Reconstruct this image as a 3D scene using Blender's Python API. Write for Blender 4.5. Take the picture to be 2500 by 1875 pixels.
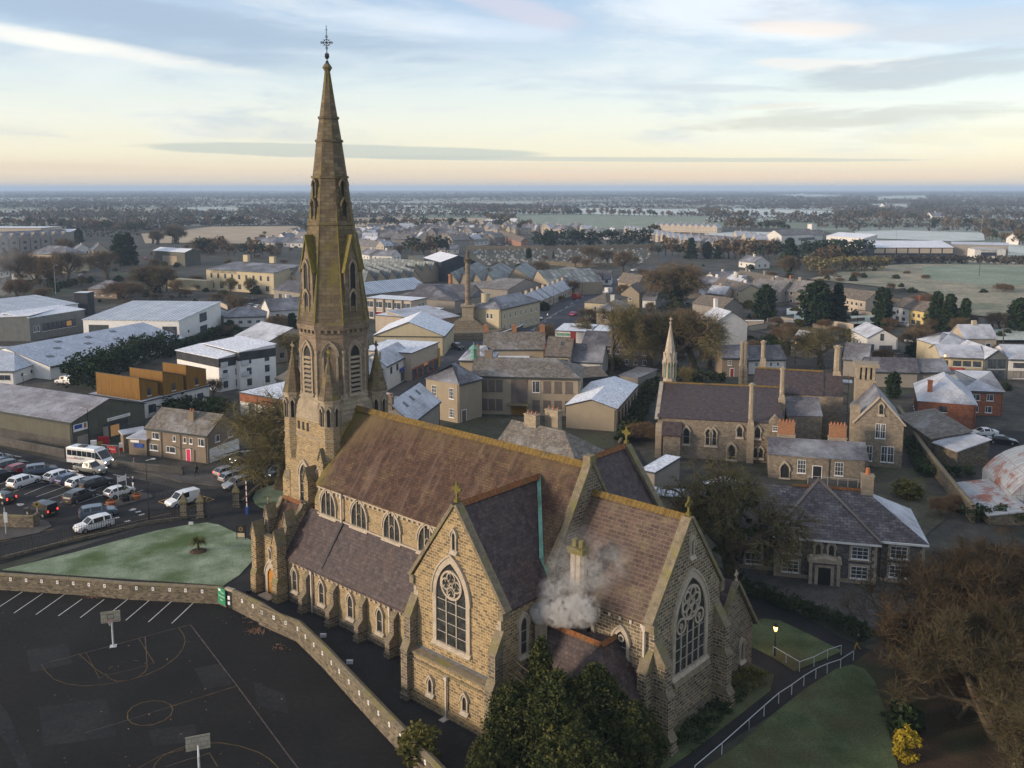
import bpy, bmesh, math, random
import numpy as np
from mathutils import Vector, Matrix
R=math.radians; PI=math.pi; rnd=random.Random(7)
scene=bpy.context.scene
for o in list(bpy.data.objects): bpy.data.objects.remove(o)
# ---------------- camera ----------------
CAMZ=43.0; PITCH=math.atan2(302,2267); FPX=2267.0; PPX,PPY=1250.0,760.0
cd=bpy.data.cameras.new('camera'); cam=bpy.data.objects.new('camera',cd); scene.collection.objects.link(cam)
cam.location=(0,0,CAMZ); cam.rotation_euler=(PI/2-PITCH,0,0)
cd.sensor_width=36; cd.lens=FPX/2500*36; cd.shift_y=-(937.5-PPY)/2500; cd.clip_start=1; cd.clip_end=60000
scene.camera=cam
# ---------------- world, sun, exposure ----------------
SUN_EL=R(13); SUN_AZ=R(250)      # azimuth clockwise from +Y: low in the west-south-west
w=bpy.data.worlds.new('World'); scene.world=w; w.use_nodes=True
nt=w.node_tree; nt.nodes.clear()
def wn(t,**k):
    n=nt.nodes.new(t)
    for a,b in k.items(): setattr(n,a,b)
    return n
L=nt.links.new
sky=wn('ShaderNodeTexSky',sky_type='NISHITA',sun_disc=False,sun_elevation=SUN_EL,sun_rotation=SUN_AZ,altitude=50,air_density=1.0,dust_density=1.2,ozone_density=1.0)
tc=wn('ShaderNodeTexCoord'); sep=wn('ShaderNodeSeparateXYZ'); L(tc.outputs['Generated'],sep.inputs[0])
def wmath(op,a,b=None,c=None):
    n=wn('ShaderNodeMath',operation=op)
    for i,v in enumerate((a,b,c)):
        if v is None: continue
        if isinstance(v,(int,float)): n.inputs[i].default_value=v
        else: L(v,n.inputs[i])
    return n.outputs[0]
def wmix(f,a,b,bt='MIX'):
    n=wn('ShaderNodeMix',data_type='RGBA',blend_type=bt)
    for i,v in ((0,f),(6,a),(7,b)):
        if isinstance(v,(int,float)): n.inputs[i].default_value=v
        elif isinstance(v,tuple): n.inputs[i].default_value=v
        else: L(v,n.inputs[i])
    return n.outputs[2]
zc=wmath('MAXIMUM',sep.outputs[2],0.0)
# clear dawn sky: the physical sky veiled by thin high cloud, paler to the horizon
ramp=wn('ShaderNodeValToRGB'); L(zc,ramp.inputs[0]); cr=ramp.color_ramp
SKY=[(0.0,(.62,.53,.45)),(0.007,(.66,.56,.47)),(0.018,(.72,.61,.49)),(0.035,(.74,.69,.56)),(0.07,(.70,.70,.64)),(0.105,(.60,.65,.67)),(0.15,(.43,.51,.63)),(0.20,(.32,.43,.60)),(0.32,(.36,.43,.54)),(0.6,(.42,.44,.50)),(1.0,(.43,.44,.49))]
while len(cr.elements)<len(SKY): cr.elements.new(.5)
for e,(p,c) in zip(cr.elements,SKY): e.position=p; e.color=c+(1,)
col=ramp.outputs[0]
# cloud: soft sheets in azimuth / elevation, broken up by drawn-out noise
az=wmath('ARCTAN2',sep.outputs[0],sep.outputs[1])
cmb=wn('ShaderNodeCombineXYZ'); L(az,cmb.inputs[0]); L(zc,cmb.inputs[1])
def snoise(sx,sy,rot,off,det=7,rough=.6,dist=.4):
    m=wn('ShaderNodeMapping'); L(cmb.outputs[0],m.inputs[0]); m.inputs['Location'].default_value=(off,off*.6,0); m.inputs['Rotation'].default_value=(0,0,rot); m.inputs['Scale'].default_value=(sx,sy,1)
    n=wn('ShaderNodeTexNoise'); L(m.outputs[0],n.inputs[0]); n.inputs['Scale'].default_value=1; n.inputs['Detail'].default_value=det; n.inputs['Roughness'].default_value=rough; n.inputs['Distortion'].default_value=dist
    return n.outputs[0]
def smooth(v,lo,hi,o1=1.0):
    r=wn('ShaderNodeMapRange',interpolation_type='SMOOTHSTEP'); L(v,r.inputs[0]); r.inputs[1].default_value=lo; r.inputs[2].default_value=hi; r.inputs[4].default_value=o1; return r.outputs[0]
nA=snoise(5,26,R(8),3.0); nB=snoise(9,60,R(-4),7.7); nC=snoise(3.2,13,R(14),1.3)
vis=smooth(zc,.02,.06)
col=wmix(wmath('MULTIPLY',smooth(nC,.46,.66,.75),vis),col,(.70,.71,.72,1))
col=wmix(wmath('MULTIPLY',smooth(nA,.48,.70,.65),vis),col,(.40,.46,.58,1))
col=wmix(wmath('MULTIPLY',smooth(nB,.54,.70,.40),vis),col,(.60,.60,.66,1))
def sheetc(u0,u1,v0,v1,wd,c,st,nz,na=.9,thr=(.15,1.0)):
    """a bank of cloud from (u0,v0) to (u1,v1)"""
    uc=(u0+u1)/2; Lh=(u1-u0)/2; sl=(v1-v0)/(u1-u0); vc=(v0+v1)/2
    du=wmath('SUBTRACT',az,uc); t=wmath('DIVIDE',du,Lh); dv=wmath('SUBTRACT',wmath('SUBTRACT',zc,vc),wmath('MULTIPLY',du,sl)); q=wmath('DIVIDE',dv,wd)
    e=wmath('SUBTRACT',1.0,wmath('ADD',wmath('MULTIPLY',t,t),wmath('MULTIPLY',q,q))); e=wmath('ADD',e,wmath('MULTIPLY',wmath('SUBTRACT',nz,.5),na*4))
    global col; col=wmix(smooth(e,thr[0],thr[1],st),col,c+(1,))
sheetc(-.75,-.05,.215,.100,.034,(.28,.36,.50),.9,nC,.7); sheetc(-.70,-.20,.166,.108,.012,(.92,.85,.76),.8,nA,.5)
sheetc(-.66,.02,.190,.128,.020,(.30,.37,.50),.85,nA,.8); sheetc(-.28,.10,.185,.150,.016,(.66,.70,.80),.6,nA,.6); sheetc(-.10,.09,.21,.160,.018,(.58,.52,.60),.7,nA,.5); sheetc(.05,.40,.20,.15,.03,(.80,.80,.82),.5,nC,.7)
sheetc(.16,.60,.180,.140,.022,(.46,.47,.54),.75,nA,.9); sheetc(.22,.38,.160,.150,.012,(.84,.67,.57),.8,nA,.5); sheetc(.20,.50,.128,.112,.010,(.80,.68,.60),.6,nB,.7); sheetc(.30,.62,.140,.150,.012,(.50,.50,.55),.7,nB,.7); sheetc(.22,.62,.096,.130,.018,(.38,.40,.46),.9,nB,.7); sheetc(.12,.30,.104,.098,.006,(.46,.49,.56),.7,nB,.4)
sheetc(.14,.56,.060,.076,.014,(.46,.45,.45),.8,nB,.8); sheetc(.30,.60,.048,.054,.010,(.60,.57,.50),.5,nB,.8); sheetc(.20,.34,.080,.084,.004,(.62,.55,.50),.6,nB,.3)
sheetc(-.42,.07,.0415,.034,.0085,(.42,.47,.48),.85,nB,.25,(.1,.5)); sheetc(-.25,.46,.033,.0262,.0030,(.42,.47,.48),.75,nB,.25,(.1,.5)); sheetc(-.65,-.3,.022,.020,.006,(.62,.52,.46),.4,nB,.5); sheetc(-.2,.6,.012,.010,.006,(.80,.58,.42),.6,nB,.5)
bg1=wn('ShaderNodeBackground'); L(sky.outputs[0],bg1.inputs[0]); bg1.inputs[1].default_value=.05
bg2=wn('ShaderNodeBackground'); L(col,bg2.inputs[0]); bg2.inputs[1].default_value=.755
add=wn('ShaderNodeAddShader'); L(bg1.outputs[0],add.inputs[0]); L(bg2.outputs[0],add.inputs[1])
wo=wn('ShaderNodeOutputWorld'); L(add.outputs[0],wo.inputs[0])
sd=bpy.data.lights.new('sun','SUN'); sd.energy=3.0; sd.angle=R(9); sd.color=(1,.80,.60)
so=bpy.data.objects.new('sun',sd); scene.collection.objects.link(so)
so.rotation_euler=(PI/2-SUN_EL,0,PI-SUN_AZ); so.location=(0,0,200)
scene.view_settings.view_transform='Standard'; scene.view_settings.look='None'; scene.view_settings.exposure=0.42; scene.view_settings.gamma=1; scene.view_settings.use_curve_mapping=False
scene.render.engine='CYCLES'; scene.cycles.max_bounces=6; scene.cycles.diffuse_bounces=2; scene.cycles.volume_bounces=1; scene.cycles.transparent_max_bounces=8
HAZE=1.5e-4
# ---------------- helpers ----------------
def at(x,y,z=0.0):
    a=(x-PPX)/FPX; b=-(y-PPY)/FPX; c,s=math.cos(PITCH),math.sin(PITCH)
    d=Vector((a,c+b*s,-s+b*c)); t=(z-CAMZ)/d.z; return Vector((0,0,CAMZ))+d*t
COL=scene.collection
def empty(name,label,cat,loc=(0,0,0),rz=0,group=None,kind=None):
    o=bpy.data.objects.new(name,None); COL.objects.link(o); o.location=loc; o.rotation_euler=(0,0,rz); o.empty_display_size=.5
    return tag(o,label,cat,group,kind)
def tag(o,label=None,cat=None,group=None,kind=None):
    if label: o['label']=label
    if cat: o['category']=cat
    if group: o['group']=group
    if kind: o['kind']=kind
    return o
class MB:
    def __init__(s): s.v=[]; s.f=[]; s.m=[]
    def face(s,pts,m=0):
        i=len(s.v); s.v+= [tuple(p) for p in pts]; s.f.append(tuple(range(i,i+len(pts)))); s.m.append(m); return s
    def box(s,x0,y0,z0,x1,y1,z1,m=0,skip=''):
        P=lambda a,b,c:(a,b,c)
        if 'f' not in skip: s.face([P(x0,y0,z0),P(x1,y0,z0),P(x1,y0,z1),P(x0,y0,z1)],m)
        if 'b' not in skip: s.face([P(x1,y1,z0),P(x0,y1,z0),P(x0,y1,z1),P(x1,y1,z1)],m)
        if 'l' not in skip: s.face([P(x0,y1,z0),P(x0,y0,z0),P(x0,y0,z1),P(x0,y1,z1)],m)
        if 'r' not in skip: s.face([P(x1,y0,z0),P(x1,y1,z0),P(x1,y1,z1),P(x1,y0,z1)],m)
        if 't' not in skip: s.face([P(x0,y0,z1),P(x1,y0,z1),P(x1,y1,z1),P(x0,y1,z1)],m)
        if 'd' not in skip: s.face([P(x0,y1,z0),P(x1,y1,z0),P(x1,y0,z0),P(x0,y0,z0)],m)
        return s
    def prism(s,poly,a,b,axis='y',m=0,caps=True):
        """poly of (u,w) swept from a to b. axis y: (u,y,w); axis x: (x,u,w); axis z: (u,w,z)"""
        T={'y':lambda u,w,t:(u,t,w),'x':lambda u,w,t:(t,u,w),'z':lambda u,w,t:(u,w,t)}[axis]
        n=len(poly)
        for i in range(n):
            p,q=poly[i],poly[(i+1)%n]
            s.face([T(p[0],p[1],a),T(q[0],q[1],a),T(q[0],q[1],b),T(p[0],p[1],b)],m)
        if caps:
            s.face([T(u,w_,a) for u,w_ in reversed(poly)],m); s.face([T(u,w_,b) for u,w_ in poly],m)
        return s
    def frust(s,cx,cy,z0,r0,z1,r1,n=8,rot=0,m=0,cap=True):
        A=[(cx+r0*math.cos(rot+2*PI*i/n),cy+r0*math.sin(rot+2*PI*i/n),z0) for i in range(n)]
        B=[(cx+r1*math.cos(rot+2*PI*i/n),cy+r1*math.sin(rot+2*PI*i/n),z1) for i in range(n)]
        for i in range(n):
            j=(i+1)%n; s.face([A[i],A[j],B[j],B[i]],m)
        if cap: s.face(B,m); s.face(A[::-1],m)
        return s
    def tube(s,p,q,r0,r1=None,n=5,m=0,cap=False):
        r1=r0 if r1 is None else r1; p=Vector(p);q=Vector(q); d=(q-p); 
        if d.length<1e-6: return s
        d.normalize(); a=d.orthogonal().normalized(); b=d.cross(a)
        A=[p+(a*math.cos(2*PI*i/n)+b*math.sin(2*PI*i/n))*r0 for i in range(n)]
        B=[q+(a*math.cos(2*PI*i/n)+b*math.sin(2*PI*i/n))*r1 for i in range(n)]
        for i in range(n): s.face([A[i],A[(i+1)%n],B[(i+1)%n],B[i]],m)
        if cap: s.face(B,m); s.face(A[::-1],m)
        return s
    def bar(s,p,q,w,h,m=0):
        """box beam of width w (horizontal) and height h from p to q"""
        p=Vector(p);q=Vector(q);d=(q-p).normalized(); sd=Vector((d.y,-d.x,0))
        if sd.length<1e-6: sd=Vector((1,0,0))
        sd.normalize(); up=sd.cross(d)
        c=[(-w/2,-h/2),(w/2,-h/2),(w/2,h/2),(-w/2,h/2)]
        A=[p+sd*a+up*b for a,b in c]; B=[q+sd*a+up*b for a,b in c]
        for i in range(4): s.face([A[i],A[(i+1)%4],B[(i+1)%4],B[i]],m)
        s.face(A[::-1],m); s.face(B,m); return s
    def ring(s,cx,cz,r0,r1,y0,y1,n=20,m=0,a0=0,a1=2*PI):
        full=abs(a1-a0-2*PI)<1e-6
        for i in range(n):
            t0=a0+(a1-a0)*i/n; t1=a0+(a1-a0)*(i+1)/n
            P=lambda r,t,y:(cx+r*math.cos(t),y,cz+r*math.sin(t))
            s.face([P(r0,t0,y0),P(r1,t0,y0),P(r1,t1,y0),P(r0,t1,y0)],m)
            s.face([P(r1,t0,y0),P(r1,t0,y1),P(r1,t1,y1),P(r1,t1,y0)],m)
            s.face([P(r0,t0,y0),P(r0,t1,y0),P(r0,t1,y1),P(r0,t0,y1)],m)
        return s
    def mesh(s,name,mats):
        me=bpy.data.meshes.new(name); me.from_pydata(s.v,[],s.f); 
        for m in mats: me.materials.append(m)
        me.polygons.foreach_set('material_index',s.m)
        uv=me.uv_layers.new(name='UVMap')
        co=np.array(s.v,dtype=np.float64)
        N=np.empty(len(me.polygons)*3); me.polygons.foreach_get('normal',N); N=N.reshape(-1,3)
        LV=np.empty(len(me.loops),dtype=np.int64); me.loops.foreach_get('vertex_index',LV)
        cnt=np.array([len(f) for f in s.f]); NL=np.repeat(N,cnt,axis=0)
        U=np.stack([-NL[:,1],NL[:,0],np.zeros(len(NL))],1); ln=np.linalg.norm(U,axis=1)
        flat=ln<1e-3; U[flat]=(1,0,0); ln[flat]=1; U/=ln[:,None]; V=np.cross(NL,U); V[flat]=(0,1,0)
        P=co[LV]; out=np.stack([(P*U).sum(1),(P*V).sum(1)],1)
        uv.data.foreach_set('uv',out.ravel().astype(np.float32)); me.update(); return me
    def build(s,name,mats,parent=None,loc=None,rz=None,**k):
        if not isinstance(mats,(list,tuple)): mats=[mats]
        me=s.mesh(name,mats); o=bpy.data.objects.new(name,me); COL.objects.link(o)
        if parent: o.parent=parent
        if loc is not None: o.location=loc
        if rz is not None: o.rotation_euler=(0,0,rz)
        if k: tag(o,**k)
        return o
def inst(me,name,parent=None,loc=(0,0,0),rz=0,sc=None):
    o=bpy.data.objects.new(name,me); COL.objects.link(o); o.parent=parent; o.location=loc; o.rotation_euler=(0,0,rz)
    if sc: o.scale=sc
    return o
def copy_tree(o,parent=None):
    c=o.copy(); COL.objects.link(c)
    if parent: c.parent=parent
    for ch in o.children: copy_tree(ch,c)
    return c
# ---------------- materials ----------------
def mat(name,c1,c2=None,sc=1.0,det=5,rough=.85,c3=None,brick=None,bump=0,spec=.3,frost=None,lich=None,stain=None,metal=0,stretch=(1,1),obj=False,emit=None,fine=0,alpha=None,lo=.35,hi=.65):
    m=bpy.data.materials.new(name); m.use_nodes=True; n=m.node_tree; N=n.nodes; Lk=n.links.new; N.clear()
    out=N.new('ShaderNodeOutputMaterial'); b=N.new('ShaderNodeBsdfPrincipled'); Lk(b.outputs[0],out.inputs[0])
    b.inputs['Roughness'].default_value=rough; b.inputs['Specular IOR Level'].default_value=spec; b.inputs['Metallic'].default_value=metal
    if c2 is None and not emit:
        b.inputs['Base Color'].default_value=c1+(1,); return m
    if emit:
        b.inputs['Base Color'].default_value=c1+(1,); b.inputs['Emission Color'].default_value=c1+(1,); b.inputs['Emission Strength'].default_value=emit; return m
    t=N.new('ShaderNodeTexCoord'); src=t.outputs['Object' if obj else 'UV']
    def noise(scale,d,st=(1,1),off=0,rg=.6):
        mp=N.new('ShaderNodeMapping'); Lk(src,mp.inputs[0]); mp.inputs['Scale'].default_value=(st[0],st[1],1); mp.inputs['Location'].default_value=(off,off*.7,off*.3)
        x=N.new('ShaderNodeTexNoise'); Lk(mp.outputs[0],x.inputs[0]); x.inputs['Scale'].default_value=scale; x.inputs['Detail'].default_value=d; x.inputs['Roughness'].default_value=rg; return x.outputs[0]
    def rng(v,a,b_,o0=0,o1=1):
        r=N.new('ShaderNodeMapRange'); Lk(v,r.inputs[0]); r.inputs[1].default_value=a; r.inputs[2].default_value=b_; r.inputs[3].default_value=o0; r.inputs[4].default_value=o1; return r.outputs[0]
    def mix(f,a,c,bt='MIX'):
        x=N.new('ShaderNodeMix'); x.data_type='RGBA'; x.blend_type=bt
        for i,v in ((0,f),(6,a),(7,c)):
            if isinstance(v,(int,float)): x.inputs[i].default_value=v
            elif isinstance(v,tuple): x.inputs[i].default_value=v+(1,) if len(v)==3 else v
            else: Lk(v,x.inputs[i])
        return x.outputs[2]
    nz=noise(sc,det,stretch); c=mix(rng(nz,lo,hi),c1,c2)
    if c3: c=mix(rng(noise(sc*.37,3,stretch,11),.52,.68),c,c3)
    if fine: c=mix(rng(noise(fine,2,(1,1),5,.5),.3,.7,0,.55),c,(0.0,0.0,0.0),'MIX') if False else mix(1.0,c,mix(rng(noise(fine,3,(1,1),5),.3,.7),(.62,.62,.62),(1.3,1.3,1.3)),'MULTIPLY')
    hgt=nz
    if brick:
        bw,bh,mc,ms,var=brick
        bt=N.new('ShaderNodeTexBrick'); Lk(src,bt.inputs[0]); bt.inputs['Scale'].default_value=1; bt.inputs['Brick Width'].default_value=bw; bt.inputs['Row Height'].default_value=bh; bt.inputs['Mortar Size'].default_value=ms; bt.inputs['Mortar Smooth'].default_value=.3; bt.inputs['Bias'].default_value=0
        bt.inputs['Color1'].default_value=(1-var,1-var,1-var*.9,1); bt.inputs['Color2'].default_value=(1+var,1+var,1+var*.8,1); bt.inputs['Mortar'].default_value=(1,1,1,1)
        cc=mix(1.0,c,bt.outputs[0],'MULTIPLY'); c=mix(bt.outputs['Fac'],cc,mc); hgt=rng(bt.outputs['Fac'],0,1,1,0)
    if stain:   # dark weather streaks running down
        c=mix(rng(noise(.9,4,(1.6,.18),3),.5,.75,0,stain[1]),c,stain[0])
    if lich:    # lichen colour, threshold, scale
        c=mix(rng(noise(lich[2],6,(1,1),21,.7),lich[1],lich[1]+.12,0,.9),c,lich[0])
    if frost:   # amount threshold, scale, strength
        c=mix(rng(noise(frost[1],5,frost[3] if len(frost)>3 else (1,1),31,.65),frost[0]-.08,frost[0]+.24,0,frost[2]),c,(.62,.66,.74))
    Lk(c,b.inputs['Base Color'])
    if bump:
        bp=N.new('ShaderNodeBump'); bp.inputs['Strength'].default_value=bump; bp.inputs['Distance'].default_value=.05; Lk(hgt,bp.inputs['Height']); Lk(bp.outputs[0],b.inputs['Normal'])
    return m
M={}
SM=(.42,.35,.25)
M['stone']=mat('limestone_walling',(.165,.115,.055),(.315,.228,.118),2.2,6,.9,(.22,.165,.09),brick=(.52,.25,(.41,.335,.225),.028,.42),bump=.5,fine=9)
M['convent_stone']=mat('convent_stone',(.165,.135,.10),(.27,.225,.17),1.6,6,.9,(.20,.17,.13),brick=(.55,.26,(.24,.20,.155),.02,.22),bump=.25,fine=9)
M['stone_fine']=mat('smooth_limestone_walling',(.215,.155,.08),(.34,.255,.145),1.8,7,.9,(.25,.185,.10),brick=(.46,.2,(.36,.295,.20),.024,.26),bump=.4,fine=8)
M['stone_mixed_shaded']=mat('dark_and_pale_limestone_walling',(.075,.062,.045),(.25,.195,.125),2.6,7,.9,(.12,.10,.07),brick=(.6,.28,(.38,.32,.24),.03,.5),bump=.5,fine=9)  # mixed dark and pale limestone, darkened to paint in the chancel gable's shade
M['stone_dark']=mat('weathered_limestone_walling',(.105,.085,.06),(.20,.16,.11),2.2,6,.9,(.13,.11,.08),brick=(.6,.27,(.30,.26,.20),.028,.45),bump=.5,fine=9)
M['ashlar']=mat('ashlar',(.27,.22,.16),(.36,.30,.22),1.6,6,.85,(.24,.20,.15),brick=(.8,.4,(.22,.18,.13),.012,.12),bump=.2,fine=12)
M['trim']=mat('dressed_stone_trim',(.36,.30,.23),(.46,.40,.32),1.5,6,.8,(.28,.24,.18),fine=14,bump=.1)
M['coping']=mat('mossy_coping_stone',(.13,.11,.075),(.23,.19,.13),1.8,6,.9,(.19,.17,.06),fine=12)
M['spire']=mat('spire_stone',(.10,.08,.052),(.17,.135,.09),1.1,6,.9,(.16,.125,.075),brick=(.9,.42,(.065,.05,.035),.02,.25),bump=.25,lich=((.16,.135,.035),.55,.28),fine=12)
M['tower']=mat('tower_stone',(.155,.118,.088),(.25,.195,.145),1.3,6,.9,(.14,.11,.08),brick=(.7,.33,(.17,.13,.09),.016,.22),bump=.25,fine=12)
M['lichen']=mat('lichened_stone',(.11,.095,.025),(.19,.155,.04),2,5,.95,(.16,.13,.06),fine=12)
M['slate_church']=mat('church_slate',(.040,.019,.012),(.088,.045,.030),1.2,6,.75,(.12,.078,.04),brick=(.36,.27,(.03,.018,.012),.022,.24),bump=.4,lich=((.13,.085,.05),.58,.6),stain=((.17,.115,.095),.5),fine=6)
M['slate_purple']=mat('purple_slate',(.044,.030,.031),(.088,.064,.064),1.4,6,.55,(.075,.05,.045),brick=(.4,.34,(.03,.024,.026),.02,.28),bump=.4,fine=7,lich=((.15,.125,.09),.62,.8))
M['slate_chancel']=mat('chancel_slate',(.066,.040,.036),(.112,.074,.064),1.5,6,.7,(.13,.10,.065),brick=(.9,.34,(.15,.115,.07),.03,.2),bump=.4,fine=7)
M['slate_grey']=mat('grey_slate',(.085,.083,.095),(.14,.137,.155),1.6,6,.6,(.11,.10,.11),brick=(.5,.42,(.06,.06,.07),.02,.25),bump=.3,fine=7,frost=(.5,.18,.38))
M['slate_frost']=mat('frosted_slate',(.25,.26,.29),(.34,.35,.39),.8,6,.7,brick=(.7,.6,(.14,.14,.16),.035,.16),bump=.2,frost=(.40,.22,.7))
M['slate_mossy']=mat('old_slate',(.13,.115,.10),(.20,.175,.15),1.5,6,.8,(.16,.15,.13),brick=(.5,.42,(.08,.07,.06),.02,.3),bump=.3,fine=6,frost=(.58,.25,.35))
M['ridge_orange']=mat('terracotta_ridge',(.16,.06,.025),(.24,.10,.035),2.5,5,.9,(.13,.10,.04),fine=10)
M['ridge_ochre']=mat('lichen_ridge',(.125,.08,.022),(.20,.13,.035),2,5,.9,(.09,.07,.04),fine=10)
M['copper']=mat('verdigris_copper',(.10,.24,.19),(.17,.33,.27),3,4,.6,(.08,.14,.11))
M['lead']=mat('lead_sheet',(.10,.10,.10),(.16,.16,.16),2,4,.5)
M['glass_church']=mat('leaded_glass',(.022,.024,.026),(.045,.05,.05),6,3,.35,spec=.5,brick=(.3,.3,(.012,.012,.012),.02,.5))
M['glass']=mat('window_glass',(.028,.033,.042),(.10,.115,.13),.8,2,.15,spec=.6)
M['black']=mat('black_iron',(.012,.013,.015),(.03,.03,.032),4,2,.5)
M['iron']=M['black']
M['pipe']=mat('painted_downpipe',(.42,.37,.33),(.52,.47,.42),3,3,.5)
M['door_wood']=mat('varnished_oak',(.42,.17,.02),(.55,.25,.035),1.5,4,.5,stretch=(8,.6),brick=(.16,6,(.2,.08,.01),.01,.1))
M['asphalt']=mat('asphalt',(.014,.014,.0155),(.026,.0255,.027),.35,8,.92,(.026,.025,.026),fine=5,obj=True)
M['asphalt_court']=mat('court_asphalt',(.0055,.006,.0068),(.0135,.0135,.0135),.12,9,.95,(.011,.0095,.008),fine=2.5,obj=True)
M['road']=mat('road_asphalt',(.045,.048,.060),(.065,.068,.082),.3,6,.9,(.045,.044,.05),fine=4,obj=True)
M['pave']=mat('pavement',(.065,.060,.056),(.10,.092,.085),.4,6,.9,(.05,.05,.045),fine=4,obj=True)
M['frost_grass']=mat('frosty_grass',(.115,.165,.085),(.28,.34,.245),.3,9,.95,(.07,.115,.035),fine=6,obj=True,bump=.3)
M['grass']=mat('grass',(.045,.064,.022),(.11,.14,.065),.25,9,.95,(.07,.062,.03),fine=6,obj=True,bump=.3)
M['earth']=mat('leafy_earth',(.045,.028,.016),(.09,.056,.034),.35,8,.95,(.04,.045,.018),fine=5,obj=True,bump=.3)
M['wall_rubble']=mat('rubble_stone_wall',(.105,.085,.06),(.20,.165,.12),1.6,7,.95,(.10,.09,.05),brick=(.42,.2,(.15,.13,.10),.03,.5),bump=.6,fine=8)
M['line_white']=mat('road_paint_white',(.42,.42,.42),(.6,.6,.58),2,5,.8)
M['line_yellow']=mat('road_paint_yellow',(.32,.20,.045),(.48,.30,.07),2,5,.8)
M['line_faded']=mat('faded_court_paint',(.055,.038,.022),(.15,.10,.038),1.1,6,.9)
M['line_faded_white']=mat('faded_pink_paint',(.06,.05,.045),(.15,.11,.09),1.1,6,.9)
M['white']=mat('white_paint',(.70,.70,.70),(.80,.80,.79),1,3,.6)
def render(name,c,v=.10,frost=None,stain=.25):
    d=tuple(x*(1-v) for x in c); return mat(name,d,c,.6,6,.9,fine=10,stain=(tuple(x*.6 for x in c),stain),bump=.1)
# ================= CHURCH =================
TP=at(1008,1708); CH_RZ=math.atan2(-.66912636,.74314865)
church=empty('church','large limestone parish church with tall tapering spire in the foreground','church',TP,CH_RZ)
def arch(w,h,n=7,k=1.0):
    """pointed-arch outline, base centre at 0,0; h total height"""
    r=w*k; cx=r-w/2; ah=math.sqrt(max(r*r-cx*cx,0.01)); sp=h-ah
    pts=[(-w/2,0),(w/2,0)]
    a1=math.acos(cx/r)
    for i in range(n+1):
        t=a1*i/n; pts.append((-cx+r*math.cos(t),sp+r*math.sin(t)))
    for i in range(n-1,-1,-1):
        t=a1*i/n; pts.append((cx-r*math.cos(t),sp+r*math.sin(t)))
    return pts
def band(mb,ip,op,y0,y1,m=0,closed=True):
    n=len(ip)
    for i in range(n if closed else n-1):
        j=(i+1)%n; a,b,c,d=ip[i],op[i],op[j],ip[j]
        mb.face([(a[0],y0,a[1]),(b[0],y0,b[1]),(c[0],y0,c[1]),(d[0],y0,d[1])],m)
        mb.face([(b[0],y0,b[1]),(b[0],y1,b[1]),(c[0],y1,c[1]),(c[0],y0,c[1])],m)
        mb.face([(a[0],y0,a[1]),(d[0],y0,d[1]),(d[0],y1,d[1]),(a[0],y1,a[1])],m)
def shiftz(p,dz): return [(a,b+dz) for a,b in p]
WIN={}
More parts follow.
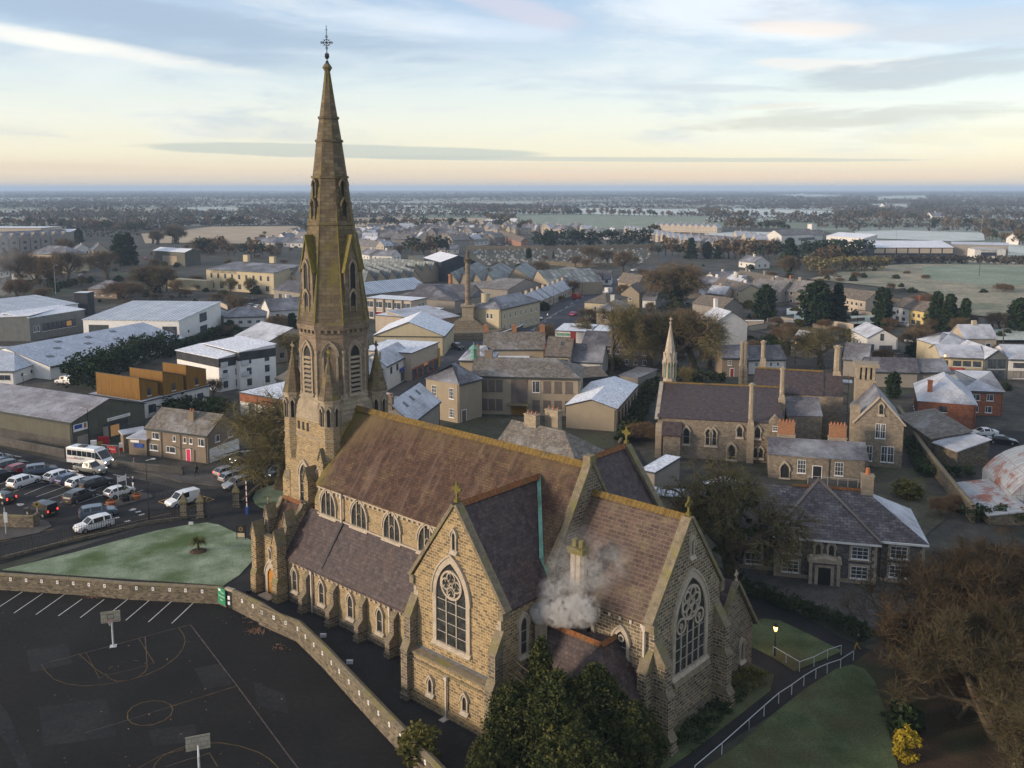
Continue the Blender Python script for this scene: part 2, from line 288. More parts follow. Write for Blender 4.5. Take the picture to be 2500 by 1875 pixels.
def gothic(parent,x,y,z,w,h,rz=0,lights=1,tr=None,trim=.22,name='window',k=1.0,glass='glass_church',trimm='trim',sill=True):
    key=(w,h,lights,tr,trim,k,glass,trimm,sill)
    if key not in WIN:
        ip=arch(w,h,7,k); op=shiftz(arch(w+2*trim,h+trim*1.5,7,k),0)
        s=MB(); band(s,ip,op,-.16,.06)
        op2=arch(w+2*trim+.24,h+trim*1.5+.2,7,k); band(s,op[2:],op2[2:],-.24,.06,closed=False)
        if sill: s.prism([(-.34,-.30),(.05,-.30),(.05,.03),(-.10,.03)],-w/2-trim-.1,w/2+trim+.1,'x')
        g=MB(); g.face([(a,-.015,b) for a,b in ip])
        t=MB(); bw=.07 if w<2 else .10; r=w*k; cx=r-w/2; sp=h-math.sqrt(max(r*r-cx*cx,.01))
        def topat(u): 
            a=abs(u)+cx; return sp+math.sqrt(max(r*r-a*a,0))
        if lights>1:
            lw=w/lights
            mtop=sp*.98 if tr else sp
            for i in range(1,lights): 
                u=-w/2+lw*i
                tt=topat(u)-.02 if not tr else (mtop if tr!='inter' else topat(u))
                t.box(u-bw/2,-.11,0,u+bw/2,-.016,tt)
            for i in range(lights):
                c=-w/2+lw*(i+.5); base=(sp*.98 if tr else sp) - lw*.35
                ia=arch(lw-bw,lw*1.0,4); oa=arch(lw+bw*.6,lw*1.12,4)
                if tr!='inter' or True: band(t,shiftz(ia[2:],base),shiftz(oa[2:],base),-.10,-.016,closed=False)
        if tr=='quad':
            cr=w*.335; cz=sp+cr*.80+.15; t.ring(0,cz,cr-.09,cr+.09,-.12,-.016,24)
            for a in range(4):
                an=PI/4*0+a*PI/2; q=cr*.52; rr=cr*.40
                ux,uz=q*math.cos(an),cz+q*math.sin(an); t.ring(ux,uz,rr-.06,rr+.05,-.11,-.016,14)
                for b_ in range(3):
                    bn=PI/2+b_*2*PI/3+.3; t.tube((ux+rr*.9*math.cos(bn),-.06,uz+rr*.9*math.sin(bn)),(ux+rr*.3*math.cos(bn),-.06,uz+rr*.3*math.sin(bn)),.07,.03,4)
        if tr=='wheel':
            cr=w*.30; cz=sp+cr*.98+.35; t.ring(0,cz,cr-.08,cr+.10,-.12,-.016,24); t.ring(0,cz,cr*.16,cr*.30,-.11,-.016,10)
            for a in range(6):
                an=a*PI/3+.2; q=cr*.62; t.ring(q*math.cos(an),cz+q*math.sin(an),cr*.24,cr*.34,-.11,-.016,12)
            for sx in (-1,1):
                t.ring(sx*w*.30,sp+.1,w*.12,w*.155,-.11,-.016,14)
                t.ring(sx*w*.30,sp+.1,w*.03,w*.055,-.10,-.016,6)
        if tr=='small':
            cr=w*.24; cz=sp+w*.30; t.ring(0,cz,cr-.05,cr+.05,-.11,-.016,12)
            for a in range(4):
                an=PI/4+a*PI/2; t.tube((cr*math.cos(an),-.06,cz+cr*math.sin(an)),(cr*.35*math.cos(an),-.06,cz+cr*.35*math.sin(an)),.06,.03,4)
        if h>2.2 and glass not in('black','tower'):
            nb=int(h/1.0)
            for i in range(1,nb):
                zz=h*.92*i/nb
                hw=w/2 if zz<sp else max(0,math.sqrt(max(r*r-(zz-sp)**2,0))-cx)
                if zz<sp+.1 or lights==1: t.box(-hw,-.04,zz-.02,hw,-.0155,zz+.02,1)
        WIN[key]=(s.mesh('surround',[M[trimm]]),g.mesh('glazing',[M[glass]]),t.mesh('tracery',[M[trimm],M['pipe']]) if t.v else None)
    a,b,c=WIN[key]
    o=inst(a,name,parent,(x,y,z),rz); inst(b,'glazing',o)
    if c: inst(c,'tracery',o)
    return o
def gable_poly(w0,w1,e,a): return [(w0,e),((w0+w1)/2,a),(w1,e)]
def coping(mb,p0,p1,a,b,th=.28,axis='y',m=0):
    """sloped coping slab between profile points p0,p1, from a to b"""
    dx,dz=p1[0]-p0[0],p1[1]-p0[1]; l=math.hypot(dx,dz); nx,nz=-dz/l*th,dx/l*th
    if nz<0: nx,nz=-nx,-nz
    mb.prism([p0,p1,(p1[0]+nx,p1[1]+nz),(p0[0]+nx,p0[1]+nz)],a,b,axis,m)
def cross_fin(parent,x,y,z,s=1.0,mt='lichen',rz=0,name='cross_finial'):
    m=MB(); m.box(-.22*s,-.22*s,0,.22*s,.22*s,.35*s); m.box(-.1*s,-.1*s,.35*s,.1*s,.1*s,1.9*s)
    m.box(-.5*s,-.09*s,1.15*s,.5*s,.09*s,1.4*s); m.ring(0,1.28*s,.26*s,.38*s,-.08*s,.08*s,10)
    for a,b in ((-.5,1.275),(.5,1.275),(0,1.85)): m.frust(a*s,0,(b-.15)*s,.13*s,(b+.15)*s,.13*s,6)
    return m.build(name,M[mt],parent,(x,y,z),rz)
def buttress(parent,x,y,rz,w,stages,name='buttress',mt='stone_dark',cap='coping'):
    """stages: (z_top_of_vertical, projection, z_end_of_slope, next projection)"""
    m=MB(); z=0
    pl=[(0.0,0.0)]; prof=[]
    for (z1,p,z2,p2) in stages:
        m.box(-w/2,-p,z,w/2,.02,z1,0,'td')
        m.prism([(-p-.06,z1),(.02,z1),(.02,z2+.08) if p2==0 else (-p2,z2+.08) if False else (.02,z2),(-p2,z2)],-w/2-.04,w/2+.04,'x',1)
        z=z2
    m.box(-w/2-.08,-stages[0][1]-.1,0,w/2+.08,.02,.6,0,'d')
    return m.build(name,[M[mt],M[cap]],parent,(x,y,0),rz)
def wallbox(name,parent,x0,y0,x1,y1,z0,z1,mt='stone',skip='d'):
    m=MB(); m.box(x0,y0,z0,x1,y1,z1,0,skip); return m.build(name,M[mt],parent)
# --- nave ---
NC=12.3; NS,NN=7.1,17.5; NZ=12.6; NR=19.2; NW,NE=-22.4,9.2
m=MB(); m.box(NW,NS,0,NE,NN,NZ,0,'dt'); m.prism([(NS,NZ),(NN,NZ),(NC,NR-.25)],NW,NE-.35,'x',0); m.build('nave_wall',M['stone_fine'],church)
def roofpair(name,parent,yS,yN,yc,ze,zr,x0,x1,mt,th=.22,axis='x',over=.3,sides='SN'):
    m=MB(); k=(zr-ze)/(yc-yS)
    if 'S' in sides:
        m.prism([(yS-over,ze-over*k),(yc,zr),(yc,zr+th),(yS-over,ze-over*k+th)],x0,x1,axis)
    if 'N' in sides:
        k2=(zr-ze)/(yN-yc); m.prism([(yN+over,ze-over*k2),(yc,zr),(yc,zr+th),(yN+over,ze-over*k2+th)],x0,x1,axis)
    return m.build(name,M[mt] if isinstance(mt,str) else mt,parent)
# nave roof gets lichen thick along the ridge and the tower end
def nave_mat():
    m=M['slate_church'].copy(); m.name='nave_slate'; n=m.node_tree; N=n.nodes; b=[x for x in N if x.type=='BSDF_PRINCIPLED'][0]
    src=b.inputs['Base Color'].links[0].from_socket
    tc=N.new('ShaderNodeTexCoord'); sp=N.new('ShaderNodeSeparateXYZ'); n.links.new(tc.outputs['Object'],sp.inputs[0])
    nz=N.new('ShaderNodeTexNoise'); n.links.new(tc.outputs['Object'],nz.inputs[0]); nz.inputs['Scale'].default_value=.9; nz.inputs['Detail'].default_value=7; nz.inputs['Roughness'].default_value=.7
    def ma(op,a,b_=None):
        x=N.new('ShaderNodeMath'); x.operation=op
        for i,v in enumerate((a,b_)):
            if v is None: continue
            if isinstance(v,(int,float)): x.inputs[i].default_value=v
            else: n.links.new(v,x.inputs[i])
        return x.outputs[0]
    def mp(v,a,b_,c,d):
        r=N.new('ShaderNodeMapRange'); n.links.new(v,r.inputs[0]); 
        for i,q in enumerate((a,b_,c,d)): r.inputs[i+1].default_value=q
        return r.outputs[0]
    zz=mp(sp.outputs[2],14.5,19.4,0,.42); xx=mp(sp.outputs[0],-22.4,-15.5,.34,0)
    mp3=N.new('ShaderNodeMapping'); n.links.new(tc.outputs['Object'],mp3.inputs[0]); mp3.inputs['Scale'].default_value=(1.9,.22,.22); n3=N.new('ShaderNodeTexNoise'); n.links.new(mp3.outputs[0],n3.inputs[0]); n3.inputs['Scale'].default_value=1; n3.inputs['Detail'].default_value=6; n3.inputs['Roughness'].default_value=.65
    v=ma('ADD',ma('ADD',zz,xx),ma('ADD',ma('MULTIPLY',nz.outputs[0],.38),ma('MULTIPLY',n3.outputs[0],.5))); f=mp(v,.70,1.05,0,.85)
    mx=N.new('ShaderNodeMix'); mx.data_type='RGBA'; n.links.new(f,mx.inputs[0]); n.links.new(src,mx.inputs[6]); mx.inputs[7].default_value=(.135,.10,.048,1)
    f2=mp(ma('ADD',mp(sp.outputs[0],-22.4,-19.8,.5,0),ma('MULTIPLY',nz.outputs[0],.6)),.48,.75,0,.8)
    mx2=N.new('ShaderNodeMix'); mx2.data_type='RGBA'; n.links.new(f2,mx2.inputs[0]); n.links.new(mx.outputs[2],mx2.inputs[6]); mx2.inputs[7].default_value=(.15,.12,.025,1)
    n.links.new(mx2.outputs[2],b.inputs['Base Color']); return m
roofpair('nave_roof',church,NS,NN,NC,NZ,NR,NW+.05,NE-.4,nave_mat())
def ridge(name,parent,p,q,w=.5,mt='ridge_ochre'):
    m=MB(); p=Vector(p);q=Vector(q); L_=(q-p).length; n=int(L_/.45); d=(q-p)/n; s=Vector((d.y,-d.x,0)).normalized()*w/2
    for i in range(n):
        a=p+d*i; b=p+d*(i+.94); h=Vector((0,0,w*.42))
        m.face([a-s-h*.55,b-s-h*.55,b+h,a+h]); m.face([b+s-h*.55,a+s-h*.55,a+h,b+h]); m.face([a-s-h*.55,a+h,a+s-h*.55]); m.face([b-s-h*.55,b+s-h*.55,b+h])
    return m.build(name,M[mt],parent)
ridge('ridge_tiles',church,(NW+.05,NC,NR+.3),(NE-.4,NC,NR+.3),.75)
# nave east gable with coping
m=MB(); m.prism([(NS-.1,11.2),(NN+.1,11.2),(NC,NR+.55)],NE-.38,NE+.15,'x',0); m.build('east_gable',M['stone_dark'],church)
m=MB(); coping(m,(NS-.35,10.95),(NC,NR+.5),NE-.5,NE+.28,.3,'x'); coping(m,(NN+.35,10.95),(NC,NR+.5),NE-.5,NE+.28,.3,'x'); m.box(NE-.5,NC-.4,NR+.6,NE+.28,NC+.4,NR+1.25); m.build('gable_coping',M['coping'],church)
# corbel table under clerestory eave
m=MB(); m.box(NW,NS-.16,NZ-.62,-.9,NS+.02,NZ-.42)
for i in range(30): x=NW+.4+i*.72; m.box(x,NS-.2,NZ-.85,x+.22,NS+.02,NZ-.6)
m.box(NW,NS-.22,9.15,-.9,NS+.02,9.32); m.build('corbel_table',M['trim'],church)
for x in (-20.6,-15.6,-10.6,-5.6): gothic(church,x,NS,9.3,2.3,2.7,0,3,None,.16,k=.85)
m=MB(); 
for x in (-18.2,): m.box(x-.08,NS-.35,9.2,x+.08,NS-.2,12.2); m.box(x-.14,NS-.42,11.7,x+.14,NS-.15,12.1)
m.build('downpipe',M['pipe'],church)
# --- south aisle ---
AS=4.2; AW,AE=-24.6,-.5; AZ=4.95
wallbox('aisle_wall',church,AW,AS,AE,NS+.2,0,AZ,'stone_fine','dt')
m=MB(); m.box(AW,AS-.14,0,AE,AS+.02,.75,0,'d'); m.prism([(AS-.14,.75),(AS+.02,.75),(AS+.02,.9)],AW,AE,'x',0); m.build('plinth',M['stone_dark'],church)
ap=[(AS-.35,AZ-.4),(NS+.05,9.15),(NS+.05,9.35),(AS-.35,AZ-.18)]
m=MB(); m.prism(ap,AW-.1,AE+.1,'x',0); m.build('aisle_roof',M['slate_purple'],church)
m=MB(); m.box(AW,AS-.1,AZ-.62,AE,AS+.02,AZ-.5)
for i in range(33): x=AW+.3+i*.72; m.box(x,AS-.16,AZ-.82,x+.2,AS+.02,AZ-.58)
m.build('eaves_corbels',M['trim'],church)
for x in (-18.1,-1.3): m=MB(); m.bar((x,AS-.1,AZ+.17),(x,NS,9.44),.24,.1); m.build('roof_flashing',M['black'],church)
for x in (-22.75,-18.1-.05,-13.55,-9.15): gothic(church,x,AS,1.45,.72,2.25,0,1,None,.16,k=1.1)
for x in (-20.4,-15.9,-11.4,-6.9): buttress(church,x,AS,0,.62,[(1.7,1.15,2.25,.6),(3.6,.6,4.4,0)])
m=MB()
for x in (-19.7,-7.6): m.box(x-.08,AS-.3,0,x+.08,AS-.14,4.4); m.box(x-.14,AS-.34,4.1,x+.14,AS-.1,4.5)
m.build('downpipe',M['pipe'],church)
# --- south transept ---
TC=4.5; T0,T1=-.5,9.5; TN=.75; TZ=10.7; TR=17.6
m=MB(); m.box(T0,TN,0,T1,NS+1,TZ,0,'dt'); m.prism([(T0,TZ),(T1,TZ),(TC,TR+.35)],TN,TN+.55,'y',0); m.build('transept_wall',M['stone'],church)
m=MB(); 
nv=lambda n_: NZ+(n_-NS)*(NR-NZ)/(NC-NS)
for sx in (-1,1):   # slopes run back until they meet the nave roof
    k=(TR-TZ)/5.0; ex=TC+sx*5.25; ez=TZ-.25*k
    nm=NS+(TR-NZ)*(NC-NS)/(NR-NZ); ne=NS+max(ez-NZ,-0.6)*(NC-NS)/(NR-NZ)
    a=(ex,TN+.5,ez);b=(TC,TN+.5,TR);c=(TC,nm+.4,TR);d=(ex,ne+.1,ez)
    t=.2; up=lambda p:(p[0],p[1],p[2]+t)
    q=[a,b,c,d] if sx<0 else [b,a,d,c]
    m.face([up(p) for p in (q if sx>0 else q)]); m.face(q[::-1]); m.face([a,d,up(d),up(a)])
m.build('transept_roof',M['slate_purple'],church)
ridge('ridge_tiles',church,(TC,TN+.6,TR+.3),(TC,11.2,TR+.3),.62,'ridge_orange')
m=MB(); coping(m,(T0-.35,TZ-.15),(TC,TR+.32),TN-.16,TN+.62,.3); coping(m,(T1+.35,TZ-.15),(TC,TR+.32),TN-.16,TN+.62,.3)
for x in (T0-.35,T1-.15): m.box(x,TN-.2,TZ-.7,x+.5,TN+.66,TZ+.05)
m.build('gable_coping',M['coping'],church); cross_fin(church,TC,TN+.25,TR+.55,.85)
k=(TR-TZ)/5.0; nm=NS+(TR-NZ)*(NC-NS)/(NR-NZ); m=MB(); m.bar((4.5,11.05,18.0),(8.45,6.8,12.72),.34,.12); m.bar((8.45,6.8,12.72),(9.3,6.9,11.3),.3,.12); m.build('valley_flashing',M['copper'],church)
gothic(church,3.97+.1,TN,5.9,3.45,7.1,0,3,'quad',.42,k=.98)
gothic(church,4.45,TN,14.2,.34,1.5,0,1,None,.14,k=1.1)
m=MB(); m.box(T0+.35,0,0,T1-.6,TN+.02,4.3,0,'dt'); m.box(T0+.35,-.12,0,T1-.6,.02,.7,0,'d'); m.build('lower_wall',M['stone'],church)
m=MB(); m.prism([(-.12,4.3),(.5,4.5),(.5,4.62),(-.12,4.5)],T0+.3,T1-.55,'x',0); m.prism([(.5,4.5),(TN+.02,4.5),(TN+.02,4.75),(.5,4.62)],T0+.3,T1-.55,'x',1); m.box(T0+.35,-.1,3.72,T1-.6,.02,3.86,0); m.build('ledge_coping',[M['coping'],M['lead']],church)
for x in (2.3,6.3): gothic(church,x,0,1.5,.42,1.25,0,1,None,.14,k=1.1)
m=MB(); m.box(4.17,-.26,0,4.31,-.12,3.5); m.box(4.08,-.3,3.4,4.4,-.02,3.7); m.box(3.95,-.75,0,4.5,-.1,.12); m.build('downpipe',M['pipe'],church)
buttress(church,T0+.05,TN,0,.78,[(4.5,1.3,5.3,.9),(7.3,.9,9.0,0)]); buttress(church,T0,1.3,-PI/2,.78,[(4.5,1.0,5.3,.6),(7.0,.6,8.5,0)])
buttress(church,T1-.2,TN,0,.78,[(4.5,1.3,5.3,.9),(7.3,.9,9.0,0)]); 
gothic(church,T1,3.3,6.2,.75,3.1,PI/2,1,None,.2,k=1.1)
m=MB(); 
for i in range(9): m.box(T1-.02,1.8+i*.72,TZ-.5,T1+.2,2.0+i*.72,TZ-.25)
m.box(T1,1.3,TZ-.27,T1+.22,NS+1,TZ-.12); m.build('eaves_corbels',M['trim'],church)
def quoin(x,y,z1,rz=0,s=1):
    m=MB()
    for i in range(int(z1/.42)):
        l=.55 if i%2 else .32; m.box(min(0,s*l),-.025,.2+i*.42,max(0,s*l),0,.2+i*.42+.36)
    m.build('quoins',M['trim'],church,(x,y,0),rz)
quoin(T1,TN,TZ-.8,0,-1); quoin(T0,TN,TZ-.8,0,1)
# --- chancel ---
C0,C1=9.2,19.0; CS,CN=7.6,17.4; CC=12.5; CZ=10.4; CR=16.9
m=MB(); m.box(C0,CS,0,C1,CN,CZ,0,'dt'); m.prism([(CS,CZ),(CN,CZ),(CC,CR+.3)],C1-.6,C1,'x',0); m.build('chancel_wall',M['stone_mixed_shaded'],church)
m=MB(); m.box(C1,CS,0,C1+.12,CN,1.0,0,'d'); m.box(C0,CS-.12,0,C1,CS,.9,0,'d'); m.build('plinth',M['stone_dark'],church)
roofpair('chancel_roof',church,CS,CN,CC,CZ,CR,C0+.15,C1-.55,'slate_chancel')
ridge('ridge_tiles',church,(C0+.2,CC,CR+.3),(C1-.5,CC,CR+.3),.7)
m=MB(); coping(m,(CS-.35,CZ-.2),(CC,CR+.28),C1-.7,C1+.15,.3,'x'); coping(m,(CN+.35,CZ-.2),(CC,CR+.28),C1-.7,C1+.15,.3,'x')
for y in (CS-.4,CN-.1): m.box(C1-.75,y,CZ-.8,C1+.2,y+.5,CZ+.02)
m.build('gable_coping',M['coping'],church); cross_fin(church,C1-.25,CC,CR+.5,.75,'lichen',PI/2)
gothic(church,C1,12.7,4.85,4.5,7.5,PI/2,5,'wheel',.42,k=.95)
gothic(church,C1,12.6,14.2,.34,1.3,PI/2,1,None,.14,k=1.1)
m=MB(); m.prism([(C1,4.2),(C1+.5,4.2),(C1+.1,4.8),(C1,4.8)],10.0,15.4,'y',0) ; m.build('sill',M['coping'],church)
gothic(church,16.0,CS,5.3,1.05,3.4,0,1,'small',.26); gothic(church,12.6,CS,5.3,1.05,3.4,0,1,'small',.26)
m=MB(); m.box(C0,CS-.22,CZ-.42,C1-.8,CS+.02,CZ-.27)
for i in range(9): m.box(C0+.6+i,CS-.18,CZ-.75,C0+.8+i,CS+.02,CZ-.45)
m.box(18.15,CS-.34,1,18.31,CS-.16,CZ-.5); m.box(18.05,CS-.4,CZ-.85,18.4,CS-.02,CZ-.4); m.build('downpipe',M['pipe'],church)
for y in (CS+.45,CN-.45): buttress(church,C1,y,PI/2,.85,[(1.2,1.65,1.7,1.35),(4.6,1.35,5.1,1.1),(7.0,1.1,8.8,.0)],'buttress','stone_mixed_shaded')
buttress(church,C1-.5,CS,0,.8,[(1.2,1.1,1.7,.9),(6.4,.9,8.0,.0)],'buttress','stone_mixed_shaded')
m=MB(); 
for z0,z1,c in ((5.6,6.6,0),): pass
# chimney rising from the chancel's south-west corner
m=MB(); m.box(11.0,CS-.75,0,12.6,CS+.3,10.8,0,'d'); m.prism([(11.0,10.8),(12.6,10.8),(12.2,11.5),(11.4,11.5)],CS-.75,CS+.3,'y',0)
m.frust(11.55,CS-.2,11.2,.48,14.0,.44,8,R(22.5),1); m.frust(12.1,CS-.2,11.2,.48,14.0,.44,8,R(22.5),1); m.box(11.05,CS-.72,14.0,12.6,CS+.32,14.5,2)
m.frust(11.5,CS-.2,14.5,.27,15.1,.24,8,0,2); m.frust(12.15,CS-.2,14.5,.27,15.1,.24,8,0,2); m.build('chimney',[M['ashlar'],M['trim'],M['lichen']],church)
# vestry in front of the chancel, mostly behind the evergreen
m=MB(); m.box(9.52,3.0,0,18.3,CS,4.4,0,'dt'); m.build('vestry_wall',M['stone_dark'],church)
m=MB(); q=[(9.52,2.6,4.2),(18.7,2.6,4.2),(15.5,5.6,8.0),(9.52,5.6,8.0)]; m.face(q); m.face([(18.7,2.6,4.2),(18.7,7.55,4.2),(15.5,7.55,8.0),(15.5,5.6,8.0)]); m.face([(9.52,5.6,8.0),(15.5,5.6,8.0),(15.5,7.55,8.0),(9.52,7.55,6.4)]); m.build('vestry_roof',M['slate_purple'],church)
ridge('ridge_tiles',church,(9.7,5.6,8.15),(15.5,5.6,8.15),.5,'ridge_orange'); ridge('ridge_tiles',church,(15.5,5.6,8.15),(15.5,7.5,8.15),.5,'ridge_orange')
m=MB(); m.box(9.9,4.3,0,10.6,5.0,8.6,0,'d'); m.frust(10.25,4.65,8.6,.2,9.3,.17,8,0,1); m.build('vestry_chimney',[M['ashlar'],M['ridge_ochre']],church)
# --- north-east sacristy seen past the east wall ---
m=MB(); m.box(12.5,CN,0,18.6,24.3,4.3,0,'dt'); m.prism([(CN,4.3),(24.3,4.3),(20.85,9.0)],12.5,18.6,'x',0); m.build('sacristy_wall',M['stone_dark'],church)
roofpair('sacristy_roof',church,CN+.1,24.3,20.85,4.3,9.0,12.3,18.7,'slate_purple',.2)
m=MB(); coping(m,(CN,4.2),(20.85,9.05),18.4,18.95,.25,'x'); coping(m,(24.7,3.9),(20.85,9.05),18.4,18.95,.25,'x'); m.build('gable_coping',M['coping'],church)
cross_fin(church,18.65,20.85,9.2,.5,'trim',PI/2)
gothic(church,18.6,19.6,1.4,.5,1.7,PI/2,1,None,.14); gothic(church,18.6,22.3,1.4,.5,1.7,PI/2,1,None,.14)
# --- north transept ---
m=MB(); m.box(T0,17,0,T1,24.6,TZ,0,'dt'); m.prism([(T0,TZ),(T1,TZ),(TC,TR+.3)],24.0,24.6,'y',0); m.build('north_transept_wall',M['stone_dark'],church)
m=MB()
for sx in (-1,1):
    k=(TR-TZ)/5.0; ex=TC+sx*5.25; ez=TZ-.25*k; m.prism([(ex,ez),(TC,TR),(TC,TR+.2),(ex,ez+.2)],NC+1.2,24.05,'y',0)
m.build('north_transept_roof',M['slate_purple'],church); ridge('ridge_tiles',church,(TC,13.3,TR+.3),(TC,24.0,TR+.3),.62,'ridge_orange')
m=MB(); coping(m,(T0-.35,TZ-.15),(TC,TR+.3),24.0,24.75,.3); coping(m,(T1+.35,TZ-.15),(TC,TR+.3),24.0,24.75,.3); m.build('gable_coping',M['coping'],church); cross_fin(church,TC,24.35,TR+.5,.85)
# --- porch at the south-west ---
P0,P1=-28.4,-24.3; PS=3.7
m=MB(); m.box(P0,PS,0,P1,8.9,5.2,0,'dt'); m.box(P0,PS,5.2,P1,PS+.5,6.2,0,'d'); m.prism([(PS+.4,5.2),(8.9,5.2),(6.65,9.7)],P1-.45,P1,'x',0); m.prism([(PS+.4,5.2),(8.9,5.2),(6.65,9.7)],P0,P0+.45,'x',0); m.build('porch_wall',M['stone'],church)
roofpair('porch_roof',church,PS+.5,8.9,6.65,5.2,9.5,P0+.4,P1-.4,'slate_church',.18,over=.0)
ridge('ridge_tiles',church,(P0+.4,6.65,9.75),(P1-.4,6.65,9.75),.5,'ridge_orange')
m=MB()
for a in (P0-.05,P1-.5): coping(m,(PS+.3,5.0),(6.65,9.7),a,a+.55,.22,'x'); coping(m,(9.1,5.0),(6.65,9.7),a,a+.55,.22,'x')
m.box(P0,PS-.1,6.2,P1,PS+.6,6.42); m.build('gable_coping',M['coping'],church)
for x in (P0+.1,P1-.1):
    m=MB(); m.box(-.42,-.85,0,.42,.3,6.3,0,'d'); m.box(-.5,-1.05,0,.5,.3,2.2,0,'d'); m.prism([(-1.05,2.2),(.3,2.2),(.3,2.9),(-.85,2.7)],-.5,.5,'x',1)
    m.prism([(-.5,6.3),(.5,6.3),(0,7.7)],-.85,.3,'y',0); m.prism([(-.58,6.25),(-.5,6.25),(0,7.7),(0,7.88)],-.92,.36,'y',1); m.prism([(.5,6.25),(.58,6.25),(0,7.88),(0,7.7)],-.92,.36,'y',1)
    m.build('corner_pier',[M['stone'],M['coping']],church,(x,PS,0))
for x in (P0+.35,P1-.35):
    m=MB(); m.box(-.38,-.55,5.2,.38,.55,8.0,0,'d'); m.prism([(-.38,8.0),(.38,8.0),(0,9.3)],-.55,.55,'y',0); m.prism([(-.5,7.95),(-.38,7.95),(0,9.3),(0,9.5)],-.62,.62,'y',1); m.prism([(.38,7.95),(.5,7.95),(0,9.5),(0,9.3)],-.62,.62,'y',1)
    p=m.build('pinnacle_gablet',[M['stone_dark'],M['coping']],church,(x,PS+1.2,0))
cross_fin(church,P0+.35,PS+1.0,9.4,.45,'coping')
dr=gothic(church,-26.3,PS,.15,1.25,2.9,0,1,None,.45,'porch_door',.9,'door_wood',sill=False)
gothic(church,-26.3,PS,4.0,.32,1.1,0,1,None,.12)
m=MB(); m.box(-27.3,PS-1.2,0,-25.3,PS,.15); m.build('doorstep',M['trim'],church)
# --- tower ---
TX,TY=-25.9,12.3; H_=3.7
tw=MB(); tw.box(TX-H_,TY-H_,0,TX+H_,TY+H_,18.4,0,'dt')
tw.build('tower_base',M['stone_fine'],church)
def octo(mb,z0,f0,z1,f1,m=0,cap=True): c=1/math.cos(PI/8)/2; mb.frust(TX,TY,z0,f0*c,z1,f1*c,8,PI/8,m,cap)
m=MB(); # stepped weathering from square to octagon
sq=[(TX-H_,TY-H_),(TX+H_,TY-H_),(TX+H_,TY+H_),(TX-H_,TY+H_)]
for i in range(5):
    a=i/5; hw=H_*(1-a)+3.5*a+.06; z=18.4+i*.55; cc=min(hw*.05+ (a+.2)*2.3,2.1)
    hw2=H_*(1-a-.2)+3.45*(a+.2); 
    P=lambda h,c,zz:[(TX-h+c,TY-h,zz),(TX+h-c,TY-h,zz),(TX+h,TY-h+c,zz),(TX+h,TY+h-c,zz),(TX+h-c,TY+h,zz),(TX-h+c,TY+h,zz),(TX-h,TY+h-c,zz),(TX-h,TY-h+c,zz)]
    A=P(hw,cc-.25,z); B=P(hw2,cc,z+.57)
    for j in range(8): m.face([A[j],A[(j+1)%8],B[(j+1)%8],B[j]])
    m.face(B)
m.box(TX-H_-.08,TY-H_-.08,18.2,TX+H_+.08,TY+H_+.08,18.42); m.box(TX-H_-.06,TY-H_-.06,16.3,TX+H_+.06,TY+H_+.06,16.5)
m.build('tower_weathering',M['ashlar'],church)
m=MB(); octo(m,20.9,6.9,27.2,6.9); octo(m,27.2,7.0,27.45,7.1); octo(m,28.1,7.35,28.6,7.5); octo(m,27.4,7.0,28.1,7.05)
for f in range(8):
    a=f*PI/4
    for t in (-1,-.33,.33,1):
        c,s=math.cos(a),math.sin(a); d=3.6; x=TX+c*d-s*t; y=TY+s*d+c*t
        m.frust(x,y,27.75,.2,28.12,.2,4,a+PI/4)
m.build('belfry',M['tower'],church)
for f in range(8):
    a=f*PI/4-PI/2; c,s=math.cos(a),math.sin(a); x,y=TX+c*3.45,TY+s*3.45
    o=gothic(church,x,y,21.2,1.25,5.2,a+PI/2,1,None,.24,'belfry_opening',.95,'black' if f%2==0 else 'tower','ashlar')
    if f%2==0:
        l=MB()
        for i in range(8): z=.3+i*.5; l.prism([(-.24,z-.06),(-.02,z+.14),(-.02,z+.18),(-.26,z-.02)],-.60,.60,'x')
        l.build('louvres',M['ashlar'],o)
    m=MB(); m.frust(0,0,21.3,.13,25.6,.13,8); m.frust(0,0,25.6,.2,25.9,.22,8); m.frust(0,0,21.0,.2,21.3,.15,8)
    a2=a+PI/8; m.build('colonnette',M['ashlar'],church,(TX+math.cos(a2)*3.68,TY+math.sin(a2)*3.68,0))
# spire
sp=MB(); Z=[(28.6,7.2),(39.2,4.62),(44.1,3.5),(47.9,2.55),(50.3,1.85),(55.2,.42)]
for (a,fa),(b,fb) in zip(Z,Z[1:]): octo(sp,a,fa,b,fb,0,False)
sp.build('spire',M['spire'],church)
for (a,fa) in Z[1:-1]: m=MB(); octo(m,a-.12,fa+.28,a+.12,fa+.28); m.build('string_course',M['spire'],church)
m=MB(); octo(m,55.1,.55,55.5,1.0); octo(m,55.5,1.0,55.9,.5); m.build('capstone',M['spire'],church); m=MB(); octo(m,28.6,7.5,28.9,7.25); m.build('string_course',M['spire'],church)
m=MB() # ribs on the arrises
for f in range(8):
    a=f*PI/4+PI/8; c=1/math.cos(PI/8)/2
    m.tube((TX+math.cos(a)*7.2*c,TY+math.sin(a)*7.2*c,28.7),(TX+math.cos(a)*.45*c,TY+math.sin(a)*.45*c,55.1),.12,.05,5)
m.build('spire_rib',M['lichen'],church)
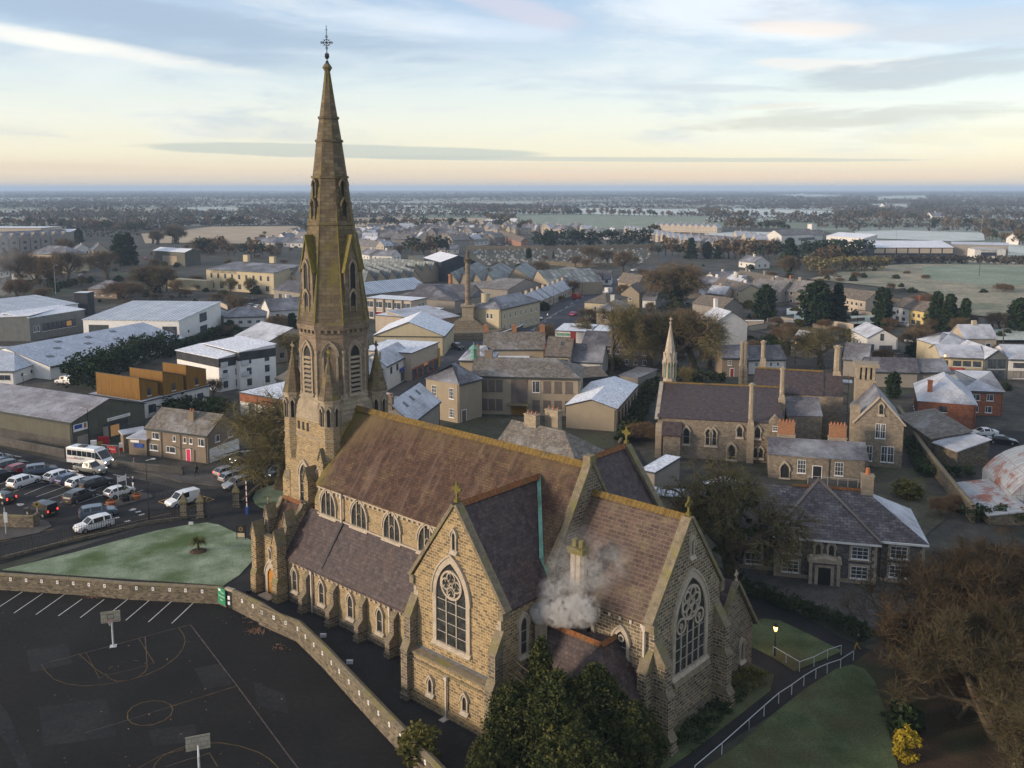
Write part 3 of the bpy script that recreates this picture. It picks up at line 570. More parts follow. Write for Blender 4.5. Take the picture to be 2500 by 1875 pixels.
for f in range(4):
    a=f*PI/2-PI/2; rz=a+PI/2
    lu=MB() # gabled lucarne: front at +- face, local -y outward
    W=.95; yf=-3.35
    lu.box(-W,yf,28.9,W,-1.0,34.6,0,'td'); lu.prism([(-W,34.6),(W,34.6),(0,37.6)],yf,-1.3,'y',0)
    lu.prism([(-W-.2,34.1),(-W,34.1),(0,37.6),(0,38.1)],yf-.15,-1.3,'y',1); lu.prism([(W,34.1),(W+.2,34.1),(0,38.1),(0,37.6)],yf-.15,-1.3,'y',1)
    lo=lu.build('lucarne',[M['tower'],M['lichen']],church,(TX,TY,0),rz)
    gothic(lo,0,yf,30.0,.72,2.1,0,1,None,.1,'opening',1.1,'black','ashlar',sill=False); gothic(lo,0,yf,32.3,.72,2.9,0,1,None,.1,'opening',1.1,'black','ashlar',sill=False)
    for z,w_,h in ((39.7,.56,2.0),(41.9,.46,1.8)):
        y=-(4.62-(z+h/2-39.2)*1.12/4.9)/2-.06
        gothic(church,TX+math.sin(rz)*-y*1.0*1 if False else TX+math.cos(a)*-y,TY+math.sin(a)*-y,z,w_,h,rz,1,None,.08,'spire_slit',1.3,'black','spire',sill=False)
# iron finial cross
m=MB(); m.tube((0,0,0),(0,0,3.9),.06,.035,6); m.bar((-.62,0,2.15),(.62,0,2.15),.07,.07); m.ring(0,2.15,.30,.36,-.03,.03,14)
for a in range(8):
    an=a*PI/4; m.tube((0,0,2.15),(math.cos(an)*.52,0,2.15+math.sin(an)*.52),.035,.02,4)
for a,b in ((-.5,2.15),(.5,2.15),(0,1.6),(0,2.75)): m.ring(a,b,.10,.15,-.02,.02,8)
m.frust(0,0,.5,.16,.75,.26,6); m.frust(0,0,.75,.26,1.0,.1,6); m.frust(0,0,0,.22,.3,.12,6); m.ring(0,.9,.16,.24,-.03,.03,8)
m.tube((-.16,0,3.45),(.16,0,3.45),.03,.03,4); m.build('finial_cross',M['black'],church,(TX,TY,55.9),R(42))
# corner turrets
for sx,sy in ((1,-1),(-1,-1),(1,1),(-1,1)):
    x,y=TX+sx*3.2,TY+sy*3.2
    m=MB(); m.frust(x,y,13.5,.9,15.0,1.13,8,PI/8,0,False); m.frust(x,y,15.0,1.13,18.0,1.13,8,PI/8,0); m.frust(x,y,16.5,1.2,16.7,1.2,8,PI/8,1); m.frust(x,y,18.0,1.08,20.7,1.08,8,PI/8,1); m.frust(x,y,20.7,1.22,20.95,1.28,8,PI/8,1)
    t=m.build('turret',[M['stone_fine'],M['ashlar']],church)
    s_=MB(); s_.frust(x,y,20.95,1.22,25.3,.1,8,PI/8,0); s_.build('spirelet',M['spire'],t)
    for f in range(8):
        a=f*PI/4; gothic(t,x+math.cos(a)*1.0,y+math.sin(a)*1.0,18.2,.34,1.9,a+PI/2,1,None,.05,'lancet',1.2,'black','ashlar',sill=False)
    cross_fin(t,x,y,25.2,.6,'lichen' if sx>0 and sy<0 else 'coping',0)
# tower south face: tall window with gabled buttress, and corner buttresses
gothic(church,TX-.9,TY-H_,9.0,1.5,4.2,0,2,None,.25,k=1.0); gothic(church,TX+1.9,TY-H_,9.0,.9,4.0,0,1,None,.2)
def gab_butt(x,y,rz,w,p,zt,name='buttress'):
    m=MB(); m.box(-w/2,-p,0,w/2,.02,zt,0,'d'); m.prism([(-w/2,zt),(w/2,zt),(0,zt+1.1)],-p,.02,'y',0)
    m.prism([(-w/2-.12,zt-.1),(-w/2,zt-.1),(0,zt+1.1),(0,zt+1.3)],-p-.1,.02,'y',1); m.prism([(w/2,zt-.1),(w/2+.12,zt-.1),(0,zt+1.3),(0,zt+1.1)],-p-.1,.02,'y',1)
    m.box(-w/2-.1,-p-.5,0,w/2+.1,.02,zt-4.2,0,'d'); m.prism([(-p-.5,zt-4.2),(.02,zt-4.2),(.02,zt-3.0),(-p,zt-3.2)],-w/2-.12,w/2+.12,'x',1)
    return m.build(name,[M['stone'],M['coping']],church,(x,y,0),rz)
gab_butt(TX+1.0,TY-H_,0,.75,1.3,12.2); gab_butt(TX+H_-.5,TY-H_,0,.8,.9,14.6); gab_butt(TX-H_,TY-H_+.5,-PI/2,.9,.9,15); gab_butt(TX-H_,TY+H_-.5,-PI/2,.9,.9,15)
m=MB()
for i in range(3): m.box(-.9+i*.8,-.03,17.0,-.55+i*.8,0.0,17.9)
m.build('vent_slits',M['black'],church,(TX-1.0,TY-H_-.01,0))
# ================= GROUND =================
m=MB(); m.face([(-14000,-400,0),(14000,-400,0),(14000,16000,0),(-14000,16000,0)])
def field_mat():
    m=bpy.data.materials.new('farmland'); m.use_nodes=True; n=m.node_tree; N=n.nodes; b=N['Principled BSDF']; b.inputs['Roughness'].default_value=.95
    t=N.new('ShaderNodeTexCoord'); mp=N.new('ShaderNodeMapping'); n.links.new(t.outputs['Object'],mp.inputs[0]); mp.inputs['Rotation'].default_value=(0,0,.5); mp.inputs['Scale'].default_value=(.0042,.0062,1)
    v=N.new('ShaderNodeTexVoronoi'); n.links.new(mp.outputs[0],v.inputs[0]); v.inputs['Scale'].default_value=1
    r=N.new('ShaderNodeValToRGB'); n.links.new(v.outputs['Color'],r.inputs[0]); r.color_ramp.interpolation='CONSTANT'
    cs=[(.0,(.20,.25,.17)),(.25,(.36,.41,.36)),(.42,(.50,.44,.32)),(.58,(.24,.30,.20)),(.75,(.56,.62,.60)),(.88,(.30,.30,.21))]
    e=r.color_ramp.elements
    while len(e)<len(cs): e.new(.5)
    for a,(p,c) in zip(e,cs): a.position=p; a.color=c+(1,)
    z=N.new('ShaderNodeTexNoise'); n.links.new(t.outputs['Object'],z.inputs[0]); z.inputs['Scale'].default_value=.08; z.inputs['Detail'].default_value=8; z.inputs['Roughness'].default_value=.7
    mx=N.new('ShaderNodeMix'); mx.data_type='RGBA'; mx.blend_type='MULTIPLY'; mx.inputs[0].default_value=.8; n.links.new(r.outputs[0],mx.inputs[6]); n.links.new(z.outputs[0],mx.inputs[7])
    n.links.new(mx.outputs[2],b.inputs['Base Color']); return m
m.build('ground',field_mat(),kind='structure')
# ================= GROUND SURFACES =================
OR=dict(A=(0,430,3.16),B=(0,880,3.16),C=(0,1350,3.16),D=(600,430,3.16),E=(1200,430,3.16),F=(1800,430,3.16),G=(1800,880,3.16),H=(1800,1350,3.16),I=(1250,800,3.16),
 J=(1200,540,5.53),K=(850,540,5.53),L=(0,540,5.53),M=(1750,540,5.53),N=(2100,540,3.1725),O=(880,780,3.1725),Q=(1450,650,3.1725),S=(0,1050,5.53),U=(150,1050,5.53),W=(600,1350,3.16),X=(0,0,1.0))
def pt(k,x,y,z=0.0): a,b,s=OR[k]; return at(a+x/s,b+y/s,z)
def pts(k,seq,z=0.0): return [pt(k,x,y,z) for x,y in seq]
def hgt(p,gp):   # height of the point seen at pixel p standing over ground point gp
    a,b,s=OR[p[0]]; x=a+p[1]/s; y=b+p[2]/s; u=(x-PPX)/FPX; v=-(y-PPY)/FPX; c,s_=math.cos(PITCH),math.sin(PITCH)
    d=Vector((u,c+v*s_,-s_+v*c)); t=math.hypot(gp[0],gp[1])/math.hypot(d.x,d.y); return CAMZ+d.z*t
M['tarmac_patch']=mat('patched_tarmac',(.013,.014,.016),(.023,.0235,.025),.3,9,.95,fine=3,obj=True)
def sheet(name,P,z,mt,kind='structure',**k):
    m=MB(); m.face([(p[0],p[1],z) for p in P]); return m.build(name,mt if not isinstance(mt,str) else M[mt],kind=kind,**k)
def grassy(name,c1,c2,c3=None,sc=.05,fine=1.2): 
    M[name]=mat(name,c1,c2,sc,9,.95,c3,fine=fine,obj=True); return M[name]
grassy('tan_field',(.36,.28,.19),(.46,.37,.26)); grassy('frost_field',(.34,.38,.33),(.46,.50,.46)); grassy('green_field',(.17,.215,.15),(.27,.31,.24)); grassy('white_field',(.46,.51,.48),(.58,.62,.61))
grassy('rough_field',(.17,.18,.12),(.36,.31,.23),(.12,.15,.09),.06,.5); grassy('town_ground',(.028,.028,.026),(.085,.08,.066),(.036,.05,.022),.10,.5); grassy('yard_weeds',(.045,.042,.032),(.085,.08,.055),(.06,.07,.03),.25,2)
def lane(name,P,wd,z,mt,kind='structure'):
    m=MB()
    for p,q in zip(P,P[1:]):
        p=Vector((p[0],p[1],z)); q=Vector((q[0],q[1],z)); d=(q-p).normalized(); s=Vector((d.y,-d.x,0))*wd/2; m.face([p+s,q+s,q-s,p-s][::-1])
    return m.build(name,M[mt],kind=kind)
# town ground under houses and gardens
sheet('town_ground',pts('X',[(-400,1500),(-300,560),(300,556),(800,545),(1400,540),(2000,560),(2500,700),(3000,900),(3000,1500),(1250,2600),(-900,2300)]),.03,'town_ground')
F_=[('D',[(-80,388),(400,388),(470,440),(330,470),(0,520),(-220,520)],'tan_field'),('A',[(1090,445),(1300,430),(1640,390),(2300,386),(2212,470),(1960,510),(1120,520)],'tan_field'),
 ('D',[(810,326),(1890,324),(2040,400),(1700,392),(800,388)],'tan_field'),('E',[(-20,330),(60,345),(150,395),(60,402),(-30,398)],'tan_field'),
 ('E',[(130,308),(700,300),(1560,312),(1780,330),(1560,390),(1100,410),(700,418),(330,392)],'green_field'),('E',[(600,255),(760,248),(1580,258),(1620,300),(1200,302),(640,292)],'white_field'),
 ('F',[(100,262),(300,258),(740,270),(760,312),(200,320),(60,300)],'white_field'),('F',[(-240,325),(280,332),(300,352),(-60,352),(-250,350)],'frost_field'),
 ('F',[(-260,445),(30,430),(330,436),(340,500),(100,520),(-200,500)],'white_field'),('F',[(900,430),(1250,420),(1900,440),(1910,500),(1640,505),(960,480)],'white_field'),('F',[(2080,520),(2300,520),(2300,600),(2070,590)],'white_field'),
 ('F',[(930,700),(1400,682),(2300,690),(2300,1080),(2080,1110),(1800,1080),(1450,900),(560,800)],'rough_field'),('F',[(1420,705),(1800,690),(2300,700),(2300,850),(1900,850),(1450,800)],'green_field'),
 ('A',[(1390,246),(1700,240),(1850,246),(1840,275),(1400,270)],'frost_field'),('A',[(1510,325),(1800,318),(2080,326),(1930,368),(1520,368)],'frost_field'),('A',[(-20,268),(300,268),(290,300),(-20,305)],'frost_field'),
 ('A',[(1040,395),(1220,380),(1280,400),(1100,412)],'frost_field'),('D',[(850,585),(1100,600),(1090,650),(880,660)],'rough_field'),
 ('F',[(1060,160),(1440,150),(1480,180),(1100,200)],'frost_field'),('F',[(1000,215),(1350,220),(1320,262),(1050,250)],'frost_field'),('F',[(250,150),(500,140),(900,152),(600,170)],'frost_field'),('E',[(1730,258),(1900,256),(2400,262),(2400,305),(1760,290)],'white_field'),
 ('D',[(800,232),(1480,228),(1560,248),(820,252)],'frost_field'),('D',[(800,272),(1700,266),(1750,290),(820,292)],'frost_field'),('F',[(1900,600),(2300,600),(2300,640),(1900,650)],'frost_field'),
 ('F',[(380,1040),(520,1020),(560,1130),(560,1160),(380,1145)],'white_field'),('F',[(850,1100),(1100,1090),(1150,1150),(820,1165)],'frost_field'),('F',[(1890,1210),(2300,1180),(2300,1290),(1960,1290)],'frost_field')]
for i,(k,s_,mt) in enumerate(F_): sheet('field',pts(k,s_),.12+.03*i,mt)
# church yard, streets
sheet('churchyard_paving',pts('X',[(-120,1432),(437,1262),(480,1270),(525,1232),(600,1160),(700,1090),(1000,1050),(1560,1100),(1700,1350),(1830,1430),(2060,1560),(2130,1590),(1500,1990),(-700,1990)]),.06,'asphalt')
sheet('car_park',pts('X',[(-160,1085),(0,1092),(160,1130),(440,1195),(530,1195),(640,1120),(720,1050),(800,1090),(620,1190),(540,1245),(437,1262),(-200,1430)]),.09,'asphalt')
sheet('street',[pt('O',*p) for p in [(660,250),(520,380),(300,560),(170,760),(380,700),(640,430),(760,330),(1050,330),(1040,230),(980,170),(640,190)]],.10,'road')
sheet('main_road',[pt('E',*p) for p in [(60,1260),(200,1160),(560,960),(900,800),(1190,700),(1270,655),(1230,600),(1180,560),(1215,535),(1330,580),(1420,620),(1330,680),(1200,770),(960,905),(720,1085),(500,1200),(400,1290)]],.14,'road')
for e_ in ([(200,1150),(560,950),(900,790),(1185,690)],[(500,1205),(720,1092),(960,912),(1195,778)]): lane('footpath',[pt('E',*p) for p in e_],2.4,.17,'pave')
sheet('side_street',[pt('M',*p) for p in [(760,1290),(770,1200),(960,1090),(1090,1080),(1180,1150),(900,1240),(800,1330)]],.15,'road')
sheet('car_park',[pt('D',*p) for p in [(-320,960),(-300,1050),(0,1060),(400,1040),(400,950),(60,930),(-100,930)]],.13,'asphalt')
sheet('car_park',[pt('G',*p) for p in [(1420,500),(1900,530),(2300,560),(2300,760),(1850,800),(1650,700),(1480,560)]],.13,'asphalt')
# kerbed pavement on the far side of the street
m=MB(); Pn=pts('B',[(-80,628),(0,648),(330,712),(500,745),(870,830),(1200,890),(1400,945),(1700,975),(1850,950),(2130,830)]); Pf=pts('B',[(-80,585),(0,600),(330,660),(500,700),(870,790),(1200,850),(1410,895),(1500,905),(1780,870),(2040,760)])
for i in range(len(Pn)-1):
    a,b,c,d=Pn[i],Pn[i+1],Pf[i+1],Pf[i]; m.face([(a.x,a.y,.22),(b.x,b.y,.22),(c.x,c.y,.22),(d.x,d.y,.22)]); m.face([(a.x,a.y,.0),(b.x,b.y,.0),(b.x,b.y,.22),(a.x,a.y,.22)])
m.build('pavement',M['pave'],kind='structure')
def kerb_area(name,P,z,mt,hh=.12):
    m=MB(); m.face([(p.x,p.y,z+hh) for p in P])
    for a,b in zip(P,P[1:]+P[:1]): m.face([(a.x,a.y,z),(b.x,b.y,z),(b.x,b.y,z+hh),(a.x,a.y,z+hh)])
    return m.build(name,M[mt],kind='structure')
kerb_area('traffic_island',pts('B',[(800,1140),(860,1095),(1000,1045),(1090,1025),(1165,1040),(1180,1065),(1060,1095),(880,1145)]),.09,'pave')
kerb_area('pavement',pts('B',[(-40,1430),(0,1400),(300,1340),(400,1290),(370,1250),(290,1235),(-40,1240)]),.09,'pave')
sheet('pavement',pts('O',[(120,790),(200,560),(380,480),(600,330),(660,300),(640,330),(420,510),(260,620),(210,800)]),.2,'pave')
# lawns (raised 8 cm)
def lawn(name,P,mt,z=.06): return kerb_area(name,P,z,mt,.08)
lawn('lawn',pts('B',[(20,1622),(560,1492),(900,1400),(1200,1322),(1450,1275),(1600,1257),(1690,1275),(1850,1350),(1950,1400),(1978,1450),(1960,1540),(1850,1660),(1725,1745),(1640,1735),(500,1660)]),'frost_grass')
lawn('lawn',pts('X',[(617,1218),(625,1200),(650,1190),(700,1180),(735,1230),(700,1255),(650,1246),(625,1234)]),'frost_grass')
lawn('lawn',pts('H',[(110,540),(200,515),(330,530),(560,640),(720,720),(810,765),(700,815),(480,905),(440,925),(270,815),(110,735)]),'grass')
lawn('lawn',pts('H',[(-600,1900),(0,1500),(280,1250),(520,1060),(760,905),(880,870),(980,900),(1060,1000),(1130,1200),(1170,1400),(1250,1700),(1200,2200)]),'grass')
lawn('shrub_bed',pts('X',[(1660,1830),(1640,1790),(1745,1720),(1780,1700),(1790,1640),(1830,1620),(1890,1650),(1880,1690),(1790,1760),(1660,1860),(1560,1920),(1500,1890)]),'grass')
sheet('leaf_litter',pts('H',[(1170,2200),(1250,1700),(1170,1400),(1130,1200),(1060,1000),(880,870),(1100,700),(1450,400),(2500,300),(2800,2200)]),.10,'earth')
sheet('gravel_forecourt',pts('H',[(-30,60),(300,100),(1450,240),(1700,300),(1200,640),(980,560),(700,440),(300,330),(20,230)]),.12,'pave')
sheet('convent_garden',[pt('G',*p) for p in [(1000,850),(1400,830),(1480,1000),(1700,1150),(1400,1400),(1050,1000),(300,960)]],.10,'yard_weeds')
sheet('derelict_yard',[pt('I',*p) for p in [(-400,700),(0,690),(440,700),(900,640),(1000,700),(900,900),(650,960),(0,860),(-500,900)]],.10,'yard_weeds')
# school yard with court markings
sheet('school_yard',pts('C',[(-900,230),(0,292),(600,330),(1000,368),(1690,402),(1790,440),(2215,660),(2500,800),(2900,1150),(3400,1659),(4300,2600),(-1500,2600)]),.10,'asphalt_court')
def line(k,p,q,w=.08,mt='line_faded',z=.118):
    a=pt(k,*p);b=pt(k,*q); a.z=b.z=z; d=(b-a).normalized(); s=Vector((d.y,-d.x,0))*w/2
    LM.setdefault(mt,MB()).face([a+s,b+s,b-s,a-s][::-1])
def pline(k,P,**kw):
    for p,q in zip(P,P[1:]): line(k,p,q,**kw)
LM={}
for p,q in [((-30,440),(173,308)),((108,472),(330,320)),((277,484),(500,326)),((450,494),(635,362)),((620,507),(805,366)),((795,516),(992,360)),((970,528),(1156,370)),((1145,541),(1323,382)),((1325,552),(1490,395))]: line('C',p,q,w=.10,mt='line_white')
pline('C',[(380,850),(500,822),(610,790),(860,725),(1070,667),(1240,620),(1470,562)],w=.07,mt='line_faded_white'); pline('C',[(1470,562),(1830,1035),(2212,1555),(2700,2200)],w=.10,mt='line_faded_white')
pline('C',[(1830,1035),(1330,1190)],w=.09); pline('C',[(1330,1190),(985,1300),(650,1400)],w=.05,mt='line_faded_white')
pline('C',[(1378,585),(1418,640),(1430,690),(1410,750),(1360,815),(1260,890),(1130,950),(1000,990)],w=.09); pline('C',[(1000,990),(830,1020),(660,1036),(520,1020),(420,985),(350,920),(320,868)],w=.07)
pline('C',[(1070,667),(1190,858)],w=.08); pline('C',[(1190,858),(1000,912),(815,955),(765,975)],w=.05); pline('C',[(765,975),(665,775)],w=.05)
pline('C',[(610,788),(740,905),(815,952)],w=.08); pline('C',[(1120,655),(1135,860)],w=.08,mt='line_faded_white'); pline('C',[(815,940),(840,975),(900,998),(980,995),(1060,970),(1120,925),(1143,880),(1118,855)],w=.08)
pline('C',[(840,903),(870,882)],w=.06);pline('C',[(922,858),(965,848)],w=.06);pline('C',[(1028,838),(1070,842)],w=.06)
pline('C',[(985,1290),(985,1240),(1020,1200),(1090,1165),(1180,1150),(1260,1155),(1315,1180),(1335,1215),(1320,1260),(1270,1300),(1180,1335),(1090,1342),(1020,1325),(985,1290)],w=.09)
pline('C',[(1180,1700),(1195,1640),(1250,1580),(1350,1530),(1440,1500),(1560,1480),(1700,1475),(1850,1500),(2000,1550),(2080,1600),(2150,1670)],w=.09)
pline('C',[(1050,1680),(1250,1570),(1420,1525)],w=.07); pline('C',[(1560,1575),(1615,1552),(1680,1660)],w=.09); pline('C',[(1280,1660),(1430,1610),(1560,1575)],w=.06,mt='line_faded_white')
# car park and road lines
for p,q in [((15,812),(130,770)),((178,842),(400,760)),((400,760),(650,680)),((330,880),(600,770)),((600,770),(770,722)),((487,912),(890,768)),((650,947),(900,858)),((808,990),(880,962)),((975,1030),(1370,885)),((1270,812),(1535,722)),((1300,1060),(1930,818)),((-20,745),(110,700)),((520,640),(660,600)),((1290,870),(1440,912)),((570,705),(950,795))]: line('S',p,q,w=.11,mt='line_white',z=.108)
for p,q in [((100,338),(290,372)),((1530,608),(1745,652)),((700,610),(700,610))][:2]: line('S',p,q,w=.16,mt='line_white',z=.108)
pline('U',[(1310,975),(1560,895),(1560,895)][:2],w=.16,mt='line_yellow',z=.108)
pline('U',[(1310,975),(1480,1040)],w=.16,mt='line_yellow',z=.108); pline('U',[(1400,1010),(1430,945)],w=.14,mt='line_yellow',z=.108); pline('U',[(1900,900),(2065,945),(1930,990)],w=.16,mt='line_yellow',z=.108); pline('U',[(1930,990),(1975,930)],w=.14,mt='line_yellow',z=.108); pline('U',[(1690,1050),(1840,1010)],w=.14,mt='line_yellow',z=.108)
pline('U',[(720,1200),(780,1185)],w=.5,mt='line_white',z=.108); pline('U',[(1000,1120),(1075,1105)],w=.45,mt='line_white',z=.108); pline('U',[(850,1250),(930,1230)],w=.45,mt='line_white',z=.108); pline('U',[(1050,1160),(1120,1140)],w=.35,mt='line_white',z=.108)
pline('S',[(0,1520),(300,1440),(560,1380),(720,1345)],w=.1,mt='line_yellow',z=.108); pline('U',[(0,1495),(500,1370),(860,1270),(1480,1130)],w=.09,mt='line_yellow',z=.108)
pline('U',[(920,1100),(1000,1080),(970,1070),(920,1100)],w=.35,mt='line_white',z=.108); pline('S',[(230,1003),(320,1008),(270,1030),(230,1003)],w=.3,mt='line_white',z=.108)
pline('S',[(0,215),(400,295),(860,372)],w=.12,mt='line_faded',z=.108)
# road lettering SLOW and arrows painted faintly
for xo,yo in ((1270,885),(1200,740)):
    for i in range(5): pline('U',[(xo+i*58,yo-i*14),(xo+45+i*58,yo-30-i*14)],w=.1,mt='line_faded_white',z=.108); pline('U',[(xo+i*58,yo-i*14),(xo+20+i*58,yo+6-i*14)],w=.1,mt='line_faded_white',z=.108)
for i in range(12): line('J',(420+i*72,1560-i*48),(450+i*72,1540-i*48),w=.22,mt='line_white',z=.158)
pline('J',[(560,1430),(900,1230),(1130,1130)],w=.15,mt='line_white',z=.158)
for mt,mb in LM.items(): mb.build('painted_lines',M[mt],kind='structure')
# ================= WALLS, FENCES =================
def rz_of(d): return math.atan2(d.y,d.x)
def wall_line(name,label,P,h,th,mt,cop='coping',copw=.08,cat='wall',z0=0,group=None):
    o=empty(name,label,cat,(P[0].x,P[0].y,0),0,group); m=MB(); c=MB(); off=P[0]
    side=[]
    for i,p in enumerate(P):
        d=((P[min(i+1,len(P)-1)]-P[i]).normalized()+(P[i]-P[max(i-1,0)]).normalized()); d.z=0; d.normalize(); s=Vector((-d.y,d.x,0)); side.append(s)
    for i in range(len(P)-1):
        a=P[i]-off;b=P[i+1]-off; sa,sb=side[i]*th,side[i+1]*th
        u=lambda p,z:(p.x,p.y,z)
        m.face([u(a,z0),u(b,z0),u(b,h),u(a,h)]); m.face([u(b+sb,z0),u(a+sa,z0),u(a+sa,h),u(b+sb,h)])
        if i==0: m.face([u(a+sa,z0),u(a,z0),u(a,h),u(a+sa,h)])
        if i==len(P)-2: m.face([u(b,z0),u(b+sb,z0),u(b+sb,h),u(b,h)])
        k=copw; a2,b2=a-side[i]*k,b-side[i+1]*k; a3,b3=a+side[i]*(th+k),b+side[i+1]*(th+k); am,bm=a+side[i]*th/2,b+side[i+1]*th/2
        c.face([u(a2,h),u(b2,h),u(b2,h+.08),u(a2,h+.08)]); c.face([u(a2,h+.08),u(b2,h+.08),u(bm,h+.2),u(am,h+.2)]); c.face([u(am,h+.2),u(bm,h+.2),u(b3,h+.08),u(a3,h+.08)]); c.face([u(b3,h),u(a3,h),u(a3,h+.08),u(b3,h+.08)])
    m.build('masonry',M[mt],o); c.build('coping',M[cop],o); return o
W1=pts('C',[(-700,235),(-300,270),(0,292),(300,312),(600,332),(1000,366),(1400,385),(1690,402),(1745,428)])
W2=pts('C',[(1795,442),(2000,545),(2212,655)])+pts('W',[(100,560),(390,690),(600,900),(800,1125),(1000,1345),(1290,1659),(1600,2000)])
def zig(P,n=6): return P
wall_line('rubble_wall','long rubble stone wall between the frosty lawn and the school yard',W1,1.75,.5,'wall_rubble')
wall_line('rubble_wall','rubble stone wall running from the green sign down past the church',W2,1.95,.5,'wall_rubble')
plate=MB(); plate.box(-.13,-.03,-.19,.13,0,.19); pm_=plate.mesh('number_plate',[M['white']]); 
pk=MB(); pk.box(-.035,-.036,-.09,.035,-.031,.09); pkm=pk.mesh('printed_number',[M['black']])
def plates(P,h,seq,lab):
    for (k,x,y) in seq:
        a_,b_,s_=OR[k]; X=a_+x/s_; Y=b_+y/s_
        q=at(X,Y,h)   # nearest wall point
        best=None
        for i in range(len(P)-1):
            a,b=P[i],P[i+1]; d=b-a; t=max(0,min(1,(q-a).dot(d)/d.dot(d))); c=a+d*t; dd=(c.xy-q.xy).length
            if best is None or dd<best[0]: best=(dd,c,d)
        o=inst(pm_,'number_sign',None,(best[1].x,best[1].y,h),rz_of(best[2])); d=best[2].normalized(); o.location.x+=d.y*.01; o.location.y-=d.x*.01
        tag(o,lab,'sign','white number plates fixed along the rubble wall'); inst(pkm,'number',o)
plates(W1,1.4,[('C',x,185+(x-110)*.0705) for x in (110,229,347,466,588,710,832,955,1074,1198,1324,1443,1569)],'small white number plate on the long wall beside the lawn')
plates(W2,1.55,[('C',1852,376),('C',1935,417),('C',2022,459),('C',2108,501),('C',2197,542),('W',124,458),('W',211,500),('W',302,543),('W',392,588),('W',452,648),('W',511,712),('W',573,778),('W',640,853),('W',705,918),('W',777,1000),('W',850,1088),('W',926,1162),('W',1002,1244),('W',1083,1332),('W',1171,1421),('W',1260,1524),('W',1355,1626)],'small white number plate on the wall running down past the church')
# green sign at the wall doorway
g0=pt('C',1715,375); M['green_sign']=mat('green_sign_paint',(.02,.20,.10),(.03,.26,.13),2,2,.5)
def text_obj(s,size,mt,parent,loc,rz=0,name='lettering',ext=.004):
    cu=bpy.data.curves.new('t','FONT'); cu.body=s; cu.size=size; cu.align_x='CENTER'; cu.align_y='CENTER'; cu.extrude=ext
    t=bpy.data.objects.new('t',cu); COL.objects.link(t); bpy.context.view_layer.update(); me=bpy.data.meshes.new_from_object(t); bpy.data.objects.remove(t)
    me.transform(Matrix.Rotation(PI/2,4,'X')); me.materials.clear(); me.materials.append(mt); o=bpy.data.objects.new(name,me); COL.objects.link(o); o.parent=parent; o.location=loc; o.rotation_euler=(0,0,rz); return o
dw=(W1[-1]-W1[-2]).normalized()
sg=empty('notice_sign','green and white notice sign on the wall beside the doorway','sign',(W1[-2]*.45+W1[-1]*.55),rz_of(dw)); sg.location.z=0
m=MB(); m.box(-.62,-.12,.35,.62,-.06,2.05); m.build('panel',M['green_sign'],sg)
m=MB(); m.box(-.5,-.125,1.7,-.15,-.121,1.95); m.build('symbol',M['white'],sg)
text_obj('Trim',.28,M['white'],sg,(.15,-.125,1.62)); text_obj('Community',.22,M['white'],sg,(0,-.125,1.2)); text_obj('Alert',.24,M['white'],sg,(0,-.125,.8))
gd=empty('yard_doorway','dark doorway with white notices set in the wall gap','doorway',W1[-1],rz_of(W2[0]-W1[-1])); wl=(W2[0]-W1[-1]).length
m=MB(); m.box(0,.1,0,wl,.16,1.9); m.build('door',M['black'],gd); m=MB(); m.box(.2,.05,1.0,.5,.09,1.4); m.box(.2,.05,.45,.5,.09,.8); m.build('notice',M['white'],gd); m=MB(); m.box(-.1,0,1.95,wl+.1,.4,2.2); m.build('lintel',M['trim'],gd)
# railing fence on a low wall
def railing(name,label,P,hw,hr,sp=.28,wallm='wall_rubble',thick=.035,post=None):
    o=empty(name,label,'fence',(P[0].x,P[0].y,0)); m=MB(); b=MB(); off=P[0]; r=MB()
    for p,q in zip(P,P[1:]):
        p=p-off;q=q-off; d=(q-p); L_=d.length; d.normalize(); s=Vector((-d.y,d.x,0))*.18
        if hw>0:
            for a_,b_,z0_,z1_,ss in ((p,q,0,hw,s),): 
                m.face([(a_-ss)+Vector((0,0,0)),(b_-ss),(b_-ss)+Vector((0,0,z1_)),(a_-ss)+Vector((0,0,z1_))]); m.face([(b_+ss),(a_+ss),(a_+ss)+Vector((0,0,z1_)),(b_+ss)+Vector((0,0,z1_))]); m.face([(a_-ss)+Vector((0,0,z1_)),(b_-ss)+Vector((0,0,z1_)),(b_+ss)+Vector((0,0,z1_)),(a_+ss)+Vector((0,0,z1_))])
        for z in (hw+.15,hw+hr-.15): r.bar(p+Vector((0,0,z)),q+Vector((0,0,z)),thick,thick*1.4)
        n=int(L_/sp)
        for i in range(n):
            c=p+d*(i+.5)*L_/n; big=(i%12==0); t=thick*(1.7 if big else .8)/2; b.box(c.x-t,c.y-t,hw-.02,c.x+t,c.y+t,hw+hr+(.2 if big else .0)); 
            if not big: b.frust(c.x,c.y,hw+hr,t*1.6,hw+hr+.14,.004,4)
    if hw>0: m.build('plinth_wall',M[wallm],o)
    r.build('rail',M['iron'],o); b.build('bars',M['iron'],o); return o
railing('railing_fence','black iron railings on a low stone wall along the car park',pts('B',[(-200,1580),(0,1545),(550,1405),(960,1310),(1150,1262),(1395,1232)]),.45,1.45)
railing('railing_fence','black iron railings beyond the barrier beside the tower lawn',pts('B',[(1860,1110),(1960,1010),(2060,945),(2180,905)]),.5,1.3)
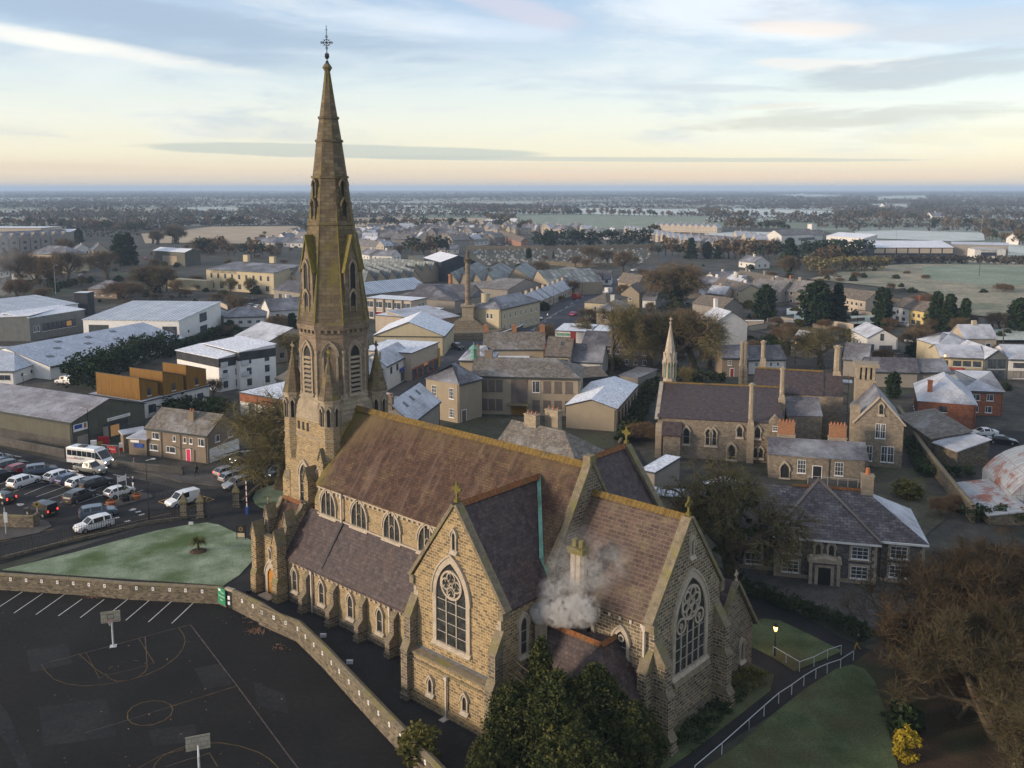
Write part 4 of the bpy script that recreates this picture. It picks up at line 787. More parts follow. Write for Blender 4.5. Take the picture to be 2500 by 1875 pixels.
def pier(x,y,label,h=2.2,s=.5):
    o=empty('gate_pier',label,'gate pier',(x,y,0),R(12)); m=MB(); m.box(-s,-s,0,s,s,.5,0,'d'); m.box(-s*.8,-s*.8,.5,s*.8,s*.8,h,0,'d'); m.build('shaft',M['stone_dark'],o)
    m=MB(); m.box(-s,-s,h,s,s,h+.15); m.frust(0,0,h+.15,s*1.3,h+1.0,.12,4,PI/4); m.frust(0,0,h+.95,.16,h+1.35,.05,6); m.build('cap',M['coping'],o)
for k,(x,y),l in (('B',(1420,1218),'carved stone gate pier at the end of the car park railings'),('B',(1548,1212),'carved stone gate pier between the two iron gates'),('B',(1825,1135),'carved stone gate pier beside the barrier'),):
    p=pt(k,x,y); pier(p.x,p.y,l)
def gate(P,label,h=2.3):
    p,q=P; o=empty('iron_gate',label,'gate',(p.x,p.y,0),rz_of(q-p)); L_=(q-p).length; b=MB(); n=max(5,int(L_/.2))
    for i in range(n+1): b.box(i*L_/n-.02,-.02,.1,i*L_/n+.02,.02,h)
    b.build('bars',M['iron'],o); r=MB()
    for z in (.15,1.0,h-.15): r.box(0,-.03,z-.04,L_,.03,z+.04)
    r.build('frame',M['iron'],o)
gate(pts('B',[(1447,1222),(1530,1215)]),'closed black iron gate between the two near piers'); gate(pts('B',[(1572,1205),(1618,1222)]),'open leaf of black iron gate beside the drive'); gate(pts('B',[(1795,1150),(1860,1130)]),'open leaf of black iron gate at the far pier')
wall_line('boundary_wall','concrete boundary wall in front of the green shed',pts('B',[(-120,640),(0,655),(400,735),(500,755)]),1.3,.25,'pave','pave'); wall_line('boundary_wall','low concrete wall beside the street in front of the pebble dashed house',pts('B',[(850,830),(1100,858),(1410,885)]),1.1,.25,'pave','pave')
wall_line('boundary_wall','weathered stone wall with ivy at the car park entrance',pts('B',[(-60,1290),(140,1300),(260,1300),(310,1270)]),1.6,.4,'wall_rubble')
wall_line('boundary_wall','white garden wall along the main road footpath',[pt('J',*p) for p in [(150,1560),(380,1480),(520,1390)]],1.3,.3,'pave','white')
wall_line('boundary_wall','stone wall running from the red brick hall behind the old convent',[pt('G',*p) for p in [(1230,440),(1420,760),(1600,1000),(1800,1250)]],2.2,.5,'wall_rubble')
wall_line('boundary_wall','low wall along the school drive by the derelict school',[pt('I',*p) for p in [(830,940),(930,740),(1010,560),(1060,460)]],1.0,.3,'wall_rubble')
# handrails and path edge right
def handrail(P,label,h=1.0,r=.035):
    o=empty('handrail',label,'handrail',(P[0].x,P[0].y,0)); off=P[0]; t=MB(); s=MB()
    for p,q in zip(P,P[1:]):
        p=p-off;q=q-off; t.tube(p+Vector((0,0,h)),q+Vector((0,0,h)),r,r,6)
        t.tube(p,p+Vector((0,0,h)),r,r,6)
    q=P[-1]-off; t.tube(q,q+Vector((0,0,h)),r,r,6); t.build('rail',M['galv'],o)
for k_,P_ in (('C',[(200,760),(520,700),(560,860),(240,930)]),('C',[(1500,900),(1700,860),(1790,1020),(1580,1060)]),('C',[(300,1200),(820,1130),(900,1420),(340,1500)]),('C',[(-60,1080),(60,1240),(260,1700),(180,1720),(-60,1300)]),('C',[(1150,1380),(1500,1330),(1540,1460),(1180,1500)]),('W',[(60,1000),(300,1100),(330,1250),(90,1180)])): sheet('tarmac_patch',pts(k_,P_),.108,'tarmac_patch')
M['galv']=mat('galvanised_steel',(.42,.44,.46),(.55,.57,.6),3,3,.4)
handrail(pts('H',[(90,1370),(205,1265),(318,1165),(418,1100),(512,1030),(604,975),(692,935),(795,900),(895,835)]),'long galvanised handrail beside the dark path'); handrail(pts('H',[(-330,1740),(-120,1560),(90,1370)]),'near end of the galvanised handrail at the bottom edge of the path')
handrail(pts('H',[(275,800),(375,860),(478,920),(590,880),(695,825),(800,790)]),'galvanised handrail around the corner of the lamp lawn')
# ================= BUILDINGS =================
def c3(*a): return a
RM={}
def rm(name,c,**k):
    if name not in M: M[name]=render(name,c,**k)
    return name
M['rect_slate']=mat('rectory_slate',(.075,.066,.075),(.135,.12,.13),1.5,6,.7,(.16,.15,.16),brick=(.75,.38,(.045,.04,.045),.03,.35),bump=.4,fine=5)
rm('render_white',(.66,.64,.61)); rm('render_bright',(.80,.79,.77),stain=.12); rm('render_cream',(.50,.43,.29)); rm('render_grey',(.27,.245,.215)); rm('render_beige',(.33,.275,.20)); rm('pebble_dash',(.22,.175,.13)); rm('render_yellow',(.55,.43,.18)); rm('render_pale',(.45,.38,.30)); rm('render_dark',(.07,.07,.07)); rm('render_red',(.22,.03,.03))
M['clad_olive']=mat('olive_steel_cladding',(.075,.075,.055),(.10,.10,.075),.5,4,.6,brick=(.28,30,(.05,.05,.04),.03,.06)); M['clad_dark']=mat('dark_zinc_cladding',(.03,.031,.036),(.05,.052,.06),.5,4,.85,brick=(.4,30,(.03,.03,.035),.02,.1)); M['clad_grey']=mat('grey_green_cladding',(.12,.13,.13),(.16,.17,.165),.5,4,.6,brick=(.5,30,(.09,.1,.1),.03,.08)); M['clad_navy']=mat('navy_cladding',(.015,.02,.035),(.03,.035,.055),.5,4,.5,brick=(.8,30,(.01,.01,.02),.03,.1))
M['timber']=mat('ochre_timber_boards',(.15,.073,.009),(.235,.122,.014),.8,5,.7,stretch=(6,.5),brick=(.16,9,(.18,.07,.01),.012,.16),stain=((.15,.06,.01),.35))
M['brick_red']=mat('red_brick',(.22,.065,.028),(.34,.11,.05),1.2,5,.85,brick=(.5,.16,(.22,.13,.09),.02,.25),fine=6); M['brick_orange']=mat('orange_brick',(.28,.10,.04),(.36,.15,.06),1.5,5,.85,brick=(.3,.12,(.25,.18,.12),.02,.2))
M['roof_frost']=mat('frosted_flat_roof',(.62,.65,.72),(.72,.75,.81),.10,6,.8,fine=2.2); M['roof_ribbed']=mat('frosted_ribbed_roof',(.42,.47,.55),(.58,.62,.70),.25,5,.6,brick=(1.2,60,(.10,.15,.17),.16,.1)); M['roof_blue']=mat('frosted_felt_roof',(.38,.42,.50),(.47,.51,.59),.2,6,.8,fine=3)
M['roof_sheet']=mat('grey_sheet_roof',(.17,.17,.19),(.26,.26,.30),.4,6,.8,(.20,.18,.18),brick=(3.2,1.6,(.11,.11,.13),.035,.12),frost=(.52,.3,.4),fine=4); M['roof_grey']=mat('weathered_tile_roof',(.15,.14,.135),(.22,.205,.195),.7,6,.85,brick=(.6,.4,(.10,.09,.09),.03,.2),fine=4,frost=(.55,.2,.3)); M['roof_dkgrey']=mat('dark_slate_roof',(.075,.072,.085),(.115,.11,.125),.7,6,.75,brick=(.6,.4,(.05,.05,.06),.03,.2),fine=4,frost=(.58,.2,.35))
M['roof_brown']=mat('brown_tile_roof',(.12,.10,.085),(.18,.155,.13),.7,6,.85,brick=(.6,.4,(.08,.07,.06),.03,.25),fine=4); M['saw_green']=mat('weathered_rooflight_sheet',(.10,.115,.12),(.24,.26,.27),.5,6,.6,(.12,.14,.12),brick=(2.2,8,(.06,.07,.075),.16,.35)); M['rusty']=mat('rusty_corrugated_sheet',(.30,.33,.36),(.40,.42,.44),.4,6,.7,brick=(.9,2.6,(.22,.20,.2),.05,.1),lich=((.22,.07,.04),.50,.35)); M['red_shop']=mat('red_shopfront',(.32,.02,.03),(.45,.03,.04),1,2,.5); M['blue_shop']=mat('blue_shopfront',(.02,.05,.22),(.03,.08,.30),1,2,.5)
M['pink_door']=mat('pink_door_paint',(.55,.02,.08),(.65,.03,.11),1,2,.5); M['board']=mat('weathered_boarding',(.105,.085,.075),(.16,.13,.115),.5,5,.9,(.2,.17,.15)); M['fascia']=mat('dark_fascia',(.03,.04,.045),(.05,.06,.065),1,2,.5); M['white_trim']=M['white']; M['clay']=mat('clay_pot',(.35,.12,.05),(.45,.18,.08),2,2,.8)
M['interior_warm']=mat('lit_interior',(.55,.28,.10),emit=.12); M['lamp_glow']=mat('lamp_glow',(1.0,.55,.12),emit=6.0)
WM={}
def simwin(parent,x,y,z,w,h,rz,style='u',near=True,name='window'):
    key=(w,h,style)
    if key not in WM:
        f=MB(); p=MB(); t=.06 if style!='b' else .02; fr={'u':0,'s':0,'d':1,'b':0,'g':1,'q':0}[style]
        if style!='b':
            f.box(-w/2,-.06,0,w/2,0,t,fr); f.box(-w/2,-.06,h-t,w/2,0,h,fr); f.box(-w/2,-.06,t,-w/2+t,0,h-t,fr); f.box(w/2-t,-.06,t,w/2,0,h-t,fr)
            if style in 'ud' and w>.8: f.box(-w*.12-t*.5,-.055,t,-w*.12+t*.5,-.0,h-t,fr); 
            if style in 'sq':
                n=3 if style=='q' else 2
                for i in range(1,n): f.box(-w/2+w*i/n-.02,-.045,t,-w/2+w*i/n+.02,0,h-t,fr)
                for i in range(1,n): f.box(-w/2+t,-.05,h*i/n-.02,w/2-t,0,h*i/n+.02,fr)
            if style!='g': f.box(-w/2-.08,-.14,-.1,w/2+.08,0,-.005,0)
            p.face([(-w/2+t,-.012,t),(w/2-t,-.012,t),(w/2-t,-.012,h-t),(-w/2+t,-.012,h-t)])
        else:
            f.box(-w/2,-.05,0,w/2,-.03,h,0); f.box(-w/2-.08,-.12,-.12,w/2+.08,0,-.01,0); f.box(-w/2,-.029,0,w/2,-.005,h,0)
        WM[key]=(f.mesh('window_frame',[M['board' if style=='b' else 'white'],M['fascia']]),p.mesh('window_pane',[M['glass']]) if p.v else None)
    a,b=WM[key]; o=inst(a,name,parent,(x,y,z),rz)
    if b: inst(b,'pane',o)
    return o
FOOT=[]
class Bld:
    """rectangular building from eave-corner pixels: a left front, b right front, dep depth (m) or pixel of rear-right corner"""
    def __init__(s,name,label,cat,a,b,dep,ze,zr=None,roof='gx',wm='render_white',rmat='roof_grey',over=.25,hip=(0,0),z0=0,th=.15,band=None,grp=None,fas=True):
        A=pt(*a,ze) if isinstance(a,tuple) else a; B=pt(*b,ze) if isinstance(b,tuple) else b; x=(B-A); x.z=0; s.w=x.length; x.normalize(); y=Vector((-x.y,x.x,0)); s.x=x;s.y=y
        s.d=dep if isinstance(dep,(int,float)) else abs((pt(*dep,ze)-B).dot(y)); w,d=s.w,s.d
        s.A=Vector((A.x,A.y,0)); s.ze=ze; FOOT.append((s.A+x*w/2+y*d/2,x,y,w/2,d/2))
        if isinstance(zr,tuple):
            where=zr[0]; gp={'R':s.A+x*w+y*d/2,'L':s.A+y*d/2,'F':s.A+x*w/2}[where]; zr=hgt(zr[1:],gp)
        if zr is None: zr=ze+ (d if roof=='gx' else w)*.33
        s.zr=zr; o=s.o=empty(name,label,cat,s.A,math.atan2(x.y,x.x),grp)
        m=MB(); m.box(0,0,z0,w,d,ze,0,'dt' if roof!='flat' else 'd')
        ov=over; hl,hr=hip
        if roof=='gx':
            if not hl: m.prism([(0,ze),(d,ze),(d/2,zr)],0,.02,'x')
            if not hr: m.prism([(0,ze),(d,ze),(d/2,zr)],w-.02,w,'x')
        if roof=='gy':
            if not hl: m.prism([(0,ze),(w,ze),(w/2,zr)],0,.02,'y')
            if not hr: m.prism([(0,ze),(w,ze),(w/2,zr)],d-.02,d,'y')
        if roof=='mono': m.prism([(0,ze),(w,ze),(w,zr)],0,.02,'y'); m.prism([(0,ze),(w,ze),(w,zr)],d-.02,d,'y'); m.box(w-.02,0,ze,w,d,zr)
        if roof=='monoy': m.prism([(0,ze),(d,ze),(d,zr)],0,.02,'x'); m.prism([(0,ze),(d,ze),(d,zr)],w-.02,w,'x'); m.box(0,d-.02,ze,w,d,zr)
        m.build('wall',M[wm],o)
        if band: 
            q=MB(); q.box(-.03,-.03,z0,w+.03,d+.03,band[0],0,'dt'); q.build('base_band',M[band[1]],o)
        r=MB(); T=th
        if roof=='gx':
            k=(zr-ze)/(d/2); e0=ze-ov*k; xl=-ov if not hl else -ov; xr=w+ov
            ya,yb,yc=-ov,d/2,d+ov
            L0,R0=(hl if hl else -ov),(w-hr if hr else w+ov)
            r.face([(xl,ya,e0),(xr,ya,e0),(R0,yb,zr),(L0,yb,zr)]); r.face([(xr,yc,e0),(xl,yc,e0),(L0,yb,zr),(R0,yb,zr)])
            r.face([(xl,yc,e0),(xl,ya,e0),(L0,yb,zr)]); r.face([(xr,ya,e0),(xr,yc,e0),(R0,yb,zr)])
            n=len(r.v); fs=list(r.f)[:2]+([] if not hl else [r.f[2]])+([] if not hr else [r.f[3]])
            rr=MB()
            for f in fs: 
                P=[r.v[i] for i in f]; rr.face([(p[0],p[1],p[2]+T) for p in P]); rr.face([(p[0],p[1],p[2]) for p in P][::-1])
                for i in range(len(P)): a_,b_=P[i],P[(i+1)%len(P)]; rr.face([a_,b_,(b_[0],b_[1],b_[2]+T),(a_[0],a_[1],a_[2]+T)],1)
            r=rr
        elif roof=='gy':
            k=(zr-ze)/(w/2); e0=ze-ov*k
            for sx in (0,1):
                P=[(-ov,-ov,e0),(w/2,-ov,zr),(w/2,d+ov,zr),(-ov,d+ov,e0)] if sx==0 else [(w/2,-ov,zr),(w+ov,-ov,e0),(w+ov,d+ov,e0),(w/2,d+ov,zr)]
                if hl and True: P=[(p[0],p[1] if abs(p[0]-w/2)>.01 else (hl if p[1]<0 else (d-hr if hr else p[1])),p[2]) for p in P]
                r.face([(p[0],p[1],p[2]+T) for p in P]); r.face(P[::-1])
                for i in range(4): a_,b_=P[i],P[(i+1)%4]; r.face([a_,b_,(b_[0],b_[1],b_[2]+T),(a_[0],a_[1],a_[2]+T)],1)
            if hl: r.face([(-ov,-ov,e0+T),(w+ov,-ov,e0+T),(w/2,hl,zr+T)])
            if hr: r.face([(w+ov,d+ov,e0+T),(-ov,d+ov,e0+T),(w/2,d-hr,zr+T)])
        elif roof=='mono': r.prism([(-ov,ze),(w+ov,zr),(w+ov,zr+T),(-ov,ze+T)],-ov,d+ov,'y')
        elif roof=='monoy': r.prism([(-ov,ze),(d+ov,zr),(d+ov,zr+T),(-ov,ze+T)],-ov,w+ov,'x')
        elif roof=='flat':
            r.box(-ov,-ov,ze,w+ov,d+ov,ze+.18,1); r.face([(-ov+.15,-ov+.15,ze+.2),(w+ov-.15,-ov+.15,ze+.2),(w+ov-.15,d+ov-.15,ze+.2),(-ov+.15,d+ov-.15,ze+.2)])
        if (s.A.length<300) and roof in('gx','gy') and wm not in('stone','convent_stone','stone_dark') and ze>2.8:
            g=MB(); g.tube((w-.25,-.08,.1),(w-.25,-.08,ze-.2),.05,.05,5); g.build('downpipe',M['fascia'],o); g=MB()
            if roof=='gx': g.box(-.2,-ov-.1,ze-.32,w+.2,-ov+.02,ze-.18)
            else: g.box(w+ov-.02,-.1,ze-.32,w+ov+.1,d+.1,ze-.18)
            g.build('gutter',M['fascia'],o)
        s.roof=r.build('roof',[M[rmat],M['fascia' if fas else rmat]],o)
    def win(s,face,us,z,w,h,style='u'):
        for u in us:
            x,y,rz={'f':(u,0,0),'r':(s.w,u,PI/2),'l':(0,s.d-u,-PI/2),'b':(s.w-u,s.d,PI)}[face]
            simwin(s.o,x,y,z,w,h,rz,style)
        return s
    def grid(s,face,n,zs,w,h,style='u',m=1.0):
        W_=s.w if face in 'fb' else s.d; us=[m+(W_-2*m)*(i+.5)/n for i in range(n)]
        for z in zs: s.win(face,us,z,w,h,style)
        return s
    def door(s,face,u,w=.95,h=2.05,mt='fascia',z=0,name='door'):
        x,y,rz={'f':(u,0,0),'r':(s.w,u,PI/2),'l':(0,s.d-u,-PI/2)}[face]
        m=MB(); m.box(-w/2,-.05,0,w/2,0,h,0); m.box(-w/2-.1,-.07,0,-w/2,0,h+.1,1); m.box(w/2,-.07,0,w/2+.1,0,h+.1,1); m.box(-w/2,-.07,h,w/2,0,h+.1,1)
        m.build(name,[M[mt],M['white']],s.o,(x,y,z),rz); return s
    def chim(s,x,y,z0,z1,w=.9,d=.6,mt='render_grey',pots=2):
        m=MB(); m.box(x-w/2,y-d/2,z0,x+w/2,y+d/2,z1); m.box(x-w/2-.08,y-d/2-.08,z1,x+w/2+.08,y+d/2+.08,z1+.15)
        c=m.build('chimney',M[mt],s.o)
        if pots:
            p=MB()
            for i in range(pots): xx=x-w/2+w*(i+.5)/pots; p.frust(xx,y,z1+.15,.13,z1+.6,.1,7)
            p.build('chimney_pot',M['clay'],c)
        return s
    def boxp(s,name,b,mt,parent=None):
        m=MB(); m.box(*b); return m.build(name,M[mt],parent or s.o)
    def sky(s,seq,w=.8,h=1.1):
        """roof lights on the front slope, (x, t up the slope)"""
        k=(s.zr-s.ze)/(s.d/2); a=math.atan(k)
        for x,t in seq:
            y=t*s.d/2; z=s.ze+k*y+.17; m=MB(); m.box(-w/2,0,0,w/2,h,.06,1); m.box(-w/2+.08,.08,.06,w/2-.08,h-.08,.07,0); o=m.build('roof_light',[M['glass'],M['fascia']],s.o,(x,y,z)); o.rotation_euler=(a,0,0)
# ---- left side ----
b=Bld('shop_shed','long green clad shop shed with grey sheet roof by the street','shed',('B',-300,341),('B',550,480),('B',1085,330),4.6,('R','B',820,300),'gx','clad_olive','roof_sheet',band=(1.6,'pave')); W_=b.w;D_=b.d
b.boxp('shopfront',(W_,D_*.42,0,W_+.06,D_*.75,2.9),'fascia'); b.boxp('shop_window',(W_+.06,D_*.5,.4,W_+.1,D_*.62,2.3),'interior_warm'); b.boxp('shutter',(W_,D_*.06,0,W_+.08,D_*.2,2.0),'render_grey'); b.boxp('shutter',(W_,D_*.40,0,W_+.09,D_*.47,2.4),'render_grey')
x=b.boxp('shop_sign',(W_+.05,D_*.46,3.2,W_+.14,D_*.78,3.7),'white'); text_obj('RANDOM HOUSE & GARDEN',.33,M['fascia'],b.o,(W_+.15,D_*.62,3.45),PI/2)
x=b.boxp('banner',(W_+.02,D_*.02,2.9,W_+.08,D_*.2,4.1),'white'); b.boxp('banner_picture',(W_+.081,D_*.03,3.3,W_+.09,D_*.13,4.0),'blue_shop',x); b.boxp('banner_picture',(W_+.081,D_*.15,3.2,W_+.09,D_*.185,4.0),'brick_orange',x)
b=Bld('flats','white rendered flats under three stepped ochre timber boxes','flats',('B',690,262),('B',1095,325),('B',1525,185),3.2,None,'flat','render_white','roof_blue'); fl=b
b.grid('r',5,[.8],1.5,1.4,'d'); b.win('r',[2.2],.6,1.6,1.8,'d')
q0=fl.A; X_,Y_=fl.x,fl.y
for i,(u0,u1,v0,v1,zl,zh) in enumerate([(.12,.94,.02,.28,5.8,7.7),(.36,.98,.32,.62,6.1,8.1),(.55,.99,.66,.97,6.3,8.4)]):
    w,d=fl.w,fl.d; m=MB(); x0,x1,y0,y1=w*u0,w*u1,d*v0,d*v1
    m.box(x0,y0,3.4,x1,y1,zl,0,'dt'); xm=x1
    # roof falls toward the rear of each box
    m.face([(x0,y0,zl),(x1,y0,zl),(x1,y0,zh),(x0,y0,zh)]); m.face([(x1,y0,zl),(x1,y1,zl),(x1,y1,zl+.4),(x1,y0,zh)]); m.face([(x0,y1,zl),(x0,y0,zl),(x0,y0,zh),(x0,y1,zl+.4)]); m.face([(x1,y1,zl),(x0,y1,zl),(x0,y1,zl+.4),(x1,y1,zl+.4)])
    t=m.build('timber_storey',M['timber'],fl.o); r=MB(); r.prism([(y0-.12,zh+.03),(y1+.12,zl+.40),(y1+.12,zl+.5),(y0-.12,zh+.13)],x0-.12,x1+.12,'x'); r.build('roof_edge',M['fascia'],t); simwin(t,x1,(y0+y1)/2,4.0,.8,1.4,PI/2,'d')
for i,(a,b_,c,ze,lab) in enumerate([(('A',1362,1345),('A',1685,1410),('A',1838,1372),7.2,'white apartment block with dark zinc top storey nearest the timber flats'),(('A',1575,1293),('A',1845,1360),('A',2050,1305),8.2,'white apartment block with dark zinc top storey and frosted roof further right')]):
    b=Bld('apartment_block',lab,'flats',a,b_,c,ze,ze+.7,'monoy','render_bright','roof_frost',grp=None); m=MB(); m.box(-.05,-.05,ze-1.9,b.w+.05,b.d+.05,ze-.02,0,'dt'); m.build('zinc_storey',M['clad_dark'],b.o)
    for z in (.7,3.1,5.5): b.win('r',[b.d*.25,b.d*.75],z,1.1,1.5,'d')
    for z in (3.0,5.4): 
        m=MB(); m.box(b.w,.3,z,b.w+.4,2.0,z+.06); m.box(b.w+.36,.3,z+.06,b.w+.4,2.0,z+1.0); m.build('balcony',M['galv'],b.o)
    b.win('f',[b.w*.5],1,1.2,1.2,'d')
b=Bld('school_wing','long low white school wing with frosted roof and skylights','school',('A',385,1470),('A',1410,1250),27,3.0,6.4,'gx','render_bright','roof_blue',hip=(0,0)); b.grid('f',9,[1.0],1.0,1.0,'d')
b.sky([(b.w*t,u) for t,u in ((.1,.3),(.22,.55),(.3,.8),(.42,.5),(.5,.75),(.62,.45),(.7,.8))],1.6,1.2)
b=Bld('school_wing','white school wing with frosted hipped roof at the left edge','school',('A',-350,1500),('A',110,1505),24,3.0,6.2,'gx','render_bright','roof_blue',hip=(0,7)); b.grid('f',9,[1.0],1.2,1.1,'d'); b.grid('r',6,[1.3],.7,.7,'d')
b=Bld('school_hall','two storey white school hall with ribbed frosted roof','school',('A',640,1108),('A',1380,1118),('A',1662,1015),5.8,7.6,'monoy','render_bright','roof_ribbed'); b.boxp('dark_doorway',(1.6,-.06,.3,7.5,0,4.4),'fascia'); b.win('f',[b.w*.63],2.2,1.6,1.8,'d'); b.win('f',[b.w*.90],1.8,4.2,2.4,'d'); b.win('r',[b.d*.55],3.4,5,2.6,'d'); b.win('r',[b.d*.55],.2,5,2.0,'d'); b.win('r',[b.d*.2],1.6,.8,.8,'d')
b=Bld('school_block','grey clad school block with white sloping roof','school',('A',-120,1095),('A',225,1095),14,6.6,7.2,'mono','clad_grey','roof_frost')
b=Bld('school_block','grey clad school block with a ribbon of lit windows','school',('A',225,1095),('A',650,1030),10,6.6,7.5,'monoy','clad_grey','roof_frost'); b.win('f',[b.w*.08,b.w*.14],2.4,.8,1.7,'u'); b.win('f',[b.w*(.26+.085*i) for i in range(7)],2.2,1.9,2.2,'d'); b.boxp('lit_window',(b.w*.65,-.07,2.6,b.w*.74,-.062,4.0),'interior_warm')
b=Bld('school_hall','low school building with ribbed frosted roof behind the grey block','school',('A',-260,1090),('A',600,985),22,5.0,6.6,'monoy','render_bright','roof_ribbed')
b=Bld('plant_room','small dark plant room standing on the school roof','roof plant',('A',570,905),('A',672,905),5,7.5,None,'flat','clad_dark','roof_frost',z0=0)
b=Bld('brown_house','pebble dashed house with mossy tiled roof and pink door','house',('B',1127,518),('B',1597,578),('B',1838,490),4.6,('R','B',1715,420),'gx','pebble_dash','slate_mossy'); bh=b; w=b.w
for u in (.16,): b.win('f',[w*u],2.9,1.5,1.1,'u')
b.win('f',[w*.47],2.95,.6,.9,'u'); b.win('f',[w*.64,w*.74],2.9,.6,.95,'u'); b.win('f',[w*.905],2.75,1.2,1.2,'u'); b.win('f',[w*.12],1.0,1.7,1.0,'u'); b.win('f',[w*.40],1.0,1.9,1.0,'u'); b.door('f',w*.69,.8,1.95,'pink_door'); b.chim(w*.6,b.d*.32,5.6,7.3,1.1,.8,'pebble_dash')
b.boxp('shopfront',(w,b.d*.06,0,w+.08,b.d*.97,2.3),'white'); b.win('r',[b.d*.38,b.d*.72],.8,2.4,1.2,'d'); b.win('r',[b.d*.3,b.d*.7],3.0,1.0,1.1,'u'); b.door('r',b.d*.12,.9,2.0,'render_red')
m=MB(); m.tube((w*.255,-.1,.1),(w*.255,-.1,4.5),.05); m.tube((w*.57,-.1,.2),(w*.57,-.1,4.2),.05); m.tube((w*.43,-.1,2.3),(w*.57,-.1,1.9),.05); m.tube((w*.57,-.1,1.9),(w*.75,-.1,2.2),.05); m.tube((w*.79,-.1,.1),(w*.79,-.1,2.0),.05); m.build('drainpipe',M['black'],b.o)
b=Bld('lean_to','small rough shop annexe with low frosted roof and blue sign beside the house','shop annexe',('B',990,600),('B',1128,612),('B',1240,560),2.7,3.1,'monoy','pebble_dash','slate_frost'); b.boxp('sign',(b.w*.3,-.08,1.3,b.w*.85,-.02,2.0),'blue_shop'); b.boxp('sign',(b.w*.12,-.07,2.1,b.w*.6,-.02,2.5),'white')
b=Bld('canopy','open slate roofed canopy behind the blue shop sign','canopy',('B',950,575),('B',1120,545),('B',1180,520),2.9,3.3,'monoy','pebble_dash','slate_frost')
b=Bld('hotel','cream two storey hotel with dark slate roof and lettering','hotel',('A',1590,720),('A',2110,750),('A',2290,690),8.6,('R','A',2200,690),'gx','render_cream','slate_grey'); b.grid('f',9,[5.2],1.1,2.0,'d'); b.grid('f',7,[1.0],1.8,2.2,'d'); b.chim(b.w*.18,b.d/2,11,13.8,2.6,1.4,'render_cream',0); b.chim(b.w*.58,b.d/2,11,13.6,2.6,1.4,'render_cream',0)
text_obj('CASTLE ARCH HOTEL',1.5,M['fascia'],b.o,(b.w*.27,-.08,7.9)); text_obj('Hotel',2.0,M['fascia'],b.o,(b.w+.05,b.d*.35,9.4),PI/2); b.boxp('front_wing',(-b.w*.55,-4,0,b.w*.1,0,4.2),'render_cream')
b=Bld('hotel_wing','grey roofed rear wing beyond the hotel gable','hotel wing',('A',2120,735),('A',2290,760),8,7.6,10,'gx','render_pale','slate_grey'); b.grid('f',2,[4.5],1.4,1.8,'d')
b=Bld('store','dark slate building with gabled porch behind the spire','shop',('D',215,875),('D',470,905),14,4.6,7.6,'gx','render_grey','roof_dkgrey'); b.grid('f',3,[1.6],1.8,1.6,'d')
b=Bld('farm_shed','olive green shed with pale roof among the trees','shed',('A',1180,575),('A',1425,590),('A',1515,580),7.5,9.2,'gx','clad_olive','roof_frost'); b.boxp('shed_door',(b.w*.3,-.1,0,b.w*.75,-.02,5.2),'render_beige')
b=Bld('manor_house','large cream house half hidden by bare trees','house',('A',215,600),('A',505,612),14,9.0,13,'gx','render_cream','slate_grey',hip=(7,7)); b.grid('f',5,[1.2,5.2],1.3,2.1,'d')
b=Bld('lodge','stone lodge with hipped roof beside the winter shrubs','house',('A',680,868),('A',900,876),9,3.6,6.5,'gx','pebble_dash','slate_grey',hip=(5,5)); b.grid('f',3,[1.0],1.0,1.4,'u')
b=Bld('cottage','white bungalow with hipped roof near the hotel car park','house',('A',1725,1090),('A',2050,1080),11,3.2,5.6,'gx','render_white','slate_grey',hip=(4,4)); b.grid('f',4,[1.0],1.3,1.1,'u')
b=Bld('cottage','low grey roofed house behind the school hall','house',('A',1665,1085),('A',1790,1060),9,3.2,5.6,'gx','render_grey','slate_grey',hip=(3,3))
b=Bld('cream_house','cream gable fronted house with steep frosted roof','house',('A',1815,1235),('A',2050,1290),('A',2290,1200),5.2,('F','A',1870,1175),'gx','render_pale','slate_frost'); b.win('f',[b.w*.7],1.0,1.2,1.4,'d'); b.grid('r',2,[1,3.6],1.1,1.3,'d')
b=Bld('showroom','low white roofed showroom behind the bare tree','shop',('B',1850,250),('B',2300,330),('B',2420,200),4.2,None,'flat','render_white','roof_frost'); b.boxp('brick_band',(-.05,-.05,2.6,b.w+.05,b.d,4.15),'brick_red'); b.win('f',[b.w*.2,b.w*.55],.5,1.6,2,'d')
b=Bld('grey_shed','small dark gabled shed beside the showroom','shed',('A',2130,1560),('A',2290,1600),10,4.2,6.0,'gx','render_dark','slate_mossy')
b=Bld('unfinished_terrace','terrace of new gabled houses under scaffolding','terrace',('A',-200,500),('A',540,468),14,8.5,13.5,'gx','render_grey','slate_grey')
for i in range(9):
    x=b.w*(i+.5)/9; m=MB(); m.prism([(x-3.2,8.5),(x+3.2,8.5),(x,12.6)],-1.0,5,'y'); m.box(x-3.2,-1,0,x+3.2,0,8.5,0,'d'); g=m.build('gable_bay',M['render_grey'],b.o); simwin(g,x,-1,5,2,2,0,'d'); simwin(g,x,-1,1,2,2,0,'d')
b=Bld('warehouse','long pale flat roofed warehouse at the far left','warehouse',('A',-300,400),('A',315,402),30,11,None,'flat','render_pale','roof_frost')
b=Bld('warehouse','low pale roofed sheds beyond the unfinished terrace','warehouse',('A',330,430),('A',540,432),20,7,9,'gx','render_grey','roof_frost')
